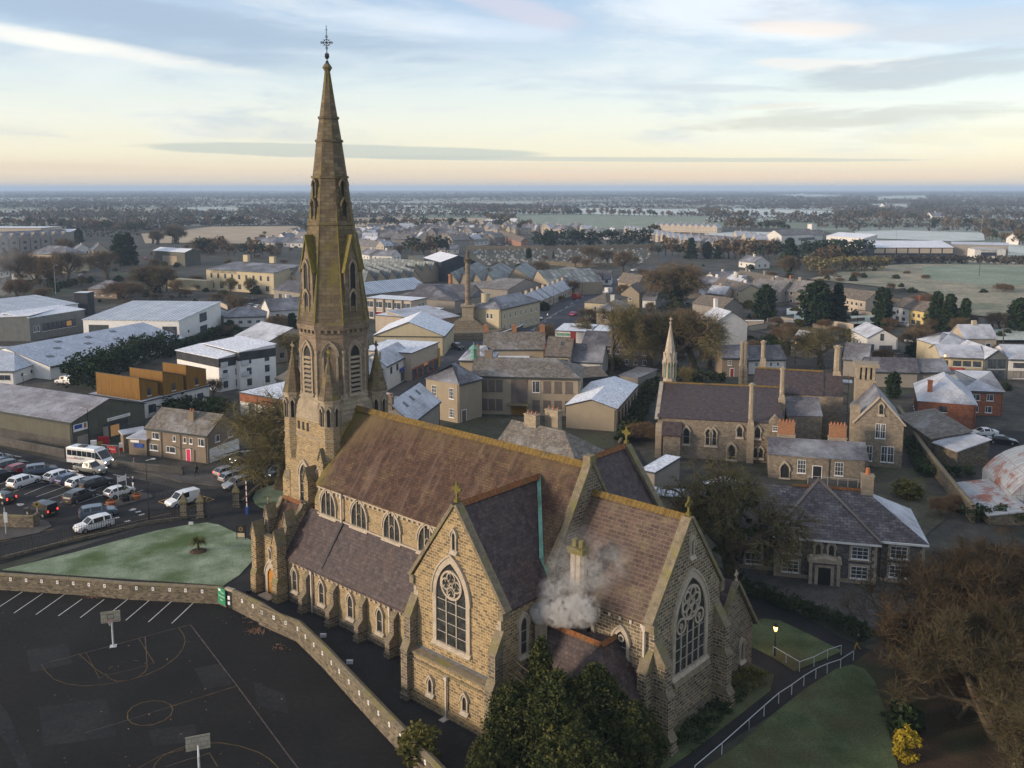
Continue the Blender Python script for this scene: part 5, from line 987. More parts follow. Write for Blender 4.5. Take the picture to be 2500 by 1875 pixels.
# ---- town centre ----
b=Bld('office_block','two storey concrete office block with ribbon windows and flat roof','offices',('K',235,1040),('K',855,1080),('K',1068,1040),6.8,None,'flat','render_pale','roof_frost',over=.3)
for i in range(6): b.boxp('concrete_fin',(b.w*i/5-.2,-.5,0,b.w*i/5+.2,0,6.9),'render_grey')
for i in range(5): b.win('f',[b.w*(i+.5)/5],4.0,b.w/5-1.0,2.0,'u'); 
for i in (0,2,3,4): b.win('f',[b.w*(i+.5)/5],.6,b.w/5-1.0,2.0,'u')
b.door('f',b.w*.3,3,2.6,'render_red'); b.win('r',[b.d*.5,b.d*.75],3.8,1.4,1.8,'u')
b=Bld('frosted_warehouse','warehouse with cream gable wall and frosted white roof','warehouse',('K',345,1545),('K',1290,1555),20,5.2,('F','K',765,1365),'gy','render_cream','roof_frost'); b.boxp('roof_trim',(0,-.35,5.0,b.w,-.26,5.2),'fascia')
for x in (.14,.22,.30,.42,.52,.62): m=MB(); m.tube((b.w*x,-.05,4.0),(b.w*x,-.35,4.0),.14,.14,6); m.build('wall_vent',M['fascia'],b.o)
b=Bld('supermarket','flat roofed shop with long pale parapet and red brick shopfronts','shop',('O',395,265),('O',603,180),('O',330,120),6.3,None,'flat','render_pale','roof_frost'); b.boxp('shopfront',(0,-.06,0,b.w,0,2.9),'brick_red'); 
for i in range(5): b.boxp('display_window',(b.w*(i+.12)/5,-.12,.3,b.w*(i+.8)/5,-.06,2.5),'glass')
b.boxp('lit_sign',(b.w*.42,-.16,2.3,b.w*.56,-.12,2.9),'interior_warm'); b.boxp('hoarding',(b.w*.97,-.2,.5,b.w*1.04,-.1,5),'line_yellow')
b=Bld('shop_house','white two storey shop with slate roof and large blue fascia','shop',('O',200,362),('O',393,262),('O',300,200),5.4,7.8,'gx','render_white','slate_frost'); b.win('f',[b.w*.18,b.w*.42],3.2,1.1,1.5,'d'); b.win('f',[b.w*.78],2.9,2.2,2.2,'d'); b.boxp('fascia_sign',(b.w*.5,-.3,2.5,b.w*1.0,-.02,3.3),'blue_shop'); text_obj('CC MEDICAL',.6,M['white'],b.o,(b.w*.74,-.33,2.9)); b.boxp('display_window',(b.w*.55,-.08,.3,b.w*.92,-.01,2.3),'glass'); b.chim(b.w*.02,b.d*.3,6,8.2,1.3,.9,'render_grey',0)
b=Bld('shop_house','smaller white shop with slate roof beside the turret','shop',('O',20,445),('O',198,365),('O',80,300),4.9,7.2,'gx','render_white','slate_frost'); b.win('f',[b.w*.6,b.w*.85],2.9,1.0,1.4,'d'); b.boxp('fascia_sign',(b.w*.45,-.3,2.1,b.w*1.0,-.02,2.8),'blue_shop')
b=Bld('flat_shop','frost covered flat roof behind the white shops','shop',('O',-60,330),('O',160,265),('O',-20,170),5.2,None,'flat','render_pale','roof_frost')
b=Bld('credit_union','long low building with frosted roofs beside the monument','offices',('K',960,1365),('K',1500,1285),14,4.2,6.3,'monoy','render_beige','slate_frost'); b.grid('f',9,[.8],1.2,2.2,'u')
b=Bld('credit_union','low flat frosted roof behind the column','offices',('K',740,1300),('K',1300,1180),10,5.0,None,'flat','render_pale','roof_frost')
b=Bld('cream_corner_house','large cream corner house with hipped frosted slate roof','house',('K',1640,1165),('K',2050,1195),('K',2330,1055),7.5,10.2,'gy','render_cream','slate_grey',hip=(5,5)); b.win('f',[b.w*.6,b.w*.72],4.6,.8,1.6,'u'); b.grid('r',7,[4.4,1.0],.9,1.7,'u'); b.chim(b.w*.35,b.d*.12,8.2,11.5,2.0,1.4,'render_cream',0); b.win('f',[b.w*.1],4.6,.8,1.6,'u')
# monument
p=pt('D',1715,1215); mo=empty('monument_column','tall stone monument column with statue on stepped round base','monument',p)
m=MB()
for i in range(4): m.frust(0,0,i*.45,12.5-i*.5,(i+1)*.45,12.5-i*.5,28)
m.build('circular_terrace',M['stone_dark'],mo)
m=MB(); 
for i in range(6): m.box(-5.8+i*.6,-5.8+i*.6,1.8+i*.4,5.8-i*.6,5.8-i*.6,2.2+i*.4,0,'d')
m.build('steps',M['stone_dark'],mo); m=MB(); m.box(-2,-2,4.0,2,2,4.6); m.box(-1.7,-1.7,4.6,1.7,1.7,8.2); m.box(-2.1,-2.1,8.2,2.1,2.1,8.7); m.build('pedestal',M['ashlar'],mo)
m=MB(); m.frust(0,0,8.7,1.15,9.3,.95,16); m.frust(0,0,9.3,.85,21.0,.72,16); m.build('shaft',M['tower'],mo); m=MB(); m.frust(0,0,21,.75,21.6,1.15,12); m.frust(0,0,21.6,.8,22.2,1.3,12); m.frust(0,0,22.2,1.35,22.5,1.35,4,PI/4); m.build('capital',M['spire'],mo)
m=MB(); m.frust(0,0,22.5,.55,23.6,.45,8); m.frust(0,0,23.6,.42,24.3,.5,8); m.frust(0,0,24.3,.5,24.8,.2,8); m.frust(0,0,24.8,.2,25.2,.17,8); m.tube((.3,0,24.4),(.6,-.1,23.9),.12,.1); m.tube((-.3,0,24.4),(-.55,-.2,24.0),.12,.1); m.build('statue',M['spire'],mo)
p=pt('D',1655,1385); lt=empty('roof_lantern','green copper ventilator lantern on the slate roof ridge','lantern',p)
# derelict school
b=Bld('derelict_school','disused two storey school with boarded windows and grey slate roof','school',('D',1740,1540),('I',525,392),12,7.4,9.9,'gx','render_beige','slate_mossy',hip=(0,5)); w=b.w; ds=b
for u in (.12,.19,.26): b.win('f',[w*u],4.5,1.25,2.2,'b'); b.win('f',[w*u],.9,1.25,2.1,'b')
b.boxp('stair_panel',(w*.37,-.07,2.4,w*.52,-.01,6.9),'board'); b.boxp('porch',(w*.34,-1.5,2.1,w*.54,0,2.35),'coping'); b.boxp('entrance',(w*.37,-.08,0,w*.51,-.02,2.1),'timber')
for i in range(4): u=.60+.10*i*1.0; b.win('f',[w*u],4.5,1.4,2.2,'b' if i else 'u'); b.win('f',[w*u],.9,1.4,2.1,'b')
b.chim(w*.12,b.d/2,9,11.2,1.5,1.0,'pebble_dash',0)
lt.parent=None; q=b.A+b.x*(-.5)+b.y*6; lt.location=(q.x,q.y,0)
m=MB(); m.frust(0,0,9.6,.9,10.1,.8,8); m.frust(0,0,10.1,.6,11.6,.55,8); m.frust(0,0,11.6,1.0,12.3,.3,8); m.frust(0,0,12.3,.15,12.9,.03,6); m.build('lantern_body',M['copper'],lt)
b=Bld('derelict_wing','hipped wing of the disused school with green framed windows','school',('D',1390,1562),('D',1645,1605),('D',1790,1555),7.4,10.2,'gy','render_beige','slate_grey',hip=(4,4)); b.win('f',[b.w*.25,b.w*.78],4.4,1.2,2.0,'q'); b.win('f',[b.w*.78],.9,1.2,1.6,'q'); b.door('r',b.d*.2,1.2,2.3,'board')
b=Bld('derelict_link','small hipped block with frosted slates beyond the chimney','school',('D',1650,1420),('D',1900,1425),10,7,9.2,'gx','render_beige','slate_frost',hip=(5,5)); b.chim(b.w*.5,0,7,10,1.5,1.0,'pebble_dash')
b=Bld('assembly_hall','plain hall with pebble dashed walls and folded frosted roof','hall',('I',418,600),('I',805,628),('I',915,440),4.2,('F','I',620,557),'gy','render_beige','roof_frost'); b.grid('r',6,[.6],1.3,2.6,'d')
b=Bld('slate_cottage','steep frosted slate cottage behind the nave ridge','house',('O',395,800),('O',612,632),('O',480,500),5.6,8.6,'gx','render_grey','slate_frost'); b.chim(0.3,b.d/2,7.6,9.6,1,1,'pebble_dash'); b.sky([(b.w*.25,.5),(b.w*.5,.55),(b.w*.75,.6)])
b=Bld('parish_house','long slate roofed parochial house behind the church','house',('I',-120,905),('I',500,1055),('I',655,945),5.8,('R','I',560,850),'gx','render_beige','slate_mossy',hip=(0,5)); b.chim(b.w*.25,b.d*.5,7.6,10.2,2.2,1,'ashlar',3); b.chim(b.w*.40,b.d*.8,7.6,10.8,2.4,1,'ashlar',3)
b=Bld('flat_annexe','grey annexe with frost covered flat roof beyond the church','annexe',('I',990,1105),('I',1100,1125),('I',1135,980),4.2,None,'flat','render_grey','roof_frost')
b=Bld('flat_annexe','long low annexe with ribbed frosted roof under the bare tree','annexe',('I',1070,1300),('I',1480,1335),('I',1480,1270),3.0,None,'flat','render_grey','roof_ribbed')
b=Bld('flat_annexe','low frosted outbuilding behind the ivy tree','outbuilding',('G',0,1040),('G',180,985),6,3.0,None,'flat','render_grey','roof_frost')
# ---- convent ----
b=Bld('convent_chapel','stone convent chapel with purple slate roof and tall chimneys','chapel',('I',1125,695),('I',2095,745),('G',360,62+160),6.4,('L','I',1115,427),'gx','convent_stone','slate_purple',over=.1,fas=False); w=b.w; cv=b
print('chapel',b.w,b.d,b.zr)
for u,z in ((.235,2.4),(.415,2.4),(.452,2.4)): gothic(b.o,w*u,0,z,.9,2.6,0,1,None,.15,glass='glass_church')
for u in (.66,.80): gothic(b.o,w*u,0,4.0,.8,1.7,0,1,None,.15)
b.boxp('porch_wall',(w*.05,-1.6,0,w*.19,0,4.0),'convent_stone'); m=MB(); m.prism([(-1.8,3.9),(0,5.7),(0,5.9),(-1.8,4.1)],w*.04,w*.2,'x'); m.build('porch_roof',M['slate_purple'],b.o)
for u in (-.01,): 
    o_=MB(); o_.box(-.5,-.9,0,.5,.02,4.4,0,'d'); o_.prism([(-.9,4.4),(.02,4.4),(.02,5.6)],-.5,.5,'x'); o_.build('buttress',M['ashlar'],b.o,(0.2,0,0)); 
m=MB(); coping(m,(-.3,6.2),(b.d/2,b.zr+.1),-.5,.15,.25,'x'); coping(m,(b.d+.3,6.2),(b.d/2,b.zr+.1),-.5,.15,.25,'x'); m.build('gable_coping',M['trim'],b.o)
ridge('ridge_tiles',b.o,(0,b.d/2,b.zr+.2),(w,b.d/2,b.zr+.2),.4,'ridge_ochre')
def stack(o,x,y,z0,z1,wd=1.5,mt='ashlar'):
    wd*=.72; z1-=.6
    m=MB(); h=z1-z0; m.box(x-wd*.5,y-wd*.5,z0,x+wd*.5,y+wd*.5,z0+h*.45); m.frust(x,y,z0+h*.45,wd*.7,z0+h*.55,wd*.42,4,PI/4); m.frust(x,y,z0+h*.55,wd*.42,z1-.5,wd*.38,8,PI/8); m.frust(x,y,z1-.5,wd*.5,z1-.2,wd*.55,8,PI/8); m.frust(x,y,z1-.2,wd*.3,z1,wd*.25,8); m.build('chimney',M[mt],o)
stack(b.o,w*.745,-.2,0,13.4,1.5); stack(b.o,w*1.01,b.d*.3,4,14.6,1.5); 
for i in (0,1): stack(b.o,w*(.70+.03*i),b.d*.9,6,16.0,1.3)
m=MB(); m.prism([(w*.885,5.0),(w*.985,5.0),(w*.985,6.6),(w*.935,7.8),(w*.885,6.6)],-.25,1,'y'); m.build('dormer',M['convent_stone'],b.o); simwin(b.o,w*.935,-.25,5.3,.7,.8,0,'s'); gothic(b.o,w*.60,0,.3,1.2,2.4,0,1,None,.2,'door',1,'black'); 
for u in (.79,.83): gothic(b.o,w*u,0,.8,.7,1.6,0,1,None,.12)
# spirelet
bt=MB(); sx,sy=w*.055,b.d*.55; bt.box(sx-1.1,sy-1.1,0,sx+1.1,sy+1.1,9.5,0,'d'); bt.frust(sx,sy,9.5,1.15,13.6,1.05,8,PI/8); t=bt.build('bell_turret',M['trim'],b.o)
for f in range(8):
    a=f*PI/4; m=MB(); m.prism([(-.42,12.9),(.42,12.9),(0,14.6)],-1.16,-.6,'y'); m.build('gablet',M['trim'],t,(sx,sy,0),a); gothic(t,sx+math.sin(a)*1.07,sy-math.cos(a)*1.07,10.2,.34,2.7,a,1,None,.06,'lancet',1.1,'copper','trim',sill=False)
m=MB(); m.frust(sx,sy,13.6,1.15,19.6,.1,8,PI/8); m.frust(sx,sy,19.6,.2,19.9,.22,8); m.build('spirelet',M['trim'],t); cross_fin(t,sx,sy,19.8,.5,'trim')
b=Bld('convent_range','rear convent range with large dark purple slate roof','convent',('G',120,270-30),('G',660,275),14,8.2,('L','G',110,62),'gx','convent_stone','slate_purple',over=.1,fas=False); cr=b
print('range',b.w,b.d,b.zr)
ridge('ridge_tiles',b.o,(0,b.d/2,b.zr+.2),(b.w,b.d/2,b.zr+.2),.4,'ridge_ochre'); stack(b.o,b.w*.1,b.d*.6,9,16.5,1.5); stack(b.o,b.w*1.2,b.d*.5,6,16.5,2.2)
b.boxp('rear_wall',(b.w,0,0,b.w*1.28,b.d,8.2),'convent_stone'); m=MB(); m.prism([(0,8.2),(b.d,8.2),(b.d/2,b.zr)],b.w,b.w*1.28,'x'); m.build('roof',M['slate_purple'],b.o)
b=Bld('convent_infill','lower convent block with grey slate roof behind the brick chimneys','convent',('G',388,428),('G',655,432),6,6.2,8.6,'gx','convent_stone','slate_grey',over=.1,fas=False)
b=Bld('convent_gable','tall stone convent gable wing with paired white windows','convent',('G',905,480),('G',1285,505),12,6.8,('F','G',1120,290),'gy','convent_stone','slate_grey',over=.05,fas=False); w=b.w; print('gablewing',b.w,b.d,b.zr)
gothic(b.o,w*.53,0,8.4,.6,1.6,0,1,None,.1); 
for u in (.49,.58): simwin(b.o,w*u,0,4.6,.8,2.3,0,'s')
for u in (.33,): simwin(b.o,w*u,0,.9,.9,2.4,0,'s')
for u in (.64,.76): simwin(b.o,w*u,0,.9,1.0,2.5,0,'s')
m=MB(); coping(m,(-.2,6.7),(w/2,b.zr),-.2,.3,.22); coping(m,(w+.2,6.7),(w/2,b.zr),-.2,.3,.22); m.build('gable_coping',M['trim'],b.o); b.boxp('gate_pier',(-.6,.5,0,.8,1.8,9.4),'ashlar')
m=MB(); m.box(w*.1,11,5,w*.55,14,11.6); 
for i in range(4): m.box(w*.1+w*.45*i/4+.1,10.7,11.6,w*.1+w*.45*(i+.7)/4,14.2,13.6)
m.box(w*.05,10.6,13.6,w*.6,14.4,14.1); m.build('great_chimney',M['ashlar'],b.o)
b=Bld('convent_lodge','single storey stone range with grey slate roof and brick chimneys','convent',('G',245,725),('G',1005,775),8.5,3.6,('R','G',985,640),'gx','convent_stone','slate_grey',over=.15,fas=False); w=b.w; print('lodge',w,b.zr)
for u in (.34,.72): simwin(b.o,w*u,0,1.1,1.2,2.0,0,'q')
b.door('f',w*.50,1.2,2.3,'black'); gothic(b.o,w*.17,0,.2,1.2,2.2,0,1,None,.12,'doorway',1,'black')
for x in (w*.19,w*.73): b.chim(x,b.d*.65,b.zr-1.8,b.zr+.3,2.6,1.4,'ashlar',0); b.chim(x,b.d*.65,b.zr+.4,b.zr+2.1,2.4,1.3,'brick_orange',5)
m=MB(); m.tube((w*.62,-.1,0),(w*.62,-.1,3.5),.05); m.tube((w*.98,-.1,0),(w*.98,-.1,3.5),.05); m.build('drainpipe',M['black'],b.o); b.boxp('ramp',(w*.4,-1.8,0,w*.9,-.3,.5),'pave')
handrail([b.A+b.x*(w*t)-b.y*1.9+Vector((0,0,.4)) for t in (.4,.5,.6,.7,.8,.9)],'thin railing along the ramp of the stone range',1.3,.03)
# scaffolding
p=pt('G',655,560); sc=empty('scaffolding','rusty scaffolding tower between the convent roofs','scaffolding',p,cr.o.rotation_euler.z)
m=MB()
for x in (0,2,4,6,8):
    for y in (0,1.4): m.tube((x,y,0),(x,y,10.5 if x<5 else 6),.06,.06,4)
m.build('pole',M['brick_orange'],sc); m=MB()
for z in (1.8,3.6,5.4,7.2,9.0,10.2): 
    for y in (0,1.4): m.tube((0,y,z),(4.2,y,z),.05,.05,4)
for z in (1.8,3.6,5.4): m.tube((4,0,z),(8.4,0,z),.05,.05,4)
m.build('ledger',M['brick_orange'],sc); m=MB()
for z in (1.8,3.6,5.4,7.2): m.box(0,0,z+.06,4,1.3,z+.12)
m.build('deck',M['board'],sc); m=MB(); m.box(-.2,-.2,9.3,4.6,2.2,9.4); m.build('top_sheet',M['roof_frost'],sc)
# ---- red brick hall ----
b=Bld('brick_hall','red brick hall with hipped frosted tile roof','hall',('G',1400,310),('G',1845,343),14,4.7,('F','G',1480,90),'gy','brick_red','slate_frost',hip=(0,0)) if False else Bld('brick_hall','red brick hall with hipped frosted tile roof','hall',('G',1400,310),('G',1845,343),16,4.7,8.2,'gy','brick_red','slate_frost',hip=(6,5)); w=b.w
b.win('f',[w*.43],2.9,1.3,1.1,'d'); b.win('f',[w*.27],1.4,.6,.9,'u'); b.door('f',w*.42,1.5,2.1,'clad_navy'); b.door('f',w*.07,.9,2.0,'fascia'); b.grid('l',6,[.6],.8,3.4,'d'); b.chim(w*.2,2.4,5.2,8.0,.8,.8,'brick_red',0)
b=Bld('brick_hall','red brick side hall with shallow frosted roof','hall',('G',1740,232),('G',2055,243),14,4.7,7.2,'gx','brick_red','slate_frost',hip=(7,7)); b.win('f',[b.w*.35,b.w*.68],2.9,1.2,1.2,'u'); b.win('f',[b.w*.33,b.w*.66],.6,1.2,1.2,'u')
b=Bld('stone_barn','long ruined stone outbuilding with slipping slate roof','outbuilding',('G',1520,640),('G',1700,705),6,2.6,4.0,'monoy','wall_rubble','slate_frost'); b=Bld('stone_barn','old stone outbuilding with mossy roof against the wall','outbuilding',('G',1240,430),('G',1500,610),6,3.0,4.4,'monoy','wall_rubble','slate_mossy')
p=pt('G',1845,960); q=pt('G',2060,1180); d=(q-p).normalized(); nb=empty('barrel_shed','barrel roofed shed of rusty corrugated sheet','shed',q,rz_of(d)-PI/2*0)
m=MB(); Rr=9.5; L_=(q-p).length*1.0; nb.location=p; nb.rotation_euler=(0,0,rz_of(d))
arc=[(Rr-Rr*math.cos(PI*(.12+.76*i/14)),Rr*math.sin(PI*(.12+.76*i/14))*.72) for i in range(15)]
m=MB()
for (a1,z1),(a2,z2) in zip(arc,arc[1:]): m.face([(0,a1,z1),(L_,a1,z1),(L_,a2,z2),(0,a2,z2)])
m.build('roof',M['rusty'],nb); m=MB(); m.face([(0,a,z) for a,z in arc]+[(0,arc[-1][0],0),(0,arc[0][0],0)]); m.face(([(L_,a,z) for a,z in arc]+[(L_,arc[-1][0],0),(L_,arc[0][0],0)])[::-1]); m.box(0,arc[0][0],0,L_,arc[0][0]+.02,arc[0][1]); m.build('end_wall',M['rusty'],nb)
b=Bld('sheet_shed','low shed with rust red sheet roof beside the barrel shed','shed',('G',1640,960),('G',1945,1200),5,1.2,2.0,'monoy','wall_rubble','rusty')
# ---- rectory ----
RZ_=4.9
b=Bld('rectory','grey stone rectory with pale quoins and tall hipped roofs','house',('G',10,1285),('G',1452,1408),11,RZ_,8.3,'gx','stone_dark','rect_slate',hip=(0,5.5),over=.35,fas=False); rc=b; w=b.w; print('rectory',w,b.ze)
M['rubble_grey']=mat('dark_rubble_stone',(.075,.075,.085),(.15,.145,.15),3.2,6,.9,(.10,.09,.085),brick=(.34,.2,(.12,.115,.11),.03,.5),fine=9,bump=.4)
for ch in b.o.children:
    if ch.name.startswith('wall'): ch.data.materials[0]=M['rubble_grey']
x0,x1=w*.20,w*.745; pd=1.3
m=MB(); m.box(x0,-pd,0,x1,.02,RZ_,0,'dt'); m.build('front_bay',M['rubble_grey'],b.o)
xm=(x0+x1)/2-w*.02; rr=MB(); T=.15; e=RZ_-.15; P=[(x0-.4,-pd-.4,e),(x1+.4,-pd-.4,e),(xm,b.d*.5,9.3)]
rr.face([(p[0],p[1],p[2]+T) for p in P]); rr.face([P[0],P[1],(P[1][0],P[1][1],e+T),(P[0][0],P[0][1],e+T)]); A1=(x0-.4,b.d*.5+1.5,e);B1=(x1+.4,b.d*.5+1.5,e)
rr.face([(p[0],p[1],p[2]+T) for p in (P[1],B1,P[2])]); rr.face([(p[0],p[1],p[2]+T) for p in (A1,P[0],P[2])]); rr.build('bay_roof',M['rect_slate'],b.o)
def hiptile(p,q):
    ridge('hip_tiles',rc.o,p,q,.38,'board')
m=MB(); m.bar((P[0][0],P[0][1],e+.25),(xm,b.d*.5,9.5),.35,.14); m.bar((P[1][0],P[1][1],e+.25),(xm,b.d*.5,9.5),.35,.14); m.build('hip_tiles',M['board'],b.o)
ridge('ridge_tiles',b.o,(w*.3,b.d/2,8.55),(w-5.3,b.d/2,8.55),.4,'ridge_orange'); b.chim(w*.72,b.d*.5,7.2,10.3,1.3,1.0,'ashlar',0); m=MB(); m.frust(w*.72,b.d*.5,10.4,.28,11.2,.22,8); m.build('chimney_pot',M['clay'],b.o)
def quoins(x,y,rz=0):
    m=MB(); 
    for i in range(12): l=.42 if i%2 else .26; m.box(-l if x>0 else 0,-.05,i*.4,0 if x>0 else l,0,i*.4+.38)
    m.build('quoins',M['trim'],rc.o,(abs(x),y,0),rz)
def quo(x,y,s): 
    m=MB()
    for i in range(12): l=.5 if i%2 else .3; m.box(min(0,s*l),-.05,.1+i*.395,max(0,s*l),.0,i*.395+.47)
    m.build('quoins',M['trim'],rc.o,(x,y,0))
quo(x0,-pd,1); quo(x1,-pd,-1); quo(w,0,-1)
def swin(x,y,z,w_,h):
    m=MB()
    m.box(-w_/2-.22,-.07,-.22,w_/2+.22,-.0,h+.22); m.box(-w_/2-.3,-.16,-.28,w_/2+.3,0,-.1); o=m.build('window_surround',M['trim'],rc.o,(x,y,z)); simwin(o,0,-.08,0,w_,h,0,'q')
for z,h in ((2.95,1.35),(.75,1.35)):
    swin(w*.655,-pd,z,1.75,h); swin(w*.865,0,z,1.75,h); swin(w*.29,-pd,z,1.75,h); swin(w*.09,0,z,1.75,h)
gothic(b.o,w*.435,-pd,2.95,.55,1.35,0,1,None,.2,glass='glass_church'); gothic(b.o,w*.505,-pd,2.95,.55,1.35,0,1,None,.2,glass='glass_church')
px0,px1=w*.385,w*.55; m=MB(); m.box(px0,-pd-1.3,0,px1,-pd,2.6,0,'d'); m.build('porch_wall',M['rubble_grey'],b.o); m=MB(); m.prism([(px0-.15,2.6),(px1+.15,2.6),(px1+.15,2.8),((px0+px1)/2,3.2),(px0-.15,2.8)],-pd-1.45,-pd,'y'); 
for x in (px0,px1-.35): m.box(x,-pd-1.38,0,x+.35,-pd-1.2,3.1); m.frust(x+.17,-pd-1.2,3.1,.25,3.4,.2,6)
m.box((px0+px1)/2-1.0,-pd-1.36,0,(px0+px1)/2-.65,-pd-1.29,2.3); m.box((px0+px1)/2+.65,-pd-1.36,0,(px0+px1)/2+1.0,-pd-1.29,2.3); m.box((px0+px1)/2-1.0,-pd-1.36,2.1,(px0+px1)/2+1.0,-pd-1.29,2.35); m.build('porch_trim',M['trim'],b.o)
m=MB(); m.box((px0+px1)/2-.65,-pd-1.34,0,(px0+px1)/2+.65,-pd-1.29,2.1); m.build('front_door',M['black'],b.o); m=MB(); m.tube((x1+.5,-.1,0),(x1+.5,-.1,4.6),.06); m.build('downpipe',M['black'],b.o); b.boxp('plinth',(0,-.06,0,w,0,.55),'trim')
m=MB(); m.box(x0,-pd-.06,0,px0,-pd,.55); m.box(px1,-pd-.06,0,x1,-pd,.55); m.build('plinth',M['trim'],b.o); m=MB(); m.box(x0-.35,-pd-.45,RZ_-.28,x1+.35,-pd-.3,RZ_-.05); m.box(x1+.3,-.5,RZ_-.3,w+.3,-.34,RZ_-.08); m.build('gutter',M['white'],b.o)
me_=rc.roof.data; me_.materials.append(M['slate_frost'])
for f_ in me_.polygons:
    if f_.normal.x>.3 and f_.normal.z>.2 and f_.area>6: f_.material_index=2
# ---- right side town ----
b=Bld('gable_house','modern white gabled house with frosted roof and balcony','house',('F',1005,1248),('F',1238,1250),13,5.3,('F','F',1125,1185),'gy','render_white','slate_frost'); w=b.w; b.win('f',[w*.48],4.6,.9,1.8,'d'); b.win('f',[w*.16],1.9,1.0,1.8,'d'); b.win('f',[w*.62],1.9,3.2,1.5,'d'); b.boxp('balcony',(w*.35,-1.2,1.6,w*1.05,0,1.7),'render_white'); b.boxp('balcony_rail',(w*.35,-1.2,1.7,w*1.05,-1.15,2.6),'fascia'); b.grid('l',4,[1.5],.7,2.0,'d')
b=Bld('cream_shops','cream two storey shop building with slate roof and red fascia','shops',('F',1570,1395),('F',1910,1408),12,4.7,('L','F',1560,1300),'gx','render_cream','slate_frost',band=(2.1,'render_grey')); w=b.w; b.win('f',[w*.08,w*.38,w*.6,w*.83],2.7,1.7,1.3,'d'); x=b.boxp('fascia_sign',(w*.17,-.16,1.9,w*.55,-.04,2.4),'red_shop'); text_obj('SUNFEST INN',.42,M['line_yellow'],b.o,(w*.36,-.17,2.15)); b.door('f',w*.1,1.1,2,'fascia')
b=Bld('cream_shops','grey gabled shop entrance with tall dark glazing','shops',('F',1912,1410),('F',2095,1410),14,4.7,('F','F',2003,1345),'gy','clad_grey','slate_frost'); b.win('f',[b.w*.3,b.w*.7],2.4,1.8,2.2,'d'); b.boxp('shop_window',(b.w*.15,-.08,.2,b.w*.85,-.02,2.0),'glass')
b=Bld('cream_shops','white shop building with slate roof at the right edge','shops',('F',2098,1412),('F',2420,1420),12,4.7,7.0,'gx','render_white','slate_frost',band=(2.1,'render_grey')); b.grid('f',4,[2.7],1.8,1.2,'d'); b.grid('f',4,[.4],1.6,1.5,'d')
b=Bld('rear_extension','pyramid roofed extension behind the cream shops','shops',('F',1550,1310),('F',1840,1306),10,5.0,7.4,'gx','render_cream','slate_frost',hip=(6,6))
b=Bld('old_terrace','long single storey range with weathered slate roof','outbuilding',('F',1010,1505),('F',1400,1515),7,3.4,5.8,'gx','render_grey','roof_dkgrey'); b=Bld('old_terrace','low slate roofed range left of the street lamp','outbuilding',('F',1400,1512),('F',1640,1510),7,3.4,5.6,'gx','render_grey','slate_grey')
b=Bld('stone_house','terraced house with grey slate roof and red door','house',('E',1780,1402),('E',1975,1402),8,4.4,6.6,'gx','pebble_dash','slate_grey'); b.win('f',[b.w*.3,b.w*.75],2.7,.8,1.1,'s'); b.door('f',b.w*.4,.8,1.9,'render_red')
b=Bld('stone_house','long white walled house with dark slate roof behind the convent','house',('E',1985,1418),('F',375,1412),8,3.4,6.0,'gx','render_white','roof_dkgrey'); b.grid('f',4,[1.8],.7,.9,'s')
b=Bld('street_house','cream house with brown tiled roof and skylight','house',('E',418,1385),('E',605,1392),10,4.6,8.2,'gx','render_cream','roof_brown'); b.win('f',[b.w*.25],2.8,1.0,1.2,'d'); b.win('f',[b.w*.7],2.6,2.4,1.3,'d'); b.sky([(b.w*.6,.55)]); b.chim(b.w,b.d*.5,7,9.4,1.2,.8,'render_red',0)
b=Bld('street_house','low white cottage with purple slate roof','house',('E',608,1428),('E',850,1440),9,3.2,6.6,'gx','render_white','slate_grey'); b.win('f',[b.w*.15],.6,1.0,1.6,'d'); b.win('f',[b.w*.42],.8,1.4,1.4,'d'); b.sky([(b.w*.35,.6)],1.1,1.3)
b=Bld('red_end_house','long old house with rusty roof and dark red end wall','house',('E',-60,1335),('E',410,1335),9,4.6,8.0,'gx','render_beige','slate_mossy'); b.chim(b.w*.03,b.d/2,8,9.6,1.2,1,'brick_orange',1); b.chim(b.w*.5,b.d/2,8,9.6,1.2,1,'brick_orange',1); b.chim(b.w*.97,b.d/2,8,9.6,1.2,1,'brick_orange',1); m=MB(); m.prism([(-.1,0),(b.d+.1,0),(b.d+.1,4.7),(b.d/2,8.1),(-.1,4.7)],b.w+.02,b.w+.2,'x'); m.build('end_wall',M['render_red'],b.o); b.boxp('skip_roof',(b.w*.1,-2.2,2.8,b.w*.75,0,3.0),'roof_frost')
b=Bld('hip_house','cream hipped roof house across the road','house',('E',718,975),('E',880,985),('E',960,930),5.6,8.2,'gx','render_cream','roof_brown',hip=(4,4)); b.win('f',[b.w*.5],3.3,.9,1.3,'u'); b.chim(b.w*.5,b.d/2,7.5,9.6,1.2,1,'render_white',0)
b=Bld('hip_house','ochre walled house with frosted hipped roof','house',('E',810,1045),('E',1078,1052),('E',1155,1012),5.2,8.2,'gx','render_beige','slate_grey',hip=(5,5)); b.grid('f',3,[2.9],1,1.2,'d'); b.chim(b.w*.4,b.d/2,7.6,9.6,1.2,1,'render_white',0)
b=Bld('beige_gable_house','beige gable ended house beside the road','house',('E',1000,900),('E',1140,905),14,5.2,('F','E',1080,845),'gy','render_beige','roof_brown'); b.win('f',[b.w*.5],2.6,1.0,1.0,'u')
b=Bld('beige_gable_house','second beige gabled house behind the first','house',('E',1130,835),('E',1215,830),14,5.0,8.4,'gy','render_beige','roof_brown')
b=Bld('low_annexe','small low house with two skylights','house',('E',1165,955),('E',1265,960),8,3.0,5.6,'gx','render_white','slate_grey'); b.sky([(b.w*.3,.4),(b.w*.7,.4)],1.4,1.4)
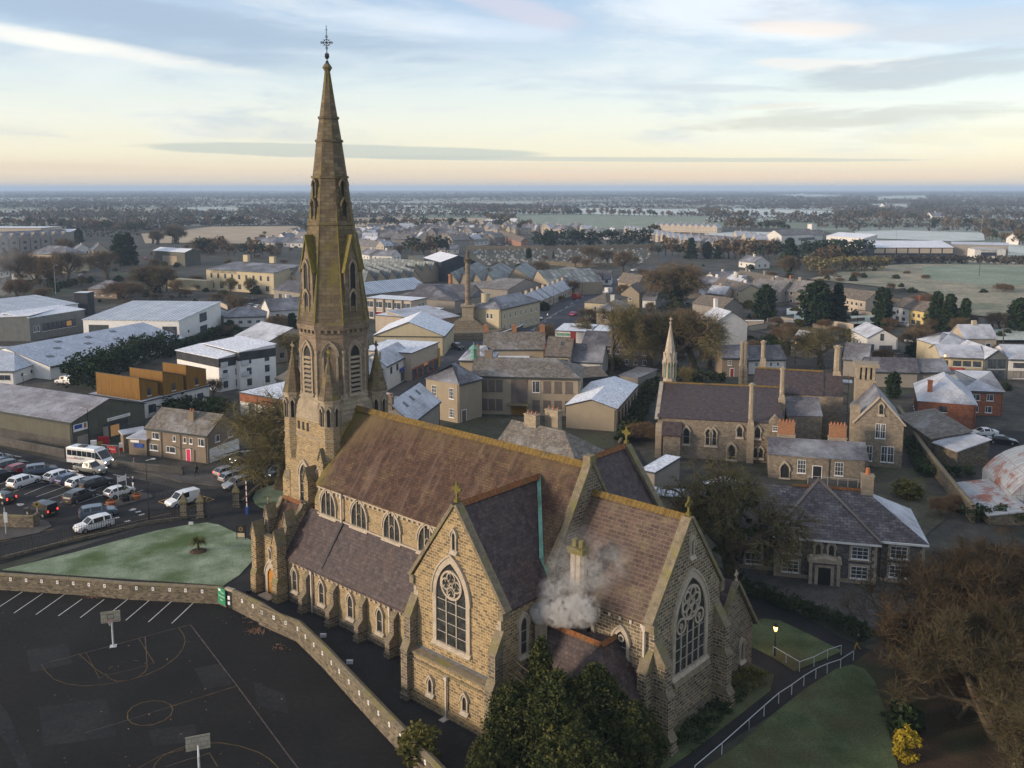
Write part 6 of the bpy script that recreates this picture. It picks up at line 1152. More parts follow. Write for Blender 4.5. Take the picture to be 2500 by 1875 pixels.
b=Bld('garage','flat frosted roof garage building by the bare tree','garage',('E',490,1195),('E',760,1205),14,4.0,None,'flat','render_white','roof_frost'); b.boxp('green_sign',(b.w*.05,-.08,2.8,b.w*.5,-.02,3.5),'copper')
b=Bld('garage','flat grey roofed workshop behind the tall tree','garage',('E',760,1220),('E',1020,1230),16,5.0,None,'flat','render_beige','roof_frost'); b.win('f',[b.w*.2],1.8,1.2,1.2,'u')
b=Bld('brown_terrace','dim brown roofed houses behind the bare trees','house',('E',700,1300),('E',1250,1330),10,4.8,7.5,'gx','pebble_dash','roof_dkgrey'); b.grid('f',7,[.6,3.0],1.0,1.2,'u')
b=Bld('garden_shed','low dark felt roofed shed beyond the hall','shed',('E',660,1560),('E',890,1545),9,3.2,4.5,'gx','render_dark','roof_brown'); b=Bld('garden_shed','grey lean-to roof beside the ivy trunk','shed',('E',990,1540),('E',1130,1560),8,3.0,3.6,'monoy','render_grey','slate_grey')
b=Bld('white_villa','white walled villa with frosted slate roof among the trees','house',('E',1600,1100),('E',1720,1140),('E',1790,1075),6.0,9.2,'gx','render_white','slate_frost'); b.grid('f',2,[1,3.8],1,1.3,'d'); b.chim(b.w*.02,b.d/2,8.5,11.5,1.1,.9,'render_white',1)
b=Bld('green_gable_house','pale green gabled house with brown roof','house',('E',1790,1015),('E',1940,1000),14,4.6,('F','E',1865,945),'gy','render_grey','roof_brown')
b=Bld('tiny_house','small grey gabled outbuilding with one window','outbuilding',('E',1808,1120),('E',1912,1122),7,3.6,('F','E',1862,1085),'gy','render_grey','roof_brown'); b.win('f',[b.w*.5],1.5,1.0,.9,'u')
wall_line('boundary_wall','white walled yard boundary behind the small outbuilding',[pt('E',*p) for p in [(1915,1165),(2010,1165),(2100,1165)]],2.0,.3,'render_pale','white')
b=Bld('barn_house','pink roofed barn beside the spreading bare tree','outbuilding',('F',415,1280),('F',560,1300),8,3.6,('L','F',500,1190),'gx','render_beige','rusty')
b=Bld('grey_barn','slate roofed building behind the white gabled house','outbuilding',('F',820,1410),('F',1005,1425),8,4.0,7.2,'gx','render_grey','slate_grey')
b=Bld('terrace_row','long terrace with brown roof and pale walls on the hill','terrace',('M',-60,850),('M',330,950),8,4.6,7.0,'gx','render_cream','roof_brown'); b.grid('f',6,[2.6,.4],.9,1.1,'d'); b.sky([(b.w*.3,.5),(b.w*.85,.5)])
b=Bld('terrace_row','upper terrace with brown roof and chimneys behind the conifers','terrace',('M',205,745),('M',820,865),8,4.8,7.4,'gx','render_cream','roof_brown'); b.grid('f',9,[2.6,.4],.9,1.1,'d'); b.chim(b.w*.15,4,7,8.8,1,1,'render_grey',0); b.chim(b.w*.55,4,7,8.8,1,1,'render_grey',0)
b=Bld('terrace_row','white and cream end houses of the upper terrace','terrace',('M',830,870),('M',1110,915),8,4.8,7.4,'gx','render_white','roof_brown'); b.grid('f',4,[2.6],.9,1.1,'d'); b.grid('f',3,[.3],1.8,1.6,'d'); b.chim(b.w*.2,4,7,8.8,1,1,'brick_red',0)
b=Bld('terrace_row','grey walled terrace between the dark conifers','terrace',('M',1480,985),('M',2010,1075),8,4.8,7.4,'gx','render_pale','roof_brown'); b.grid('f',8,[2.6,.4],.9,1.1,'d')
b=Bld('terrace_row','white house at the end of the terrace by the field','terrace',('N',255,655),('N',380,680),8,4.8,7.4,'gx','render_white','roof_brown'); b.grid('f',2,[2.6],.9,1.1,'d'); b.grid('f',2,[.3],1.6,1.4,'d'); b=Bld('terrace_row','yellow house at the end of the terrace by the field','terrace',('N',380,682),('N',495,700),8,4.8,7.4,'gx','render_yellow','roof_brown'); b.grid('f',2,[2.6],.9,1.1,'d'); b.grid('f',2,[.3],1.6,1.4,'d'); b.chim(0,4,7,8.8,1.6,1,'brick_red',0)
b=Bld('church_lodge','white cottage with dark roof and two small gables by the road','house',('J',1330,780),('J',1610,785),9,2.7,6.2,'gx','render_white','roof_dkgrey'); m=MB(); m.prism([(b.w*.2,0),(b.w*.55,0),(b.w*.55,2.7),(b.w*.375,5.0),(b.w*.2,2.7)],-.8,2,'y'); m.build('porch_gable',M['render_white'],b.o); b.win('f',[b.w*.1,b.w*.8],1,1.2,1.4,'d'); b=Bld('church_lodge','white gable end of the roadside cottage','house',('J',1130,765),('J',1325,780),9,2.8,6.0,'gy','render_white','slate_frost')
b=Bld('playing_field_hall','large sports hall with white roof and dark glazed front','sports hall',('N',105,205),('N',725,205),17,6.6,9.8,'monoy','clad_navy','roof_frost')
for i in range(7): b.boxp('pale_panel',(b.w*(i+.06)/7,-.12,3.2,b.w*(i+.94)/7,-.02,6.1),'render_pale')
b=Bld('gym','white clubhouse with sloping roof and purple banner','clubhouse',('N',890,215),('N',1130,215),9,6.4,None,'flat','render_white','roof_frost'); x=b.boxp('banner',(b.w*.2,-.15,2.2,b.w*.7,-.02,4.4),'clad_navy'); text_obj('TRIM GAA CLUB',1.3,M['fascia'],b.o,(b.w*.45,-.2,5.3)); b=Bld('gym','upper white hall of the clubhouse with long mono roof','clubhouse',('N',708,180),('N',1150,190),10,8.2,9.6,'gx','render_grey','roof_blue')
b=Bld('community_school','cream school block with wide roof and chimney','school',('M',875,195),('M',1430,168),14,7.8,11.5,'gx','render_white','roof_grey'); b.boxp('strip_window',(b.w*.4,-.2,3.6,b.w*.8,-.05,5.4),'glass'); b.chim(b.w*.92,7,9,15,6,4,'render_white',0); text_obj('TRIM COLLEGE',1.8,M['fascia'],b.o,(b.w*.87,-.1,6.6))
b=Bld('community_school','second cream school block with dark window strip','school',('M',1480,200),('M',1990,235),12,6.8,9.4,'monoy','render_white','roof_frost'); b.grid('f',3,[3.0],5,2.2,'d')
b=Bld('big_shed','black shed with frosted roof beside the factory','shed',('K',1020,495),('K',1250,555),('K',1535,500),9.0,11.8,'gx','clad_navy','roof_frost'); b.boxp('low_wing',(-b.w*1.3,2,0,0,b.d*.6,7.5),'clad_olive')
b=Bld('white_yard_shed','long shed with patchy frosted roof behind the spire','shed',('K',140,690),('K',500,630),20,6,8,'monoy','render_pale','roof_frost')
# factory with saw-tooth roofs
fo=empty('sawtooth_factory','sprawling old factory with rows of saw tooth roofs','factory',pt('K',160,890),0)
def tooth(k,a,b_,n,zl,zh,name='sawtooth_bay',mr='saw_green',mw='render_beige'):
    A=pt(k,*a,zl);B=pt(k,*b_,zl); x=(B-A); x.z=0; L_=x.length; x.normalize(); y=Vector((-x.y,x.x,0)); rz=math.atan2(x.y,x.x)
    return A,B,L_,x,y,rz
def saw(k,a,b_,dep,n,zl,zh,mr='saw_green',mw='render_beige'):
    A,B,L_,x,y,rz=tooth(k,a,b_,n,zl,zh); wv=L_/n
    for i in range(n):
        m=MB(); x0=i*wv; m.box(x0,0,0,x0+wv,dep,zl,1,'dt'); m.prism([(x0,zl),(x0+wv,zl),(x0+wv*.28,zh)],0,dep,'y',1,True)
        m.face([(x0-.2,-.3,zl+.1),(x0+wv*.28,-.3,zh+.15),(x0+wv*.28,dep+.3,zh+.15),(x0-.2,dep+.3,zl+.1)][::-1],0); m.face([(x0+wv*.28,-.3,zh+.15),(x0+wv,-.3,zl+.1),(x0+wv,dep+.3,zl+.1),(x0+wv*.28,dep+.3,zh+.15)][::-1],0)
        o=m.build('sawtooth_bay',[M[mr],M[mw]],fo); o.location=(A.x-fo.location.x,A.y-fo.location.y,0); o.rotation_euler=(0,0,rz)
saw('K',(230,830),(1000,800),34,5,5,9.5); saw('K',(330,740),(1250,660),40,7,5,9); saw('K',(1340,850),(2000,860),30,4,5,9.5); saw('J',(-460,770),(560,785),30,3,5,9.5); saw('J',(560,800),(780,850),24,1,5,9.5)
b=Bld('factory_shed','long low shed with striped translucent roof sheets','factory',('K',180,1000),('K',1080,900),16,4.5,8,'gx','render_grey','roof_ribbed'); b=Bld('factory_shed','dark corrugated factory roofs behind the office block','factory',('K',830,1040),('K',1600,1060),22,4.5,8.5,'gx','render_grey','roof_dkgrey'); b=Bld('factory_shed','long dark corrugated roof beyond the monument','factory',('K',1440,1080),('K',1910,990),26,4.5,8.5,'gx','render_grey','roof_dkgrey',hip=(6,6)); b=Bld('factory_shed','grey corrugated roof with rooflights in the factory yard','factory',('K',1560,890),('K',2150,930),26,4.5,7.5,'gx','render_grey','roof_grey'); b=Bld('factory_shed','brown walled shed at the cemetery end of the factory','factory',('J',790,690),('J',940,735),('J',1150,640),5.5,8,'gx','render_beige','roof_grey')
p=pt('K',1385,1160); ch=MB(); ch.frust(0,0,0,.9,11.5,.7,10); ch.frust(0,0,11.5,.9,12,.9,10); ch.build('factory_chimney',M['brick_orange'],None,p,label='slim brick factory chimney beside the column',cat='chimney')
# ================= TREES AND PLANTS =================
rs=np.random.RandomState(11)
def npmesh(name,V,n,mats,mi=None):
    """V: (k*n,3) array, faces of n verts each"""
    k=len(V)//n; me=bpy.data.meshes.new(name); me.vertices.add(len(V)); me.vertices.foreach_set('co',np.asarray(V,dtype=np.float32).ravel())
    me.loops.add(len(V)); me.loops.foreach_set('vertex_index',np.arange(len(V),dtype=np.int32)); me.polygons.add(k)
    me.polygons.foreach_set('loop_start',np.arange(0,len(V),n,dtype=np.int32)); me.polygons.foreach_set('loop_total',np.full(k,n,dtype=np.int32))
    for m in mats: me.materials.append(m)
    if mi is not None: me.polygons.foreach_set('material_index',np.asarray(mi,dtype=np.int32))
    me.update(calc_edges=True); return me
def foliage_mat(name,c1,c2,c3,sc=.6):
    m=bpy.data.materials.new(name); m.use_nodes=True; n=m.node_tree; N=n.nodes; b=N['Principled BSDF']; b.inputs['Roughness'].default_value=.8; b.inputs['Specular IOR Level'].default_value=.15
    t=N.new('ShaderNodeTexCoord'); z=N.new('ShaderNodeTexNoise'); n.links.new(t.outputs['Object'],z.inputs[0]); z.inputs['Scale'].default_value=sc; z.inputs['Detail'].default_value=4; z.inputs['Roughness'].default_value=.75
    r=N.new('ShaderNodeValToRGB'); n.links.new(z.outputs[0],r.inputs[0]); e=r.color_ramp.elements; e.new(.5)
    for a,(p,c) in zip(e,((.34,c1),(.5,c2),(.68,c3))): a.position=p; a.color=c+(1,)
    n.links.new(r.outputs[0],b.inputs['Base Color']); return m
M['yew']=foliage_mat('evergreen_leaves',(.012,.019,.006),(.036,.046,.012),(.11,.10,.03),1.1); M['conifer']=foliage_mat('conifer_needles',(.008,.020,.010),(.018,.036,.015),(.035,.052,.02)); M['hedge']=foliage_mat('hedge_leaves',(.012,.026,.010),(.026,.045,.015),(.05,.065,.024))
M['ivy']=foliage_mat('ivy_leaves',(.018,.028,.010),(.032,.045,.015),(.055,.062,.022)); M['twig']=foliage_mat('bare_twigs',(.08,.055,.032),(.14,.10,.055),(.19,.14,.08),.3); M['twig_green']=foliage_mat('mossy_twigs',(.085,.072,.028),(.15,.125,.05),(.21,.18,.08),.3); M['twig_brown']=foliage_mat('russet_twigs',(.10,.062,.036),(.15,.10,.056),(.20,.14,.08),.3)
M['thicket_pale']=foliage_mat('thicket_pale_twigs',(.032,.026,.013),(.062,.050,.025),(.10,.08,.04),.35); M['thicket']=foliage_mat('thicket_twigs',(.030,.022,.011),(.060,.042,.022),(.10,.068,.036),.35); M['bark']=mat('bark',(.055,.042,.028),(.11,.085,.058),1.5,6,.95,(.07,.07,.035),fine=5,obj=True); M['far_trees']=foliage_mat('far_winter_trees',(.034,.036,.030),(.070,.062,.050),(.13,.11,.085),.012); M['gold']=foliage_mat('golden_shrub_leaves',(.20,.15,.01),(.34,.25,.02),(.42,.32,.04),2); M['moss_shrub']=foliage_mat('olive_shrub',(.05,.055,.012),(.09,.085,.02),(.13,.11,.03),1)
def quads(C,size,up=0.0,flat=.6,asp=1.6):
    k=len(C); a=rs.normal(size=(k,3)); a[:,2]*=flat; a/=np.linalg.norm(a,axis=1)[:,None]; b=rs.normal(size=(k,3)); b-=a*(a*b).sum(1)[:,None]; b/=np.linalg.norm(b,axis=1)[:,None]
    s=(size*(.6+.8*rs.rand(k)))[:,None] if np.isscalar(size) else size[:,None]; a=a*s*asp/2; b=b*s/2
    V=np.stack([C-a,C-b*1.0,C+a,C+b],1); return V.reshape(-1,3)
def clumps(cents,rad,per,sq=.7):
    k=len(cents); d=rs.normal(size=(k*per,3)); d/=np.linalg.norm(d,axis=1)[:,None]; r=rs.rand(k*per)**.45; P=d*r[:,None]*np.repeat(np.atleast_1d(rad)*np.ones(k),per)[:,None]; P[:,2]*=sq; return np.repeat(cents,per,axis=0)+P
def bare(seed,h=10,spread=.55,levels=5,trunk_h=.28,r0=.32,twigs=7,tw=.035,tl=.9,ivy=0,mats=('bark','twig'),multi=1,droop=0.05,br=4):
    """trunk+limbs mesh, fine twig mesh, ivy mesh"""
    R_=random.Random(seed); T=MB(); tips=[]; limbs=[]
    def grow(p,d,L_,r,lv):
        n=3; q=p
        pts_=[p]
        for i in range(n):
            d=(d+Vector((R_.uniform(-.22,.22),R_.uniform(-.22,.22),R_.uniform(-.05,.22)-droop*lv))).normalized(); q2=q+d*L_/n; ra=r*(1-.35*i/n); rb=r*(1-.35*(i+1)/n)
            if lv<=3 or r>.03: T.tube(q,q2,ra,rb,6 if lv<2 else 4 if lv<3 else 3)
            else: tips.append((q,q2,ra))
            if lv<=2: limbs.append((q,q2,ra))
            q=q2; pts_.append(q)
        if lv>=levels:
            for k in range(twigs):
                t=pts_[R_.randint(1,3)]; dd=(d*.6+Vector((R_.uniform(-1,1),R_.uniform(-1,1),R_.uniform(-.7,.9)))).normalized(); tips.append((t,t+dd*tl*R_.uniform(.5,1.2),tw*.5))
            return
        nb=br+(1 if lv==0 else 0)
        for k in range(nb):
            f=R_.uniform(.35,1.0) if lv else R_.uniform(.7,1.0); i=min(int(f*3),2); b=pts_[i].lerp(pts_[i+1],f*3-i)
            an=R_.uniform(0,2*PI) if lv==0 else R_.uniform(0,2*PI); o=d.orthogonal().normalized(); o=Matrix.Rotation(an+k*2.4,3,d)@o
            w=spread*R_.uniform(.7,1.35)*(1.15 if lv==0 else 1); dd=(d*(1-w*.45)+o*w+Vector((0,0,.12))).normalized()
            grow(b,dd,L_*R_.uniform(.58,.8)*(1.05 if lv==0 else 1),r*R_.uniform(.42,.62),lv+1)
        grow(pts_[-1],d,L_*.66,r*.6,lv+1)
    for s_ in range(multi):
        d=Vector((R_.uniform(-.1,.1),R_.uniform(-.1,.1),1)) if multi==1 else Vector((R_.uniform(-.5,.5),R_.uniform(-.5,.5),1)).normalized()
        grow(Vector((R_.uniform(-.4,.4),R_.uniform(-.4,.4),0)) if multi>1 else Vector((0,0,0)),d,h*trunk_h,r0,0)
    if multi==1: T.frust(0,0,-.1,r0*1.5,h*.05,r0*1.02,7)
    trunk=T.mesh('trunk',[M[mats[0]]])
    A=np.array([p for p,_,_ in tips]); B=np.array([q for _,q,_ in tips]); W=np.array([max(r,tw*.4) for _,_,r in tips])
    d=B-A; s=np.cross(d,rs.normal(size=d.shape)); s/=np.linalg.norm(s,axis=1)[:,None]+1e-9; s*=W[:,None]
    V=np.stack([A-s,A+s,B+s*.35,B-s*.35],1).reshape(-1,3); crown=npmesh('crown',V,4,[M[mats[1]]])
    iv=None
    if ivy:
        C=[]
        for a,b,r in limbs:
            k=int((b-a).length*ivy*(1+r*6))
            for _ in range(k): C.append(a.lerp(b,R_.random())+Vector((R_.gauss(0,1),R_.gauss(0,1),R_.gauss(0,1)))*(r*.9+.22))
        iv=npmesh('ivy',quads(np.array(C),.32),4,[M['ivy']])
    return trunk,crown,iv
def leafy(seed,h,r,shape='cone',n=260,per=26,size=.34,mt='conifer',r0=.25,crad=.8,low=.06,trunkmat='bark',limbs=0,sq=.7):
    R_=random.Random(seed); C=[]
    while len(C)<n:
        t=R_.random()
        if shape=='cone': rr=r*(1-t)**.8*(.75+.25*math.sin(t*23)); 
        elif shape=='column': rr=r*min(1,(1-t)*4)**.5*min(1,t*6+.4)
        elif shape=='ball': rr=r*math.sqrt(max(0,1-(2*t-1)**2))
        elif shape=='cedar': rr=r*(1-t*.55)*(.55+.45*abs(math.sin(t*14)))
        else: rr=r*(1-abs(2*t-.9)**2.2*.75)
        rr=max(rr,.05)
        a=R_.uniform(0,2*PI); q=rr*R_.uniform(.55,1.03)*(1+.18*math.sin(3*a+seed)+.12*math.sin(5*a+t*9)); C.append((q*math.cos(a),q*math.sin(a),h*(low+(1-low)*t)+R_.uniform(-.3,.3)))
    C=np.array(C); P=clumps(C,crad*(.6+.7*rs.rand(len(C))),per,sq); crown=npmesh('crown',quads(P,size),4,[M[mt]])
    T=MB(); T.frust(0,0,0,r0*1.3,h*.85,r0*.15,7)
    for k in range(limbs):
        a=R_.uniform(0,2*PI); z=h*R_.uniform(.15,.7); q=r*R_.uniform(.6,.95); p=Vector((0,0,z)); 
        for i in range(3): p2=p+Vector((math.cos(a)*q/3+R_.uniform(-.2,.2),math.sin(a)*q/3+R_.uniform(-.2,.2),h*.05)); T.tube(p,p2,.09-.02*i,.07-.02*i,4); p=p2
    return T.mesh('trunk',[M[trunkmat]]),crown,None
def plant(parts,label,p,h=1.0,rz=0,name='bare_tree',cat='tree',group=None,sx=1.0):
    o=empty(name,label,cat,(p[0],p[1],p[2] if len(p)>2 else 0),rz,group); o.scale=(h*sx,h*sx,h)
    for me in parts:
        if me: inst(me,me.name.split('.')[0],o)
    return o
def plant_h(parts,baseh,label,k,bx,by,ty,**kw):
    """base pixel and the pixel row of the top give place and height"""
    p=pt(k,bx,by); h=hgt((k,bx,ty),p); return plant(parts,label,p,h/baseh,**kw)
# prototypes (unit heights ~10 m)
BA=bare(1,10,.75,5,.24,.34,3,.032,.8,mats=('bark','twig_green'),br=3); BB=bare(2,10,.5,5,.26,.28,4,.03,.8,mats=('bark','twig_green'),br=3); BC=bare(3,10,.66,5,.24,.34,3,.032,.8,br=3,droop=.03); BI=bare(4,10,.7,5,.24,.36,4,.034,.8,ivy=34,br=3); BM=bare(5,8,.6,4,.26,.12,6,.035,.8,mats=('bark','twig_brown'),multi=5,br=3)
CA=leafy(11,10,2.6,'column',240,26,.42,'conifer'); CB=leafy(12,10,3.0,'cone',240,26,.42,'conifer'); CC_=leafy(13,10,4.2,'cedar',260,26,.5,'conifer'); SH=leafy(14,3,2.0,'ball',90,24,.3,'hedge',.1,.6,.0); SB=leafy(15,3,2.0,'ball',90,24,.3,'moss_shrub',.1,.6,.0)
for nm_,P_ in (('BA',BA),('BB',BB),('BC',BC),('BI',BI),('BM',BM)): print(nm_,len(P_[0].polygons),len(P_[1].polygons),max(v.co.z for v in P_[1].vertices),max(v.co.x for v in P_[1].vertices))
HB={}
def top(P_): return max(max(v.co.z for v in m.vertices) for m in P_[:2])
hA,hB,hC,hI,hM,hCA,hCB,hCC,hSH=[top(x) for x in (BA,BB,BC,BI,BM,CA,CB,CC_,SH)]
# big foreground trees
big=bare(21,13,.85,6,.2,.46,3,.018,.7,mats=('bark','twig_green'),br=3,ivy=0); hb=top(big)
plant(big,'large bare tree with spreading twigs between the parking cars and the tower',pt('B',2195,985),hgt(('B',2150,170),pt('B',2195,985))/hb,.4,sx=1.25)
big2=bare(22,13,.74,6,.22,.58,2,.017,.6,mats=('bark','twig_green'),br=3,ivy=3); hb2=top(big2)
p=pt('X',1795,1440); plant(big2,'big ivy trunked bare tree standing between the chancel and the rectory',p,hgt(('X',1790,1100),p)/hb2,1.1,sx=.92)
Bt=bare(23,10,.78,6,.22,.26,5,.020,.5,mats=('bark','thicket'),multi=4,br=2,droop=-.01); hbt=top(Bt); Bt2=bare(24,10,.82,6,.22,.26,5,.020,.5,mats=('bark','thicket_pale'),multi=4,br=2,droop=-.01); hbt2=top(Bt2)
for (x,y,ty,P_,hh,sx,l) in ((2375,1680,1330,Bt,hbt,1.15,'spreading bare tree beside the rectory drive'),(2470,1570,1300,Bt,hbt,1.15,'bare tree at the right edge beyond the drive'),(2430,1790,1450,Bt2,hbt2,1.2,'tangled mossy bare tree at the right edge of the lawn'),(2345,1750,1570,Bt,hbt,1.05,'low dark bare thicket tree behind the round lawn'),(2520,1960,1620,Bt2,hbt2,1.2,'bare tree filling the bottom right corner'),(2225,1640,1500,Bt,hbt,1.1,'small bare tree over the end of the path')):
    p=pt('X',x,y); plant(P_,l,p,hgt(('X',x,ty),p)/hh,x*.01,sx=sx)
# evergreen mass in front of the vestry
def chpt(e,n): v=TP+Vector((.74314865,-.66912636,0))*e+Vector((.66747,.74463,0))*n; return (v.x,v.y,0)
ev=leafy(31,10,3.4,'round',1000,38,.17,'yew',.22,.5,.02,limbs=26,sq=1.5); hev=top(ev); ev2=leafy(32,10,3.0,'cone',1000,38,.17,'yew',.22,.5,.0,limbs=26,sq=1.5); hev2=top(ev2)
for e,n,h,P_,hh,l,sx in ((13.3,1.0,9.9,ev2,hev2,'tallest pointed evergreen, nearest the chimney smoke',1.05),(18.0,1.4,9.6,ev,hev,'pointed evergreen in front of the vestry gable',.95),(15.9,-.2,8.8,ev,hev,'shaggy evergreen at the heart of the clump',1.15),(20.9,2.2,7.4,ev,hev,'evergreen touching the chancel corner buttress',1.0),(13.9,-2.8,8.4,ev,hev,'rounded evergreen nearest the transept wall',.95),(16.9,-1.8,9.0,ev,hev,'broad evergreen in the middle of the clump',1.1),(14.2,-5.4,5.6,ev,hev,'low evergreen at the left of the clump by the tarmac',1.1),(19.6,-2.8,7.4,ev,hev,'dark evergreen at the bottom edge of the photo',1.25)):
    plant(P_,l,chpt(e,n),h/hh,e,'evergreen_tree',sx=sx)
M['pale_bark']=mat('lichened_bark',(.13,.10,.045),(.24,.19,.09),2,5,.9,obj=True,fine=6); ct=bare(25,8,.7,4,.24,.17,4,.03,.6,mats=('pale_bark','pale_bark'),br=3); plant(ct,'lichen covered bare stem rising in front of the evergreens',chpt(19.0,-4.6),.95,0,sx=.8); plant(ct,'second pale bare stem at the left of the evergreen clump',chpt(16.3,-6.0),.8,2,sx=.8)
ivb=leafy(33,2.6,.8,'column',60,30,.16,'moss_shrub',.05,.35,0); p=pt('W',1330,1659); plant(ivb,'clump of ivy growing over the end of the rubble wall',(p.x,p.y,.6),1.0,0,'ivy_clump','ivy',sx=1.6)
p=pt('H',1290,1600); plant(leafy(34,1.9,.75,'ball',90,30,.10,'gold',.04,.2,0),'small golden yellow shrub on the edge of the lawn',p,1.25,0,'golden_shrub','shrub'); p=pt('H',1290,1380); plant(SH,'dark clipped shrub beside the golden one',p,.75,0,'dark_shrub','shrub')
p=pt('B',1530,1480); 
pm=MB()
pm.frust(0,0,0,.14,1.1,.12,8); ptr=pm.mesh('trunk',[M['bark']]); C=[]
for i in range(90):
    a=rnd.uniform(0,2*PI); t=rnd.uniform(-.2,.9); q0=Vector((0,0,1.1)); d=Vector((math.cos(a)*math.cos(t),math.sin(a)*math.cos(t),math.sin(t)))*1.0; s=Vector((-math.sin(a),math.cos(a),0))*.04; e=q0+d-Vector((0,0,.25)); mid=q0+d*.6; C+= [q0-s,q0+s,mid+s*1.4,mid-s*1.4,mid-s*1.4,mid+s*1.4,e+s*.2,e-s*.2]
plant((ptr,npmesh('crown',np.array([tuple(c) for c in C]),4,[M['moss_shrub']])),'small palm like cordyline in the middle of the frosty lawn',p,1.15,0,'cordyline','palm')
m=MB(); m.frust(0,0,.1,1.1,.32,.7,14); m.build('soil_mound',M['earth'],None,(p.x,p.y,.0),label='round soil bed around the cordyline',cat='flower bed')
# clipped and wild hedges
def hedge(label,P,w,h,n=34,mt='hedge',size=.35,name='hedge',crad=.55):
    o=empty(name,label,'hedge',(P[0].x,P[0].y,0)); C=[]; 
    for p,q in zip(P,P[1:]):
        L_=(q-p).length; d=(q-p)/L_; s=Vector((-d.y,d.x,0))
        for _ in range(int(L_*n/4)): c=p+d*rnd.uniform(0,L_)+s*rnd.uniform(-w/2,w/2)-P[0]; C.append((c.x,c.y,rnd.uniform(.15,1)**.7*h))
    C=np.array(C); inst(npmesh('foliage',quads(clumps(C,crad,16),size),4,[M[mt]]),'foliage',o); return o
hedge('dark hedge between the church path and the rectory forecourt',pts('H',[(20,300),(280,395),(560,505),(800,590),(900,630),(1000,700)]),1.6,1.5,70,'hedge',.16,crad=.4)
hedge('rough shrub border at the east end of the church',pts('X',[(1665,1830),(1745,1745),(1800,1690)]),2.0,.7,50,'hedge',.14,crad=.35); hedge('mossy shrubs around the corner of the sacristy',pts('X',[(1800,1690),(1850,1650)]),2.4,.9,60,'moss_shrub',.14,crad=.4)
hedge('trimmed hedge above the barrel shed',pts('G',[(1740,1240),(2000,1230),(2250,1280)]),2.0,1.8,50,'hedge',.22); hedge('hedge by the convent garden wall',pts('G',[(1330,650),(1440,900),(1560,900),(1820,900)]),1.6,1.6,50,'hedge',.22)
hedge('ragged hedge beside the assembly hall lane',[pt('I',*p) for p in [(860,900),(960,720),(1050,540),(1090,440)]],2.6,2.0,50,'ivy',.3); hedge('tall conifer hedge curving round the school wing',[pt('A',*p) for p in [(600,1690),(800,1590),(1050,1490),(1290,1420)]],8,7.0,60,'conifer',.40,crad=1.2); hedge('lower trimmed end of the conifer hedge behind the apartments',[pt('A',*p) for p in [(1290,1400),(1500,1310),(1780,1205)]],3,2.6,44,'conifer',.36,crad=.8)
hedge('dark evergreen belt behind the cemetery',[pt('E',*p) for p in [(330,560),(520,560),(700,556),(980,552),(1215,545)]],12,12,10,'conifer',1.2,crad=2.6); hedge('evergreen belt in front of the sports hall',[pt('F',*p) for p in [(520,650),(640,640),(760,640),(880,640),(1010,640)]],16,11,12,'conifer',1.1,crad=2.4); hedge('scrub below the sports hall',[pt('F',*p) for p in [(560,745),(760,740),(960,735),(1100,725)]],14,7,12,'twig_green',.9,crad=2.0); hedge('hedge line under the sports hall glazing',[pt('F',*p) for p in [(1060,680),(1400,675),(1800,680),(2300,685)]],6,4.5,14,'far_trees',.8,crad=1.5)
hedge('planted border on the hotel side of the road',[pt('A',*p) for p in [(440,870),(600,840),(720,830)]],3,2.6,20,'hedge',.6,crad=1.0); hedge('low shrubs behind the timber flats and house',[pt('B',*p) for p in [(1180,420),(1350,390),(1480,400),(1620,400),(1750,410)]],4,2.8,30,'hedge',.35,crad=.9)
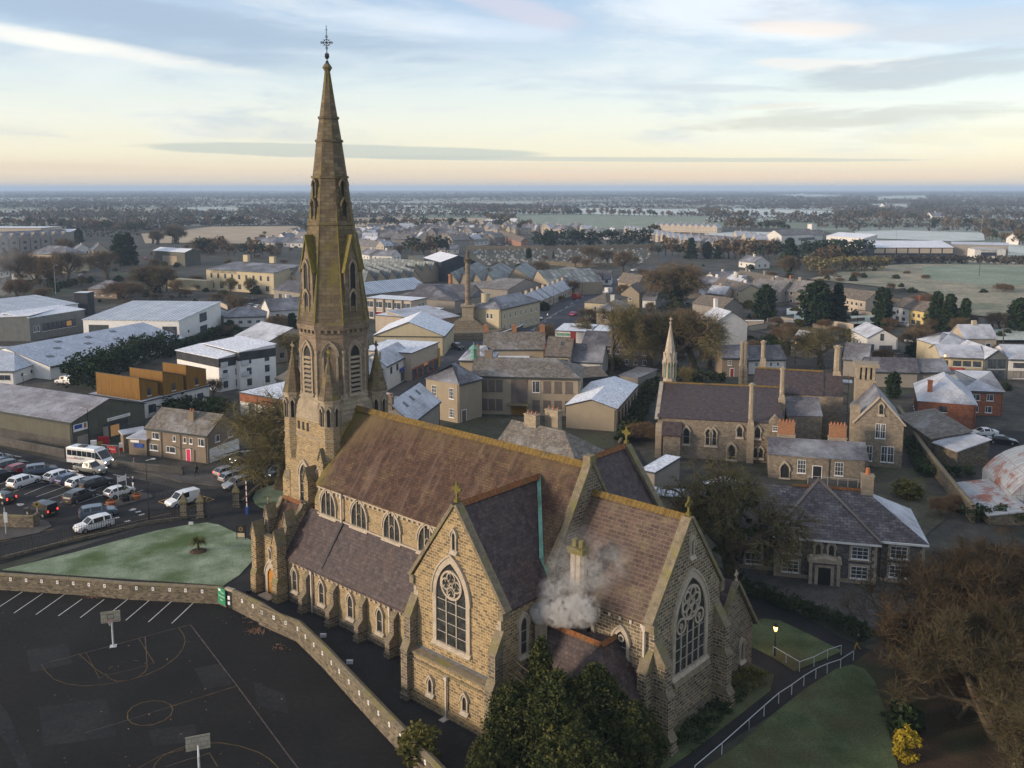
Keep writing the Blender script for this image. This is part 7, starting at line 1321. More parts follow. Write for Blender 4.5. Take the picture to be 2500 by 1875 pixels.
# trees seen over the town
TL=[('plant',BI,hI,'bare_tree','huge ivy clad bare tree in the middle of the town','E',1440,1020,620,1.35),(0,BB,hB,'bare_tree','tall slender bare tree with ivy stem beside the disused school','E',925,1530,905,.75),(0,BC,hC,'bare_tree','bare brown tree left of the convent spirelet','E',1220,1480,1020,1.1),(0,BA,hA,'bare_tree','wide bare brown tree behind the convent spirelet','E',1420,1520,1000,1.2),(0,BC,hC,'bare_tree','twin trunked bare tree behind the convent chapel','E',1560,1500,1000,1.2),(0,BA,hA,'bare_tree','bare tree in front of the stone house with red door','E',1680,1480,1040,1.0),
(0,BB,hB,'bare_tree','low spreading bare tree by the flat roofed garage','E',690,1290,1110,1.3),(0,BA,hA,'bare_tree','round crowned bare oak behind the convent','F',640,1480,1140,1.5),(0,BM,hM,'bare_tree','reddish bare shrub tree beside the walled yard','F',370,1300,1150,1.3),(0,BC,hC,'bare_tree','bare brown tree in the cemetery near the road','E',1020,760,560,1.1),(0,BC,hC,'bare_tree','bare brown tree at the cemetery wall','E',755,700,530,1.1),(0,BC,hC,'bare_tree','bare tree among the gravestones','E',900,690,560,1.2),
(0,CB,hCB,'conifer_tree','dark conifer behind the new semi detached houses','E',1540,640,470,1.3),(0,CA,hCA,'conifer_tree','narrow dark conifer beside the larger one','E',1665,635,500,1.0),(0,CB,hCB,'conifer_tree','dark conifer near the yellow gable','E',1740,640,530,1.2),(0,CC_,hCC,'conifer_tree','large round evergreen beside the brick terrace','E',450,560,410,1.0),
(0,CA,hCA,'conifer_tree','column shaped conifer left of the small frosty green','F',215,1115,825,1.0),(0,CA,hCA,'conifer_tree','tallest columnar conifer beside the frosty green','F',610,1150,795,1.15),(0,CB,hCB,'conifer_tree','pointed conifer right of the tallest one','F',770,1140,815,1.1),(0,CC_,hCC,'conifer_tree','broad dark evergreen in front of the grey terrace','F',1120,1150,845,.75),(0,CB,hCB,'conifer_tree','big dark spruce left of the pair beside the yellow house','F',1530,1210,880,1.1),(0,CB,hCB,'conifer_tree','dark spruce in the middle of the group near the field','F',1630,1220,900,1.2),(0,CB,hCB,'conifer_tree','dark spruce at the right of the group near the field','F',1750,1225,935,1.1),(0,CA,hCA,'conifer_tree','dark pine at the right edge beside the frosty field','F',2180,1210,930,1.2),
(0,CB,hCB,'conifer_tree','great dark conifer in front of the community school','F',400,700,470,1.5),(0,BI,hI,'bare_tree','ivy covered tree below the great conifer','F',400,780,590,1.0),(0,BC,hC,'bare_tree','bare brown tree at the end of the upper terrace','F',500,990,780,1.2),(0,BM,hM,'bare_tree','low bare thicket right of the new houses','F',180,590,480,1.4),(0,BM,hM,'bare_tree','bare bush tree beside the spruce group','F',1450,1050,890,1.2),
(0,CC_,hCC,'conifer_tree','spreading dark cedar beyond the school roofs','A',960,690,430,1.2),(0,BC,hC,'bare_tree','bare brown tree in front of the cedar','A',830,800,560,1.4),(0,BI,hI,'bare_tree','green tinged bare tree left of the hotel','A',1180,900,660,1.6),(0,BB,hB,'bare_tree','bare tree in front of the low hotel wing','A',1290,900,680,1.2),(0,BB,hB,'bare_tree','small bare tree in front of the hotel','A',1780,920,770,1.1),(0,BB,hB,'bare_tree','bare street tree at the right of the hotel front','A',1940,900,770,1.0),(0,BC,hC,'bare_tree','tall bare tree in front of the manor house','A',520,840,560,1.1),(0,BI,hI,'bare_tree','ivy clad bare tree beside the manor house','A',380,860,590,.9),(0,BM,hM,'bare_tree','clump of thin bare stems in front of the manor house','A',280,800,590,1.2),(0,BC,hC,'bare_tree','bare tree at the left edge by the manor house','A',170,830,560,1.1),(0,BM,hM,'bare_tree','winter shrub tree beside the lodge','A',950,960,800,1.6),(0,BM,hM,'russet_tree','rust coloured smoky tree at the far left','A',130,950,770,.9),(0,BC,hC,'bare_tree','bare tree rising behind the unfinished terrace','A',480,640,470,1.3),
(0,BI,hI,'bare_tree','ivy clad tree beside the tan field','A',1350,520,360,1.2),(0,BI,hI,'bare_tree','ivy clad hedgerow tree left of the pair by the tan field','A',1215,530,400,.8),(0,BI,hI,'bare_tree','ivy clad hedgerow tree furthest left by the tan field','A',1180,520,410,.6),(0,CA,hCA,'conifer_tree','dark cypress beyond the unfinished terrace','A',610,530,400,.9),(0,BM,hM,'bare_tree','dark thicket above the olive farm shed','A',1620,590,465,1.8),(0,BB,hB,'willow_tree','yellow green willow beside the belfry','D',330,1440,1180,1.3),(0,SB,hSH,'shrub_tree','clipped cone shrub near the school car park','A',1955,1125,1030,.5),
(0,CC_,hCC,'conifer_tree','dark conifer behind the spire near the car park','D',360,1180,1050,.9),(0,CA,hCA,'conifer_tree','small conifer in the bungalow garden','D',60,1125,1030,.8),(0,CA,hCA,'conifer_tree','cypress in the cemetery','E',287,640,550,.9),(0,CB,hCB,'conifer_tree','small cypress at the cemetery path','E',478,635,570,.6),(0,BM,hM,'bare_tree','brambly garden tree behind the white terrace','E',230,900,790,1.4),(0,SH,hSH,'shrub_tree','evergreen bush between the terrace and factory','E',380,870,820,1.3),(0,CA,hCA,'conifer_tree','dark conifer left of the brick hall','G',1205,290,80,.9),(0,SH,hSH,'shrub_tree','round bush at the corner of the barrel shed yard','G',2060,230,160,1.2),(0,BM,hM,'bare_tree','bare thicket in the garden below the convent','G',1560,1200,1040,.9),(0,BB,hB,'bare_tree','bare tree beside the ivy hedge at the lane','I',1330,470,280,1.0),
(0,BC,hC,'bare_tree','bare tree beside the timber flats','B',1640,310,130,1.0),(0,SH,hSH,'shrub_tree','large evergreen bush behind the pebble dashed house','B',1640,430,290,1.2),(0,SH,hSH,'shrub_tree','evergreen bush right of the timber flats','B',1350,440,320,1.6),(0,BI,hI,'bare_tree','tree in the estate behind the factory','D',1190,600,520,1.3),(0,SH,hSH,'shrub_tree','two round bushes at the edge of the rough field','F',1900,905,865,1.5),(0,BM,hM,'bare_tree','thin bare bush in the rough field','F',2050,900,820,1.4),(0,CC_,hCC,'conifer_tree','dark evergreen on the left of the far pitch road','F',90,1110,1060,1.0)]
for _,P_,hh,nm,l,k,x,y,ty,sx in TL: plant_h(P_,hh,l,k,x,y,ty,name=nm,rz=x*.37,sx=sx,cat='shrub' if 'shrub' in nm else 'tree')
hedge('hedges of the convent drive behind the chapel',[pt('I',*p) for p in [(1250,430),(1500,430),(1640,440)]],4,2.5,30,'ivy',.4)
# back-garden and roadside growth through the town
def clear(p,mrg):
    for c,x,y,hw,hd in FOOT:
        d=p-c
        if abs(d.dot(x))<hw+mrg and abs(d.dot(y))<hd+mrg: return False
    return True
ROADS=[[(60,1260),(560,960),(1190,700),(1270,655),(1230,600),(1400,600),(1330,680),(960,905),(400,1290)]]
GP=[('E',(380,640,1900,1500),150),('F',(0,640,1500,1420),90),('A',(0,560,2212,1000),90),('D',(0,440,430,620),16),('A',(1650,1000,2212,1400),14),('G',(1150,300,2212,1250),12),('E',(-30,700,560,1000),24),('F',(1300,1150,2212,1400),24),('I',(560,300,1100,1000),8)]
KN=[(SH,hSH,'garden_bush','dark evergreen bush among the gardens and yards','garden bushes'),(SB,hSH,'garden_bush','olive coloured bush among the gardens and yards','olive garden bushes'),(BM,hM,'bare_bush','bare winter bush among the gardens and yards','bare garden bushes'),(BC,hC,'small_tree','small bare tree among the gardens and yards','small bare garden trees')]
RDP=[pts('E',ROADS[0])]
def inpoly(p,P):
    r=False; j=len(P)-1
    for i in range(len(P)):
        if (P[i].y>p.y)!=(P[j].y>p.y) and p.x<(P[j].x-P[i].x)*(p.y-P[i].y)/(P[j].y-P[i].y)+P[i].x: r=not r
        j=i
    return r
for k,(x0,y0,x1,y1),n in GP:
    for i in range(n):
        p=pt(k,rnd.uniform(x0,x1),rnd.uniform(y0,y1)); q=rnd.random(); j=0 if q<.3 else 1 if q<.45 else 2 if q<.8 else 3
        if not clear(p,1.2) or any(inpoly(p,P) for P in RDP): continue
        P_,hh,nm,l,g=KN[j]; h=rnd.uniform(1.2,3.4) if j<3 else rnd.uniform(4,8); plant(P_,l,p,h/hh,rnd.uniform(0,6),nm,'bush' if j<3 else 'tree',g,rnd.uniform(.9,1.6))
for k,(x0,y0,x1,y1),n in (('E',(1180,780,2000,1300),34),('F',(0,1150,900,1420),14),('E',(200,800,560,960),10),('D',(-150,960,400,1150),6),('E',(600,1300,1250,1500),10),('F',(200,900,1400,1180),14)):
    for i in range(n):
        p=pt(k,rnd.uniform(x0,x1),rnd.uniform(y0,y1)); a=.65+rnd.choice([0,PI/2])+rnd.gauss(0,.06); L_=rnd.uniform(7,18); q=p+Vector((math.cos(a),math.sin(a),0))*L_
        if not (clear(p,.5) and clear(q,.5) and clear((p+q)/2,.5)) or any(inpoly(v,P) for P in RDP for v in (p,q)): continue
        wall_line('garden_wall','plain garden wall dividing the back yards of the town',[p,q],rnd.uniform(1.2,1.9),.22,rnd.choice(['render_grey','wall_rubble','render_pale']),'pave',.02,'wall',0,'garden walls between the back yards')
# hedgerow trees in the middle distance: individuals of a few shapes
cnt=0
def far_tree(x,y,P_,hh,h,sx,nm='hedgerow_tree',grp='hedgerow trees in the fields beyond the town'):
    o=plant(P_,'winter tree in a hedgerow or wood out in the fields beyond the town',(x,y,0),h/hh,rnd.uniform(0,6),nm,'tree',grp,sx); return o
def lowtree(seed,ivy=False):
    R_=np.random.RandomState(seed); c=R_.normal(size=(46,3)); c/=np.linalg.norm(c,axis=1)[:,None]; c*=(R_.rand(46)**.4)[:,None]; c=c*[3.6,3.6,3.4]+[0,0,6.2]; V=quads(clumps(c,1.1,5),.95); m=MB(); m.tube((0,0,0),(0,0,5),.4,.2,5); return m.mesh('trunk',[M['bark']]),npmesh('crown',V,4,[M['ivy' if ivy else 'twig']]),None
LT=[lowtree(1),lowtree(2),lowtree(3,True)]
rows=[('D',(820,385),(1320,395),16),('D',(1320,400),(1800,410),14),('E',(600,300),(1560,318),26),('E',(100,300),(600,300),14),('F',(-200,318),(480,320),14),('A',(1380,385),(1960,380),14),('A',(700,430),(1100,440),12),('E',(1230,480),(1300,480),3),('F',(740,330),(1500,350),18),('F',(1500,400),(2300,430),18),('A',(0,380),(700,400),16),('D',(1850,330),(2080,400),12),('E',(-10,400),(330,430),10),('F',(-100,410),(420,420),14),('A',(1400,300),(2100,310),14),('F',(1900,480),(2300,560),14),('E',(1200,610),(1900,640),14),('F',(0,640),(330,650),8),('F',(560,700),(940,700),8),('D',(380,470),(520,440),5),('A',(1540,600),(2150,640),12),('D',(1260,610),(1560,610),6)]
for k,a,b_,n in rows:
    for i in range(n):
        t=(i+rnd.uniform(.1,.9))/n; p=pt(k,a[0]+(b_[0]-a[0])*t,a[1]+(b_[1]-a[1])*t+rnd.uniform(-3,3)); far_tree(p.x,p.y,rnd.choice(LT),9.6,rnd.uniform(6,13),rnd.uniform(.8,1.3)); cnt+=1
print('hedgerow trees',cnt)
# woods, copses and hedges out to the horizon: one mass
Cn=[];Sz=[]
def add(x,y,h,r): Cn.append((x,y,h));Sz.append(r)
for row in range(210):   # hedgerows: straight lines of trees at random
    Y=700*math.exp(rnd.uniform(0.15,2.6)); X=rnd.uniform(-.62,.62)*Y; a=rnd.gauss(0,.05)+(0 if rnd.random()<.8 else rnd.choice([.5,-.5,1.1])); L_=rnd.uniform(.10,.45)*Y; n=int(L_/(3+Y*.0011))
    for i in range(n):
        t=(i/n-.5)*L_; add(X+math.cos(a)*t+rnd.gauss(0,2.5),Y+math.sin(a)*t+rnd.gauss(0,2.5),rnd.uniform(3,11),rnd.uniform(3.5,7)+Y*.0006)
for cop in range(60):   # copses
    Y=800*math.exp(rnd.uniform(.2,2.6)); X=rnd.uniform(-.62,.62)*Y; W_=rnd.uniform(.03,.13)*Y; D_=rnd.uniform(20,120)
    for i in range(int(20+W_*D_/600)): add(X+rnd.uniform(-W_,W_),Y+rnd.uniform(-D_,D_),rnd.uniform(7,15),rnd.uniform(5,9)+Y*.0006)
A_=np.array(Cn);S_=np.array(Sz)
# keep the open fields open
keep=np.ones(len(A_),bool)
polys=[pts(k,s_) for k,s_,_ in F_]
for P in polys:
    px_=np.array([p.x for p in P]);py_=np.array([p.y for p in P]); ins=np.zeros(len(A_),bool); j=len(P)-1
    for i in range(len(P)):
        c=((py_[i]>A_[:,1])!=(py_[j]>A_[:,1]))&(A_[:,0]<(px_[j]-px_[i])*(A_[:,1]-py_[i])/(py_[j]-py_[i]+1e-9)+px_[i]); ins^=c; j=i
    keep&=~ins
keep&=~((A_[:,1]<1150)&(A_[:,0]>-230)&(A_[:,0]<330)); keep&=A_[:,1]>(750)
A_=A_[keep];S_=S_[keep]; print('far mass',len(A_))
per=15; k=len(A_); d=rs.normal(size=(k*per,3)); d/=np.linalg.norm(d,axis=1)[:,None]; d*=(rs.rand(k*per)**.4)[:,None]; Sr=np.repeat(S_,per); Hr=np.repeat(A_[:,2],per); P=np.stack([np.repeat(A_[:,0],per)+d[:,0]*Sr*.8,np.repeat(A_[:,1],per)+d[:,1]*Sr*.8,Hr*.55+d[:,2]*Hr*.5],1)
sz=Sr*.36*(.6+.8*rs.rand(k*per)); V=quads(P,sz,asp=1.3); inst(npmesh('woodland',V,4,[M['far_trees']]),'woodland',None); o=bpy.data.objects['woodland']; tag(o,'distant winter woods and hedgerows stretching to the horizon','woodland',None,'stuff')
# ================= FAR HOUSES =================
M['far_brick']=mat('terrace_brick',(.22,.12,.085),(.30,.17,.12),1,3,.9); 
def hmesh(w,d,ze,zr,kind,wm,rmat,bay=False):
    m=MB(); m.box(0,0,0,w,d,ze,0,'dt')
    if kind=='gy':
        m.prism([(0,ze),(w,ze),(w/2,zr)],0,.02,'y',0); m.prism([(0,ze),(w,ze),(w/2,zr)],d-.02,d,'y',0)
        m.prism([(-.4,ze-.2),(w/2,zr),(w/2,zr+.2),(-.4,ze)],-.3,d+.3,'y',1); m.prism([(w+.4,ze-.2),(w/2,zr),(w/2,zr+.2),(w+.4,ze)],-.3,d+.3,'y',1)
    else:
        m.prism([(0,ze),(d,ze),(d/2,zr)],0,.02,'x',0); m.prism([(0,ze),(d,ze),(d/2,zr)],w-.02,w,'x',0)
        m.prism([(-.4,ze-.2),(d/2,zr),(d/2,zr+.2),(-.4,ze)],-.2,w+.2,'x',1); m.prism([(d+.4,ze-.2),(d/2,zr),(d/2,zr+.2),(d+.4,ze)],-.2,w+.2,'x',1)
    n=3 if w>9 else 2
    for z in ([.9,3.4] if ze>4 else [.9]):
        for i in range(n): x=w*(i+.5)/n; m.box(x-.62,-.05,z,x+.62,-.02,z+1.25,3); m.box(x-.5,-.08,z+.1,x+.5,-.05,z+1.15,2)
    for y in (d*.3,d*.7): 
        for z in ([3.4] if ze>4 else [1]): m.box(w,y-.45,z,w+.05,y+.45,z+1.1,2)
    if bay: m.prism([(w*.1,0),(w*.45,0),(w*.45,ze),(w*.275,ze+1.8),(w*.1,ze)],-.8,d*.4,'y',0)
    m.box(w*.5-.5,d*.5-.4,zr-.8,w*.5+.5,d*.5+.4,zr+1.1,0)
    return m.mesh('house',[M[wm],M[rmat],M['glass'],M['white']])
HP=dict(cream_gx=hmesh(11,8,5.2,8.2,'gx','render_pale','slate_grey'),cream_gy=hmesh(7.5,10,5.2,8.6,'gy','render_pale','slate_frost'),grey_gx=hmesh(13,9,4.6,7.8,'gx','render_grey','roof_grey'),brick_gy=hmesh(6.8,10,5.4,8.6,'gy','far_brick','roof_brown'),semi=hmesh(8,9,5.4,8.8,'gx','render_cream','slate_grey',True),bung=hmesh(13,9,3.0,5.8,'gx','render_white','slate_grey'),dark=hmesh(12,9,4.8,8,'gx','render_pale','roof_dkgrey'),cot=hmesh(7.5,7,3.3,5.9,'gx','render_pale','slate_frost'))
def house(kind,p,rz,label,grp,sc=1.0):
    o=bpy.data.objects.new('house',HP[kind]); COL.objects.link(o); o.location=(p[0],p[1],0); o.rotation_euler=(0,0,rz); o.scale=(sc,sc,sc); return tag(o,label,'house',grp)
def row(k,a,b_,n,kind,rot,label,grp,sc=1.0,jit=0):
    A=pt(k,*a);B=pt(k,*b_); d=(B-A).normalized(); base=math.atan2(d.y,d.x)
    for i in range(n):
        p=A.lerp(B,(i+.0)/max(n-1,1)); house(kind,(p.x+rnd.uniform(-jit,jit),p.y+rnd.uniform(-jit,jit)),base+rot,label,grp,sc)
row('J',(400,365),(110,250),9,'brick_gy',-1.45,'brick gabled house in the receding terrace above the cemetery','brick terrace above the cemetery',.85)
HP['white_gy']=hmesh(6.6,10,5.2,8.4,'gy','render_pale','slate_frost')
row('E',(1020,455),(1480,552),13,'white_gy',.1,'white gabled semi detached house in the long row beyond the road bend','long row of new white houses'); row('E',(1240,425),(1690,440),11,'white_gy',.0,'white gabled house in the back row beyond the road bend','back row of new white houses')
row('E',(1480,515),(1800,545),6,'cream_gx',.0,'frost roofed house in the second row right of the bend','second row right of the bend',.9); row('E',(1570,545),(1980,590),8,'cream_gx',.0,'low cream house in the front row right of the road bend','front row right of the bend',.85); row('E',(1860,505),(2000,540),3,'cream_gy',.2,'house of the small row beside the frosty pitch','small row by the pitch')
# white terrace along the main road, facing it
B=pt('J',1315,905);A=pt('J',395,1320)
for i in range(15):
    p=A.lerp(B,i/14); d=(B-A).normalized(); house('cot',p,math.atan2(d.y,d.x)+0,'small white roofed cottage in the terrace along the main road','white terrace along the main road',1.05)
# estates: irregular streets of houses
used=[]
def estate(k,poly_rows,kinds,label,grp):
    for (a,b_,n,rot) in [r for q in poly_rows for r in ([q] if q[2]<4 else [q,((q[0][0]+14,q[0][1]-13),(q[1][0]+14,q[1][1]-13),q[2],q[3])])]:
        A=pt(k,*a);B=pt(k,*b_); d=(B-A).normalized(); base=math.atan2(d.y,d.x)
        for i in range(n):
            p=A.lerp(B,(i+rnd.uniform(-.2,.2))/max(n-1,1)); house(rnd.choice(kinds),(p.x+rnd.gauss(0,3),p.y+rnd.gauss(0,3)),base+rot+rnd.choice([0,0,PI/2,-.3,.25]),label,grp,rnd.uniform(.9,1.2))
estate('K',[((60,250),(560,215),7,0),((60,330),(330,270),4,.2),((100,410),(480,430),4,0),((330,190),(1100,180),9,0),((500,250),(1100,245),7,0),((420,330),(830,330),5,0),((1120,250),(1700,240),7,0),((1480,350),(1900,320),5,0),((1150,170),(2100,180),10,0),((1180,440),(1400,440),2,0),((1300,330),(1480,330),2,0)],['cream_gx','cream_gy','grey_gx','dark','cream_gy','semi','bung'],'house in the grey roofed estate beyond the factory','estate beyond the factory')
estate('E',[((250,450),(470,455),4,0),((580,440),(730,450),3,0),((750,470),(890,492),3,0),((-60,420),(190,415),6,0)],['bung','cream_gy','cream_gx'],'pale house behind the evergreen belt','houses behind the evergreen belt')
estate('D',[((90,545),(350,548),3,0),((380,480),(520,470),3,0),((290,500),(480,510),3,0),((860,640),(1000,650),2,0)],['grey_gx','bung'],'long low roofed building left of the spire near the tan field','low buildings near the tan field')
estate('F',[((0,965),(280,985),3,0),((20,700),(60,705),1,0)],['grey_gx','bung'],'small building among the gardens right of the ivy tree','garden buildings')
estate('E',[((1620,960),(1720,965),2,0),((1660,900),(1720,905),2,0),((1340,880),(1390,900),1,0),((1600,840),(1800,880),3,0),((1890,840),(2030,900),3,0)],['cot','bung'],'low shed roofed building in the back gardens','back garden buildings')
estate('A',[((560,600),(700,640),2,0),((-60,800),(60,800),2,0),((2060,1120),(2200,1110),2,0)],['bung','cream_gx'],'grey roofed building among the trees on the left','buildings among the left trees')
estate('F',[((1640,1330),(1700,1330),1,0)],['cot'],'tiny shed behind the cream shops','tiny sheds')
# a few scattered farmhouses far away
for k,x,y in (('E',1750,185),('F',500,145),('E',400,245),('E',460,240),('F',1500,330),('D',1780,290),('F',2170,535),('A',1700,180),('A',660,200),('F',1130,240)): p=pt(k,x,y); house('bung',p,.2,'isolated white farmhouse out in the distant fields','isolated farmhouses',1.5)
# ================= CEMETERY =================
gm=[]
for i,(w_,h_,st) in enumerate(((.8,1.2,'r'),(.7,1.5,'c'),(1.1,.9,'b'))):
    m=MB(); m.box(-w_/2-.15,-.2,0,w_/2+.15,.25,.2)
    if st=='r': m.prism([(-w_/2,.2),(w_/2,.2),(w_/2,h_*.8),(0,h_),(-w_/2,h_*.8)],-.08,.08,'y')
    elif st=='c': m.box(-.1,-.08,.2,.1,.08,h_+.4); m.box(-.4,-.08,h_-.2,.4,.08,h_)
    else: m.box(-w_/2,-.1,.2,w_/2,.1,h_); m.box(-w_/2,-1.8,.0,w_/2,-.2,.25)
    gm.append(m.mesh('headstone',[mat('headstone_%s'%st,(.30,.29,.28) if i!=1 else (.12,.12,.13),(.5,.49,.47) if i!=1 else (.2,.2,.22),.5,4,.7,obj=True)]))
sheet('cemetery_ground',[pt('E',*p) for p in [(-180,570),(400,572),(1220,560),(1310,640),(1240,690),(700,700),(480,680),(-60,690),(-200,640)]],.15,'yard_weeds')
n=0
for r_ in range(14):
    t=r_/13; L0=(-170+t*110,575+t*108); R0=(1215+t*40-(0 if t<.6 else (t-.6)*300),566+t*118)
    for c in range(21):
        u=(c+rnd.uniform(.1,.9))/21; p=pt('E',L0[0]+(R0[0]-L0[0])*u,L0[1]+(R0[1]-L0[1])*u+rnd.uniform(-2,2)); o=bpy.data.objects.new('headstone',rnd.choice(gm)); COL.objects.link(o); o.location=(p.x,p.y,.15); o.rotation_euler=(0,0,rnd.uniform(-.15,.15)+.3); s=rnd.uniform(.8,1.35); o.scale=(s,s,s); tag(o,'headstone standing in the town cemetery','headstone','headstones in the cemetery'); n+=1
wall_line('boundary_wall','long dark cemetery wall below the evergreen belt',[pt('E',*p) for p in [(-190,566),(400,568),(1210,556)]],2.4,.5,'wall_rubble'); wall_line('boundary_wall','cemetery front wall beside the bare trees',[pt('E',*p) for p in [(420,685),(700,702),(980,702)]],2.0,.5,'wall_rubble')
# ================= VEHICLES =================
M['tyre']=mat('tyre_rubber',(.012,.012,.012),(.02,.02,.02),3,2,.9); M['car_glass']=mat('car_glass',(.010,.013,.018),(.02,.025,.03),1,1,.08,spec=.6); M['rim']=mat('alloy_rim',(.25,.25,.26),(.35,.35,.36),2,2,.35,metal=.6)
M['head_on']=mat('headlamp_lit',(1.0,.93,.75),emit=5.0); M['tail_on']=mat('tail_lamp_lit',(1.0,.05,.03),emit=2.5); M['head_off']=mat('headlamp_lens',(.45,.45,.45),(.6,.6,.6),2,1,.15); M['tail_off']=mat('tail_lamp_lens',(.20,.008,.008),(.3,.012,.012),2,1,.2); M['trim_black']=mat('black_plastic',(.015,.015,.016),(.025,.025,.026),3,2,.6)
PAINT={}
def paint(c):
    if c not in PAINT:
        m=bpy.data.materials.new('car_paint'); m.use_nodes=True; b=m.node_tree.nodes['Principled BSDF']; b.inputs['Base Color'].default_value={'white':(.76,.77,.78,1),'silver':(.28,.30,.33,1),'red':(.30,.012,.015,1),'blue':(.02,.045,.14,1),'black':(.012,.014,.018,1),'grey':(.055,.06,.068,1),'bluegrey':(.10,.14,.19,1),'green':(.02,.04,.03,1),'yellow':(.65,.60,.03,1),'pink':(.45,.06,.18,1),'cream':(.62,.58,.47,1),'gold':(.24,.24,.22,1)}[c]
        b.inputs['Roughness'].default_value=.28; b.inputs['Metallic'].default_value=.15; b.inputs['Coat Weight'].default_value=.5; PAINT[c]=m
    return PAINT[c]
# stations: x, z_sill, z_belt, z_roof, half-width belt, half-width roof, flag of panel ahead (p paint roof, g glass slope, - hood)
CT={
'hatch':(4.2,[(0,.38,.80,.80,.80,.78,'-'),(.06,.25,.95,.97,.87,.74,'g'),(.55,.22,.97,1.40,.89,.62,'p'),(1.3,.22,.95,1.47,.90,.64,'p'),(2.4,.22,.92,1.42,.90,.62,'g'),(3.15,.22,.90,.93,.89,.72,'-'),(3.9,.22,.76,.78,.86,.66,'-'),(4.2,.32,.58,.60,.72,.60,'')],.72,3.4,.31),
'suv':(4.6,[(0,.42,.90,.90,.84,.80,'-'),(.05,.30,1.08,1.10,.92,.80,'g'),(.42,.26,1.10,1.60,.94,.70,'p'),(1.3,.26,1.08,1.68,.94,.72,'p'),(2.7,.26,1.04,1.62,.94,.70,'g'),(3.4,.26,1.02,1.05,.93,.78,'-'),(4.3,.28,.92,.94,.90,.72,'-'),(4.6,.36,.66,.68,.78,.66,'')],.85,3.75,.36),
'estate':(4.7,[(0,.38,.85,.85,.82,.78,'-'),(.05,.25,1.0,1.02,.88,.76,'g'),(.55,.22,1.0,1.44,.90,.64,'p'),(1.5,.22,.98,1.52,.90,.66,'p'),(2.9,.22,.94,1.45,.90,.64,'g'),(3.65,.22,.92,.95,.89,.74,'-'),(4.45,.24,.78,.80,.86,.66,'-'),(4.7,.34,.6,.62,.72,.6,'')],.85,3.85,.32),
'saloon':(4.7,[(0,.38,.82,.82,.80,.76,'-'),(.06,.24,.98,1.0,.87,.74,'-'),(.75,.22,.98,1.02,.89,.74,'g'),(1.45,.22,.96,1.40,.90,.60,'p'),(2.6,.22,.92,1.40,.90,.61,'g'),(3.45,.22,.90,.93,.89,.74,'-'),(4.4,.24,.76,.78,.86,.66,'-'),(4.7,.34,.58,.6,.72,.6,'')],.9,3.8,.32),
'van':(4.5,[(0,.35,1.0,1.0,.86,.84,'-'),(.03,.26,1.05,1.78,.90,.78,'p'),(1.6,.24,1.05,1.85,.91,.79,'p'),(2.75,.24,1.02,1.78,.91,.76,'g'),(3.5,.24,1.0,1.06,.90,.80,'-'),(4.3,.26,.84,.86,.88,.7,'-'),(4.5,.34,.62,.64,.76,.6,'')],.8,3.6,.32),
'bigvan':(5.4,[(0,.4,1.3,1.3,.95,.93,'-'),(.03,.3,1.35,2.4,1.0,.88,'p'),(2.6,.3,1.35,2.45,1.0,.88,'p'),(3.9,.3,1.3,2.35,1.0,.86,'g'),(4.6,.3,1.2,1.3,.98,.85,'-'),(5.2,.3,1.0,1.02,.95,.75,'-'),(5.4,.4,.7,.72,.85,.7,'')],1.0,4.4,.36),
}
VM={}
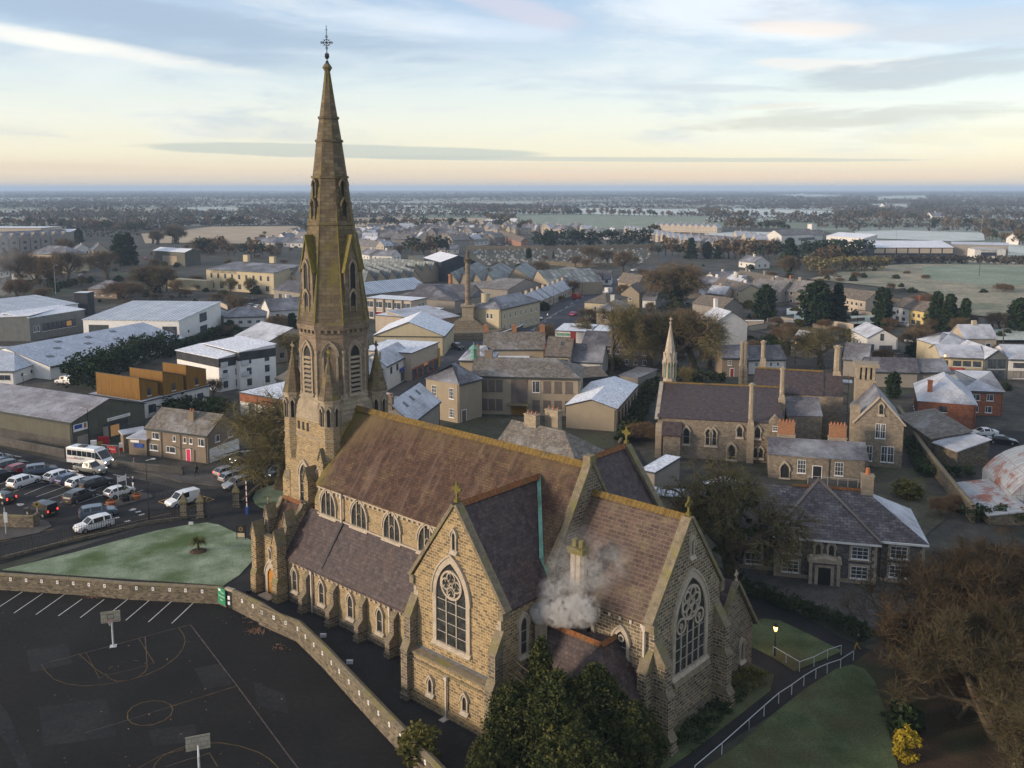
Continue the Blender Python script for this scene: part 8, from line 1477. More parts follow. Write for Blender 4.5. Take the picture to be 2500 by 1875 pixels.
def vmesh(kind,cargo=False):
    if kind in VM: return VM[kind]
    L_,S,wr,wf,r=CT[kind]; b=MB(); g=MB(); t=MB()
    def ringp(s): x,zs,zb,zr,wb,wr_,_=s; return [(x,-wb*.94,zs),(x,-wb,(zs+zb)/2),(x,-wb*.985,zb),(x,-wr_,zr),(x,wr_,zr),(x,wb*.985,zb),(x,wb,(zs+zb)/2),(x,wb*.94,zs)]
    Rg=[ringp(s) for s in S]
    for i in range(len(S)-1):
        A,B=Rg[i],Rg[i+1]; fl=S[i][6]; cab=(S[i][3]-S[i][2]>.2) or (S[i+1][3]-S[i+1][2]>.2)
        for j in range(8):
            k=(j+1)%8; q=[A[j],B[j],B[k],A[k]][::-1]
            if j==3 and fl=='g':   # glass slope with painted surround
                b.face(q); c=[Vector(v) for v in q]; ce=sum(c,Vector())/4; n=(c[1]-c[0]).cross(c[2]-c[0]); n.normalize(); n=n if n.z>0 else -n; g.face([ce+(v-ce)*.88+n*.012 for v in c])
            elif j in (2,4) and cab and not (kind in('van','bigvan') and i<len(S)-5):
                b.face(q); c=[Vector(v) for v in q]; ce=sum(c,Vector())/4; n=(c[1]-c[0]).cross(c[2]-c[0])
                if n.length>1e-6:
                    n.normalize(); n=n if n.y*ce.y>0 else -n; g.face([ce+(v-ce)*.84+n*.012 for v in c])
            else: b.face(q)
    b.face(Rg[0]); b.face(Rg[-1][::-1])
    t.box(-.03,-.8,.28,.08,.8,.52); t.box(L_-.1,-.75,.28,L_+.02,.75,.48); t.box(-.045,-.26,.52,-.03,.26,.63,1); t.box(L_+.02,-.26,.34,L_+.035,.26,.45,2)
    for s in (-1,1): t.box(.5,s*.86-.04,.2,L_-.5,s*.86+.04,.34)
    wh=MB(); wh.frust(0,0,-.1,r,.1,r,16); me=wh.mesh('tyre',[M['tyre']]); me.transform(Matrix.Rotation(PI/2,4,'X')); rm_=MB(); rm_.frust(0,0,-.115,r*.62,.115,r*.62,10); me2=rm_.mesh('rim',[M['rim']]); me2.transform(Matrix.Rotation(PI/2,4,'X'))
    hl=MB(); hl.box(-.10,-.16,-.08,.03,.16,.08); tl=MB(); tl.box(-.03,-.08,-.14,.05,.08,.14)
    def l2(mb,nm,mt): return mb.mesh(nm,[M[mt]])
    VM[kind]=(b.mesh('body',[paint('white')]),g.mesh('windows',[M['car_glass']]),t.mesh('bumper_trim',[M['trim_black'],M['line_yellow'],M['white']]),me,me2,{'on':l2(hl,'headlight','head_on'),'off':l2(hl,'headlight','head_off')},{'on':l2(tl,'tail_light','tail_on'),'off':l2(tl,'tail_light','tail_off')}); return VM[kind]
def car(kind,k,rw,fw,col,label,lit='',name=None,grp=None,far=False):
    """rw, fw: pixels where the camera-side rear and front wheels touch the road"""
    L_,S,wr,wf,r=CT[kind]; a=pt(k,*rw,.1);b=pt(k,*fw,.1); d=(b-a); d.z=0; d.normalize(); n=Vector((-d.y,d.x,0)); mid=(a+b)/2
    if n.dot(Vector((mid.x,mid.y,0)))<0: n=-n     # away from camera
    c=mid+n*.85-d*((wr+wf)/2); o=empty(name or {'van':'van','bigvan':'van'}.get(kind,'parked_car'),label,'van' if 'van' in kind else 'car',(c.x,c.y,.1),math.atan2(d.y,d.x),grp)
    B,G_,T,ty,ri,HL,TL_=vmesh(kind); x=inst(B,'body',o); x.material_slots[0].link='OBJECT'; x.material_slots[0].material=paint(col); inst(G_,'windows',x); inst(T,'bumper_trim',x)
    for wx in (wr,wf):
        for s in (-1,1): w_=inst(ty,'wheel',o,(wx,s*.82,r)); inst(ri,'rim',w_)
    zb=S[-2][2]-.16; zt=S[1][2]-.14
    for s in (-1,1): inst(HL['on' if 'h' in lit else 'off'],'headlight',o,(L_-.14,s*.62,zb)); inst(TL_['on' if 't' in lit else 'off'],'tail_light',o,(.0,s*.74,zt))
    return o
CARS=[('suv','S',(275,795),(490,722),'white','boxy white car with roof rails parked alone in the front bay'),('estate','S',(440,618),(668,588),'bluegrey','long silver blue estate car in the middle of the back row'),('hatch','S',(240,606),(395,560),'red','red hatchback between the silver cars'),('suv','S',(90,568),(290,520),'grey','dark grey car with pale roof left of the red car'),('hatch','S',(0,520),(150,470),'bluegrey','blue grey hatchback second from the left edge'),('hatch','S',(-50,455),(90,420),'silver','silver car at the far left end of the back row'),('suv','S',(-60,705),(130,655),'black','black car cut by the left edge of the photo'),
('estate','S',(775,705),(960,645),'white','white estate with roof rails right of the empty bays'),('hatch','S',(905,752),(1090,695),'blue','dark blue hatchback between two white cars'),('hatch','S',(1065,790),(1225,738),'white','white hatchback beside the dark seven seater'),('estate','S',(1245,802),(1445,748),'grey','dark seven seater with roof rails at the end of the row'),('suv','S',(1035,1000),(1255,912),'grey','dark grey hatchback alone in the nearer bays'),('hatch','S',(1555,932),(1775,862),'white','white sporty hatchback by the sign board'),
('van','S',(625,1195),(335,1140),'black','dark people carrier driving out with lamps lit','ht'),('suv','S',(1190,1222),(1490,1172),'bluegrey','grey blue estate half hidden behind the white one at the railings'),('suv','S',(1450,1322),(1165,1398),'white','white estate with sunroof nearest the railings'),('hatch','S',(25,1010),(-150,985),'black','dark car tail with red lamp at the left edge','t'),
('van','U',(1800,985),(1570,1050),'white','small white van stopped on the yellow box with lamps on','h'),('hatch','B',(1735,907),(1835,880),'silver','grey hatchback with red tail lamps at the junction','t'),('estate','B',(1785,948),(1885,918),'silver','silver estate behind the gate pier'),('hatch','B',(1920,965),(1790,1003),'silver','silver people carrier nearest the barrier'),('hatch','B',(1905,900),(1945,885),'blue','blue car behind the silver estate'),('saloon','B',(2230,870),(2120,908),'bluegrey','pale blue coupe waiting by the big bare tree','h'),('suv','B',(1965,770),(1855,802),'grey','dark off roader parked by the shopfront','h'),
('van','A',(530,1612),(430,1603),'white','white people carrier outside the low school wing'),('suv','A',(2165,995),(2105,998),'white','white car in the middle of the hotel car park'),('saloon','A',(1910,972),(1845,962),'black','black car by the hotel wall'),('saloon','A',(1960,968),(1925,955),'black','second black car by the hotel wall'),('hatch','A',(1930,1018),(1985,1005),'bluegrey','blue car at the near side of the hotel car park'),('hatch','A',(1985,1028),(2035,1018),'white','white car beside the blue one in the hotel car park'),('hatch','A',(640,782),(585,770),'silver','silver car parked near the manor house'),('suv','D',(350,962),(290,955),'silver','silver car in front of the gabled store'),('hatch','D',(440,1025),(370,1020),'black','black car at the edge of the hotel car park'),
('suv','D',(1870,1342),(1805,1335),'yellow','yellow patterned emergency car by the monument'),('saloon','D',(1880,1372),(1820,1365),'blue','dark blue car beside the yellow one'),('suv','D',(1590,1330),(1640,1345),'black','black car beyond the copper lantern'),('hatch','E',(325,1235),(355,1205),'blue','blue car coming down the main road','h'),('hatch','E',(400,1235),(425,1210),'black','dark car going up the main road with red lamps','t'),('hatch','E',(635,1085),(665,1072),'pink','pink car parked half on the footpath'),('bigvan','E',(925,905),(890,912),'white','white van on the main road beside the hipped house'),('bigvan','E',(1045,812),(1005,815),'white','white van further up the main road','h'),('hatch','E',(1085,782),(1112,778),'silver','silver car near the top of the straight road'),('saloon','E',(1088,738),(1135,730),'white','white saloon parked by the cemetery trees'),('bigvan','E',(655,955),(695,945),'red','red van parked in a terrace front garden'),('saloon','E',(360,1115),(305,1105),'white','white car in the drive beside the cream house'),
('saloon','G',(1985,590),(1845,590),'white','white saloon in the yard of the brick hall'),('saloon','G',(1985,645),(2110,655),'black','black saloon beside the white one at the brick hall'),('suv','F',(1310,1165),(1225,1158),'silver','silver car in front of the yellow house'),('suv','F',(915,1290),(860,1285),'black','black car beside the modern white gabled house'),('hatch','F',(470,1000),(510,992),'blue','blue car on the side street by the green'),('hatch','F',(330,985),(370,978),'black','dark car at the end of the side street'),('hatch','F',(1310,1285),(1390,1290),'white','white car behind the modern gabled house'),('van','O',(215,650),(265,635),'white','white van at the kerb outside the shops'),
('hatch','K',(1985,250),(2030,255),'blue','blue car parked near the brick terrace'),('hatch','J',(200,355),(260,352),'white','white car parked below the brick terrace'),('hatch','J',(60,300),(110,295),'bluegrey','pale car in the row by the brick terrace'),('hatch','J',(100,330),(150,325),'silver','silver car in the row by the brick terrace'),('hatch','A',(2190,965),(2230,960),'silver','pale car behind the spire edge of the car park'),('suv','I',(1655,350),(1700,352),'green','green car near the red doored stone house'),('hatch','A',(1110,650),(1160,640),'red','red car beside the olive farm shed')]
for c in CARS: car(*c[:6],**({'lit':c[6]} if len(c)>6 else {}))
# pickup
a=pt('S',1050,582,.1);b_=pt('S',1265,615,.1); d=(b_-a).normalized(); n=Vector((-d.y,d.x,0)); c=(a+b_)/2+n*.9-d*2.55
o=empty('pickup_truck','silver gold double cab pickup passing the minibus','pickup',(c.x,c.y,.1),math.atan2(d.y,d.x)); S=[(0,.5,1.05,1.05,.92,.9,'-'),(1.75,.45,1.05,1.06,.95,.9,'-'),(1.95,.4,1.05,1.75,.95,.72,'p'),(3.1,.4,1.03,1.78,.95,.72,'g'),(3.9,.4,1.05,1.1,.95,.85,'-'),(5.0,.42,1.0,1.02,.92,.8,'-'),(5.25,.5,.75,.77,.85,.7,'')]; CT['pickup']=(5.25,S,1.0,4.3,.4)
B,G_,T,ty,ri,HL,TL_=vmesh('pickup'); x=inst(B,'body',o); x.material_slots[0].link='OBJECT'; x.material_slots[0].material=paint('gold'); inst(G_,'windows',x); inst(T,'bumper_trim',x)
m=MB(); m.box(.12,-.78,1.055,1.7,.78,1.075); m.build('load_bed',M['trim_black'],x); m=MB(); m.tube((1.9,-.8,1.1),(1.9,-.8,1.7),.04); m.tube((1.9,.8,1.1),(1.9,.8,1.7),.04); m.tube((1.9,-.8,1.7),(1.9,.8,1.7),.04); m.build('roll_bar',M['trim_black'],x)
for wx in (1.0,4.3):
    for s in (-1,1): w_=inst(ty,'wheel',o,(wx,s*.84,.4)); inst(ri,'rim',w_)
for s in (-1,1): inst(HL['on'],'headlight',o,(5.08,s*.66,.85)); inst(TL_['off'],'tail_light',o,(0,s*.82,.9))
# minibus
a=pt('S',960,462,.1);b_=pt('S',1345,510,.1); d=(b_-a).normalized(); n=Vector((-d.y,d.x,0)); c=(a+b_)/2+n*1.05-d*3.6
o=empty('minibus','white minibus with dark windows and lit headlamps','minibus',(c.x,c.y,.1),math.atan2(d.y,d.x)); m=MB(); m.box(0,-1.1,.35,5.6,1.1,2.7); m.prism([(5.6,.35),(7.3,.35),(7.3,.95),(6.95,1.25),(5.95,2.45),(5.6,2.6)],-1.0,1.0,'y'); m.box(.2,-.9,2.7,5.3,.9,2.78); bd=m.build('body',paint('white'),o)
m=MB(); 
for i in range(5): m.box(.2+i*.98,-1.115,1.5,1.1+i*.98,-1.105,2.35); m.box(.2+i*.98,1.105,1.5,1.1+i*.98,1.115,2.35)
m.box(5.1,-1.115,1.45,5.58,-1.105,2.3); m.face([(6.0,-.92,2.46),(6.0,.92,2.46),(6.93,.9,1.36),(6.93,-.9,1.36)][::-1]); m.face([(5.65,-1.012,1.3),(6.85,-1.012,1.28),(5.98,-1.012,2.3),(5.65,-1.012,2.4)]); m.build('windows',M['car_glass'],bd); m=MB(); m.box(.05,-1.112,.95,3.0,-1.104,1.02); m.box(.05,-1.112,1.1,2.0,-1.104,1.14); m.build('side_stripe',M['red_shop'],bd); text_obj('Ernie Quinn',.42,M['fascia'],bd,(2.6,-1.12,1.18)); m=MB(); m.box(1.8,-.5,2.78,3.0,.4,2.92); m.build('roof_hatch',M['fascia'],bd)
for wx in (1.2,6.0):
    for s in (-1,1): w_=inst(VM['suv'][3],'wheel',o,(wx,s*.98,.36)); inst(VM['suv'][4],'rim',w_)
for s in (-1,1): inst(HL['on'],'headlight',o,(7.28,s*.78,.85))
# ================= STREET FURNITURE =================
def lamp(k,x,y,ty,label,arm=0,lit=False,classic=False,h=None,name='street_lamp',double=False):
    p=pt(k,x,y); h=h or hgt((k,x,ty),p); o=empty(name,label,'lamp',p); m=MB(); m.frust(0,0,0,.14,h*.12,.11,8); m.frust(0,0,h*.12,.07,h,.045,8); m.build('post',M['black'] if classic or h<9 else M['galv'],o)
    if classic:
        m=MB(); m.frust(0,0,h,.12,h+.45,.22,6); m.build('lantern',M['lamp_glow'] if lit else M['head_off'],o); m=MB(); m.frust(0,0,h+.45,.27,h+.75,.04,6); m.build('lantern_cap',M['black'],o); 
        if lit: l=bpy.data.lights.new('lamp','POINT'); l.energy=60; l.color=(1,.55,.15); l.shadow_soft_size=.15; lo=bpy.data.objects.new('lamp_light',l); COL.objects.link(lo); lo.parent=o; lo.location=(0,0,h+.2-.45)
    else:
        for sx in ((-1,1) if double else (1,)):
            m=MB(); m.tube((0,0,h),(sx*(arm or 1.2),0,h+.25),.035,.03,5); m.box(sx*(arm or 1.2)-.25,-.1,h+.18,sx*(arm or 1.2)+.25,.1,h+.3); m.build('lamp_arm',M['galv'],o)
    return o
lamp('H',288,798,600,'lit black lantern post on the small lawn','',True,True); lamp('F',1592,1560,1490,'lit wall height lantern near the red fascia','',True,True,h=5); lamp('F',445,1450,1405,'lit lantern post near the white walled house','',True,True,h=5)
o=lamp('B',1148,1222,770,'tall black lamp post standing in the railings',1.0); o=lamp('B',690,655,375,'black curved arm lamp post in front of the green shed',-1.0); lamp('B',183,200,115,'short lamp post outside the school wing',.6)
for k,x,y,ty,l in (('A',430,910,690,'tall grey lamp post near the manor house'),('A',737,820,670,'double armed lamp post in the manor car park'),('E',77,1225,1000,'pole beside the cream corner house'),('E',297,1140,940,'street lamp by the white garden wall'),('E',478,990,850,'street lamp halfway along the white terrace'),('E',700,920,790,'street lamp near the red van'),('E',1080,800,690,'street lamp at the top of the straight road'),('F',395,975,850,'street lamp beside the upper terrace'),('F',925,1180,980,'grey lamp post by the modern gabled house'),('F',1325,1180,1060,'street lamp beside the yellow house'),('A',598,540,450,'site lamp beyond the unfinished terrace')): lamp(k,x,y,ty,l)
for k,x,y,ty,l in (('F',1880,490,300,'floodlight mast tallest over the pitch'),('F',1668,470,340,'floodlight mast left of the tallest'),('F',1490,440,330,'floodlight mast behind the sports hall'),('F',1045,440,330,'floodlight mast behind the community school'),('F',665,440,340,'floodlight mast at the near pitch corner'),('F',1225,480,400,'thin goal net pole behind the sports hall')): lamp(k,x,y,ty,l,.6,name='floodlight_mast')
for k,x,y,ty,l in (('F',935,770,640,'wooden pole at the edge of the rough field'),('F',1865,780,640,'wooden pole standing in the rough field'),('E',1905,690,590,'wooden pole by the scrub above the terrace'),('D',340,660,540,'wooden pole beside the tan field'),('D',1090,600,520,'wooden pole behind the factory sheds'),('F',2050,1290,1140,'wooden pole at the right by the frosty patch'),('E',855,850,700,'wooden pole by the roadside cottage')):
    p=pt(k,x,y); h=hgt((k,x,ty),p); o=empty('utility_pole',l,'pole',p); m=MB(); m.tube((0,0,0),(0,0,h),.18,.13,6); m.build('pole',M['bark'],o); m=MB(); m.box(-1,-.08,h-.6,1,.08,h-.45); m.build('crossarm',M['bark'],o)
def hoop(k,x,y,label,rz,hh=3.2,net=True):
    p=pt(k,x,y); o=empty('basketball_hoop',label,'basketball hoop',p,rz); m=MB(); m.tube((0,0,0),(0,0,hh-.5),.09,.08,8); m.tube((0,0,hh-.5),(0,-.75,hh),.08,.06,8); m.box(-.3,-.3,.09,.3,.3,.14); m.build('post',M['galv'],o)
    m=MB(); m.box(-.85,-.83,hh-.35,.85,-.78,hh+.75); b=m.build('backboard',mat('weathered_backboard',(.30,.27,.21),(.42,.38,.30),.8,5,.8,brick=(.42,.37,(.2,.18,.14),.02,.1)),o); m=MB()
    for (a,c,e,f) in ((-.3,.0,.3,.04),(-.3,.41,.3,.45),(-.3,.04,-.26,.41),(.26,.04,.3,.41)): m.box(a,-.84,hh+c,e,-.832,hh+f)
    m.build('target_square',M['black'],b); m=MB()
    for i in range(14):
        a0=i*2*PI/14; a1=(i+1)*2*PI/14; m.tube((.23*math.cos(a0),-1.07+.23*math.sin(a0),hh-.1),(.23*math.cos(a1),-1.07+.23*math.sin(a1),hh-.1),.018,.018,4)
    r=m.build('rim',M['red_shop'],o)
    if net:
        m=MB()
        for i in range(12): a=i*PI/6; m.tube((.23*math.cos(a),-1.07+.23*math.sin(a),hh-.1),(.13*math.cos(a+.4),-1.07+.13*math.sin(a+.4),hh-.52),.008,.008,3); m.tube((.23*math.cos(a),-1.07+.23*math.sin(a),hh-.1),(.13*math.cos(a-.4),-1.07+.13*math.sin(a-.4),hh-.52),.008,.008,3)
        m.build('net',M['white'],r)
    return o
hoop('C',875,727,'basketball hoop with orange rim and net near the parking bays',R(18)); hoop('C',1545,1840,'basketball hoop seen from behind at the bottom of the court',R(200),3.1,False)
# entrance barrier, notice board, lights, planters
p=pt('B',1907,1190); o=empty('car_park_barrier','raised white and red barrier arm on a blue post','barrier',p); m=MB(); m.box(-.2,-.2,0,.2,.2,1.1); m.build('post',M['blue_shop'],o); m=MB(); m.box(-.06,-.06,1.1,.06,.06,4.6); m.build('arm',M['white'],o); m=MB(); 
for i in range(4): m.box(-.065,-.065,1.6+i*.8,.065,.065,1.85+i*.8)
m.build('red_band',M['red_shop'],o)
p=pt('B',1862,1388); o=empty('notice_board','black notice board with pale lower panel beside the church drive','notice board',p,R(-8)); m=MB(); m.tube((-.55,0,0),(-.55,0,1.9),.05); m.tube((.55,0,0),(.55,0,1.9),.05); m.build('post',M['black'],o); m=MB(); m.box(-.5,-.05,.4,.5,.05,2.0); bd=m.build('board',M['black'],o); m=MB(); m.box(-.46,-.06,.45,.46,-.051,.95); m.build('lower_panel',M['render_cream'],bd); m=MB(); m.ring(0,1.45,.18,.24,-.06,-.05,16); m.build('emblem',M['line_yellow'],bd)
for k,x,y,l,h in (('B',1475,1285,'small ground floodlight at the top of the frosty lawn',.35),('W',600,742,'grey floodlight behind the rubble wall',1.2),('W',805,960,'white floodlight on a post beside the rubble wall',1.3),('C',1925,372,'dark flood lamp near the wall by the porch',.9)):
    p=pt(k,x,y); o=empty('floodlight',l,'floodlight',p); m=MB(); m.tube((0,0,0),(0,0,h),.04); m.build('stand',M['black'],o); m=MB(); m.box(-.28,-.1,h,.28,.12,h+.32); m.build('lamp_head',M['galv'] if 'dark' not in l else M['black'],o)
for k,x,y,c,l in (('B',1052,1068,'clay','orange flower planter beside the hatchback'),('B',858,1120,'clay','orange flower planter at the tip of the island'),('B',965,1082,'black','black urn planter with small tree beside the sign board')):
    p=pt(k,x,y,.2); o=empty('planter',l,'planter',(p.x,p.y,.2)); m=MB(); m.frust(0,0,0,.5,.6,.7,12); m.build('pot',M['clay'] if c=='clay' else M['black'],o); me=npmesh('plants',quads(clumps(np.array([(0,0,.75),(.3,.1,.7),(-.3,.1,.7)]),.35,40),.12),4,[M['ridge_orange' if c=='clay' else 'hedge']]); inst(me,'plants',o)
    if c=='black': inst(npmesh('topiary',quads(clumps(np.array([(0,0,1.9)]),.4,90,1),.12),4,[M['hedge']]),'topiary',o)
p=pt('B',915,1075,.2);q=pt('B',980,1055,.2); o=empty('sign_board','white sign board on two thin posts on the traffic island','sign',p,rz_of(q-p)); w_=(q-p).length; m=MB(); m.tube((0,0,0),(0,0,3.4),.05); m.tube((w_,0,0),(w_,0,3.4),.05); m.build('post',M['galv'],o); m=MB(); m.box(0,-.05,2.5,w_,-.01,3.2); m.build('board',M['white'],o)
p=pt('B',292,1230); o=empty('warning_sign','yellow warning sign tilted over the wall','sign',p,R(20)); m=MB(); m.tube((0,0,0),(0,0,2.2),.05); m.build('post',M['galv'],o); m=MB(); m.face([(0,-.06,1.6),(.5,-.06,2.1),(0,-.06,2.6),(-.5,-.06,2.1)]); m.face([(0,-.04,1.6),(.5,-.04,2.1),(0,-.04,2.6),(-.5,-.04,2.1)][::-1]); m.build('panel',M['line_yellow'],o); m=MB(); m.box(-.12,-.07,1.95,.12,-.065,2.25); m.build('symbol',M['black'],o)
p=pt('B',48,1350); o=empty('sign_post','grey sign post at the car park corner','sign',p); m=MB(); m.tube((0,0,0),(0,0,3.6),.07); m.build('post',M['galv'],o); m=MB(); m.box(-.12,-.1,1.7,.35,-.02,3.0); m.build('panel',M['galv'],o)
p=pt('B',830,722); o=empty('fence_banner','red advertising banner tied to a wire fence panel','banner',p,R(-14)); m=MB(); 
for x in (-1,0,1,2.2): m.tube((x,0,0),(x,0,1.5),.03)
m.tube((-1,0,1.5),(2.2,0,1.5),.03); m.build('fence_frame',M['galv'],o); m=MB(); m.box(.1,-.06,.3,1.7,-.03,1.35); b=m.build('banner',M['red_shop'],o); text_obj('All Sizes',.34,M['white'],b,(.9,-.07,.9)); 
for k,x,y,c1,c2,l in (('B',780,650,'red_shop','line_yellow','red and yellow goods stacked at the shop corner'),('B',820,648,'red_shop','red_shop','red crate of goods outside the shed'),('B',945,700,'white','red_shop','leaning pale sign among goods by the annexe'),('B',725,680,'white','render_beige','white bags of fuel near the lamp post')):
    p=pt(k,x,y); o=empty('shop_goods',l,'goods',p,.3); m=MB(); m.box(-.5,-.3,0,.5,.3,.7); m.build('lower_stack',M[c2],o); m=MB(); m.box(-.45,-.25,.7,.45,.25,1.4); m.build('upper_stack',M[c1],o)
p=pt('B',1690,800); q=pt('B',1748,810)
railing('barrier_rail','short metal crowd barrier outside the pebble dashed house',[pt('B',1610,775),pt('B',1745,812)],0,1.1,.3)
# fallen leaves and litter on the school yard
LV=[]
for k,x,y,rx,ry,n in (('C',730,348,90,14,150),('W',70,608,90,30,120),('W',280,745,60,30,40),('C',1990,610,60,25,110),('C',2140,740,40,30,30),('C',1900,520,200,60,40)):
    for _ in range(n): p=pt(k,x+rnd.gauss(0,rx*.5),y+rnd.gauss(0,ry*.5)); LV.append((p.x,p.y,.135))
for _ in range(70): p=pt('C',rnd.uniform(0,2212),rnd.uniform(450,1659)); LV.append((p.x,p.y,.135))
M['dead_leaf']=foliage_mat('dead_leaves',(.10,.05,.03),(.22,.12,.07),(.40,.32,.26),6); o=inst(npmesh('fallen_leaves',quads(np.array(LV),.10,flat=.1),4,[M['dead_leaf']]),'fallen_leaves'); tag(o,'scattered fallen leaves and litter on the dark school yard','leaves',None,'stuff')
# ================= PEOPLE =================
M['skin']=mat('skin',(.42,.26,.19),(.48,.31,.23),3,2,.6); M['navy']=mat('navy_cloth',(.012,.016,.03),(.02,.026,.045),4,3,.9); M['cloth_grey']=mat('grey_cloth',(.10,.10,.10),(.15,.15,.15),4,3,.9); M['cloth_black']=mat('black_cloth',(.012,.012,.012),(.022,.022,.022),4,3,.9); M['cloth_tan']=mat('mustard_cloth',(.30,.20,.04),(.38,.26,.06),4,3,.9); M['cloth_purple']=mat('purple_knit',(.30,.03,.22),(.36,.05,.27),4,3,.9); M['hair']=mat('dark_hair',(.03,.02,.012),(.05,.03,.02),4,3,.8); M['hair_white']=mat('white_hair',(.6,.6,.6),(.7,.7,.7),4,3,.8)
def person(p,rz,label,top='navy',legs='cloth_grey',hair='hair',lean=0,stride=.22,extra=None):
    o=empty('person',label,'person',p,rz)
    J={'pel':(0,0,.95,.15),'ch':(lean*.5,0,1.28,.17),'nk':(lean,0,1.48,.07),'hd':(lean+.02,0,1.62,.10),'hd2':(lean+.02,0,1.70,.095),
       'hl':(0,.09,.90,.10),'kl':(stride*.6,.10,.50,.07),'al':(stride*.7,.10,.09,.045),'fl':(stride*.7+.17,.10,.04,.04),'hr':(0,-.09,.90,.10),'kr':(-stride*.1,-.10,.50,.07),'ar':(-stride*1.1,-.10,.10,.045),'fr':(-stride*1.1+.16,-.10,.04,.04),
       'sl':(lean*.9,.19,1.42,.065),'el':(lean-.10,.25,1.15,.05),'wl':(lean-.02+stride*.3,.24,.92,.035),'ml':(lean+stride*.35,.24,.84,.035),'sr':(lean*.9,-.19,1.42,.065),'er':(lean-.04,-.25,1.15,.05),'wr':(lean+.10,-.22,.95,.035),'mr':(lean+.15,-.22,.88,.035)}
    E=[('pel','ch'),('ch','nk'),('nk','hd'),('hd','hd2'),('pel','hl'),('hl','kl'),('kl','al'),('al','fl'),('pel','hr'),('hr','kr'),('kr','ar'),('ar','fr'),('ch','sl'),('sl','el'),('el','wl'),('wl','ml'),('ch','sr'),('sr','er'),('er','wr'),('wr','mr')]
    K=list(J); me=bpy.data.meshes.new('body'); me.from_pydata([J[k][:3] for k in K],[(K.index(a),K.index(b)) for a,b in E],[]); b=bpy.data.objects.new('body',me); COL.objects.link(b)
    md=b.modifiers.new('s','SKIN'); b.modifiers.new('d','SUBSURF').levels=1
    for i,k in enumerate(K): me.skin_vertices[0].data[i].radius=(J[k][3],J[k][3]*1.05); me.skin_vertices[0].data[i].use_root=(i==0)
    bpy.context.view_layer.update(); dg=bpy.context.evaluated_depsgraph_get(); m2=bpy.data.meshes.new_from_object(b.evaluated_get(dg)); bpy.data.objects.remove(b)
    for mm in (M[top],M[legs],M['skin'],M['cloth_black']): m2.materials.append(mm)
    for f in m2.polygons:
        z=f.center.z; y=abs(f.center.y); f.material_index=2 if z>1.50 or (y>.2 and z<.90 and z>.7) else 3 if z<.12 else 1 if z<.92 and y<.2 else 0
    bo=inst(m2,'body',o); 
    h=MB(); h.frust(lean+.01,0,1.66,.112,1.76,.09,10); h.frust(lean+.01,0,1.76,.09,1.80,.03,10); h.frust(lean-.04,0,1.56,.09,1.68,.11,10); h.build('hair',M[hair],bo)
    if extra=='bag': m=MB(); m.box(lean-.32,-.16,1.0,lean-.14,.16,1.42); m.build('rucksack',M['cloth_black'],o)
    if extra=='coat': m=MB(); m.frust(lean*.5,0,.55,.30,1.30,.19,12); m.build('coat',M[top],bo)
    return o
person(pt('S',1800,790),R(250),'person in a dark top and pale trousers standing by the hatchback',legs='white',hair='hair_white'); person(pt('S',1815,525,.2),R(200),'person in a long dark coat with a bright purple hat on the pavement','cloth_grey','cloth_black','cloth_purple',extra='coat')
person(pt('B',1515,890,.1),R(190),'person in black with a rucksack walking up the pavement','cloth_black','cloth_black',extra='bag',stride=.3); person(pt('H',925,755),R(170),'person in mustard trousers striding along the dark path','cloth_black','cloth_tan',lean=-.08,stride=.34); person(pt('B',840,760,.2),R(300),'person in a red top beside the minibus','render_red','cloth_black')
person(pt('E',432,1095),R(200),'person in pale clothes on the main road footpath','white','cloth_grey')
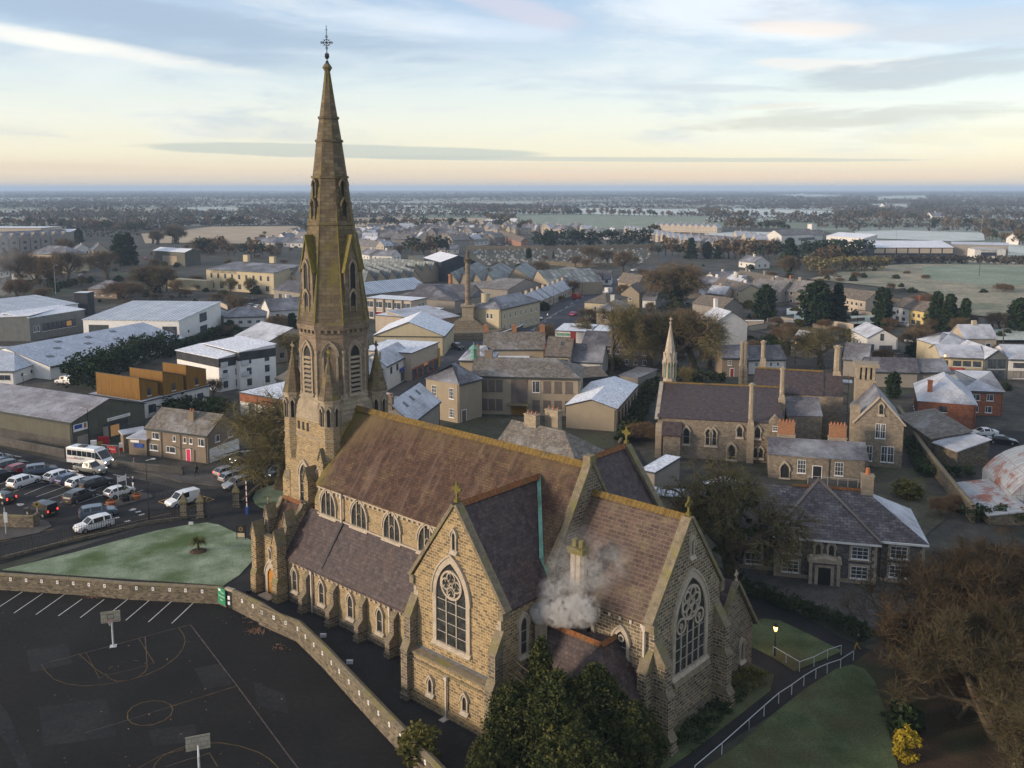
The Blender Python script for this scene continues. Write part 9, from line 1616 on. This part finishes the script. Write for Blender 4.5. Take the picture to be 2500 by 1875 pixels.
# ================= SMOKE AND HAZE =================
def puff(name,P,dens,label,col=(.9,.9,.92),sc=.9,kind='stuff',lo=.42,hi=.62):
    """P list of (x,y,z,r): overlapping soft balls, one volume each merged to one mesh"""
    m=bpy.data.materials.new(name); m.use_nodes=True; n=m.node_tree; N=n.nodes; N.clear(); out=N.new('ShaderNodeOutputMaterial'); v=N.new('ShaderNodeVolumePrincipled'); n.links.new(v.outputs[0],out.inputs['Volume']); v.inputs['Color'].default_value=col+(1,); v.inputs['Anisotropy'].default_value=.2
    t=N.new('ShaderNodeTexCoord'); z=N.new('ShaderNodeTexNoise'); n.links.new(t.outputs['Object'],z.inputs[0]); z.inputs['Scale'].default_value=sc; z.inputs['Detail'].default_value=5; z.inputs['Roughness'].default_value=.68; z.inputs['Distortion'].default_value=1.2
    r=N.new('ShaderNodeMapRange'); n.links.new(z.outputs[0],r.inputs[0]); r.inputs[1].default_value=lo; r.inputs[2].default_value=hi; r.inputs[4].default_value=1
    acc=None
    def ma(op,a,b=None):
        x=N.new('ShaderNodeMath'); x.operation=op
        for i,q in enumerate((a,b)):
            if q is None: continue
            if isinstance(q,(int,float)): x.inputs[i].default_value=q
            else: n.links.new(q,x.inputs[i])
        return x.outputs[0]
    c0=Vector(P[0][:3])
    for (x,y,zz,rr,dd) in P:
        d=N.new('ShaderNodeVectorMath'); d.operation='DISTANCE'; n.links.new(t.outputs['Object'],d.inputs[0]); d.inputs[1].default_value=(x-c0.x,y-c0.y,zz-c0.z)
        f=N.new('ShaderNodeMapRange'); n.links.new(d.outputs['Value'],f.inputs[0]); f.inputs[1].default_value=rr; f.inputs[2].default_value=0.0; f.inputs[3].default_value=0; f.inputs[4].default_value=dd
        acc=f.outputs[0] if acc is None else ma('MAXIMUM',acc,f.outputs[0])
    n.links.new(ma('MULTIPLY',ma('MULTIPLY',acc,r.outputs[0]),dens),v.inputs['Density'])
    lo_=[min(p[i]-p[3] for p in P)-c0[i] for i in range(3)]; hi_=[max(p[i]+p[3] for p in P)-c0[i] for i in range(3)]
    b=MB(); b.box(lo_[0],lo_[1],lo_[2],hi_[0],hi_[1],hi_[2]); o=b.build(name,m,None,c0); return tag(o,label,'smoke',None,kind)
def CH(e,n,z): v=chpt(e,n); return (v[0],v[1],z)
s0=CH(10.25,4.65,9.7)
puff('smoke',[CH(10.4,4.4,9.5)+(.95,9),CH(11.1,4.5,9.8)+(1.15,9),CH(11.9,4.7,10.0)+(1.3,7),CH(12.9,4.9,10.3)+(1.4,4.5),CH(14.0,5.2,10.7)+(1.5,2),CH(11.4,5.0,11.2)+(1.6,.9),CH(12.3,5.6,12.2)+(1.9,.42),CH(11.3,6.2,13.0)+(1.9,.26),CH(13.8,6.6,12.9)+(2.1,.26),CH(15.0,7.2,14.2)+(2.2,.13),CH(12.0,7.4,14.4)+(2.2,.12)],5.0,'white chimney smoke drifting up from the vestry past the chancel roof',(.99,.99,.99),1.3,lo=.44,hi=.74)
p=pt('A',40,920); puff('smoke',[(p.x,p.y,4,7,1),(p.x-8,p.y,10,9,.7),(p.x-4,p.y+6,18,10,.4)],.10,'pale bonfire smoke at the far left edge',sc=.15)
M['hz']=bpy.data.materials.new('haze_air'); hm=M['hz']; hm.use_nodes=True; hn=hm.node_tree; hn.nodes.clear(); ho=hn.nodes.new('ShaderNodeOutputMaterial'); hv=hn.nodes.new('ShaderNodeVolumePrincipled'); hn.links.new(hv.outputs[0],ho.inputs['Volume']); hv.inputs['Density'].default_value=HAZE; hv.inputs['Color'].default_value=(.52,.68,.92,1); hv.inputs['Anisotropy'].default_value=.0
m=MB(); m.box(-15000,-500,-1.5,15000,17000,62); o=m.build('haze',hm); o['kind']='stuff'; o['label']='thin bluish morning haze over the town and fields'; o['category']='haze'
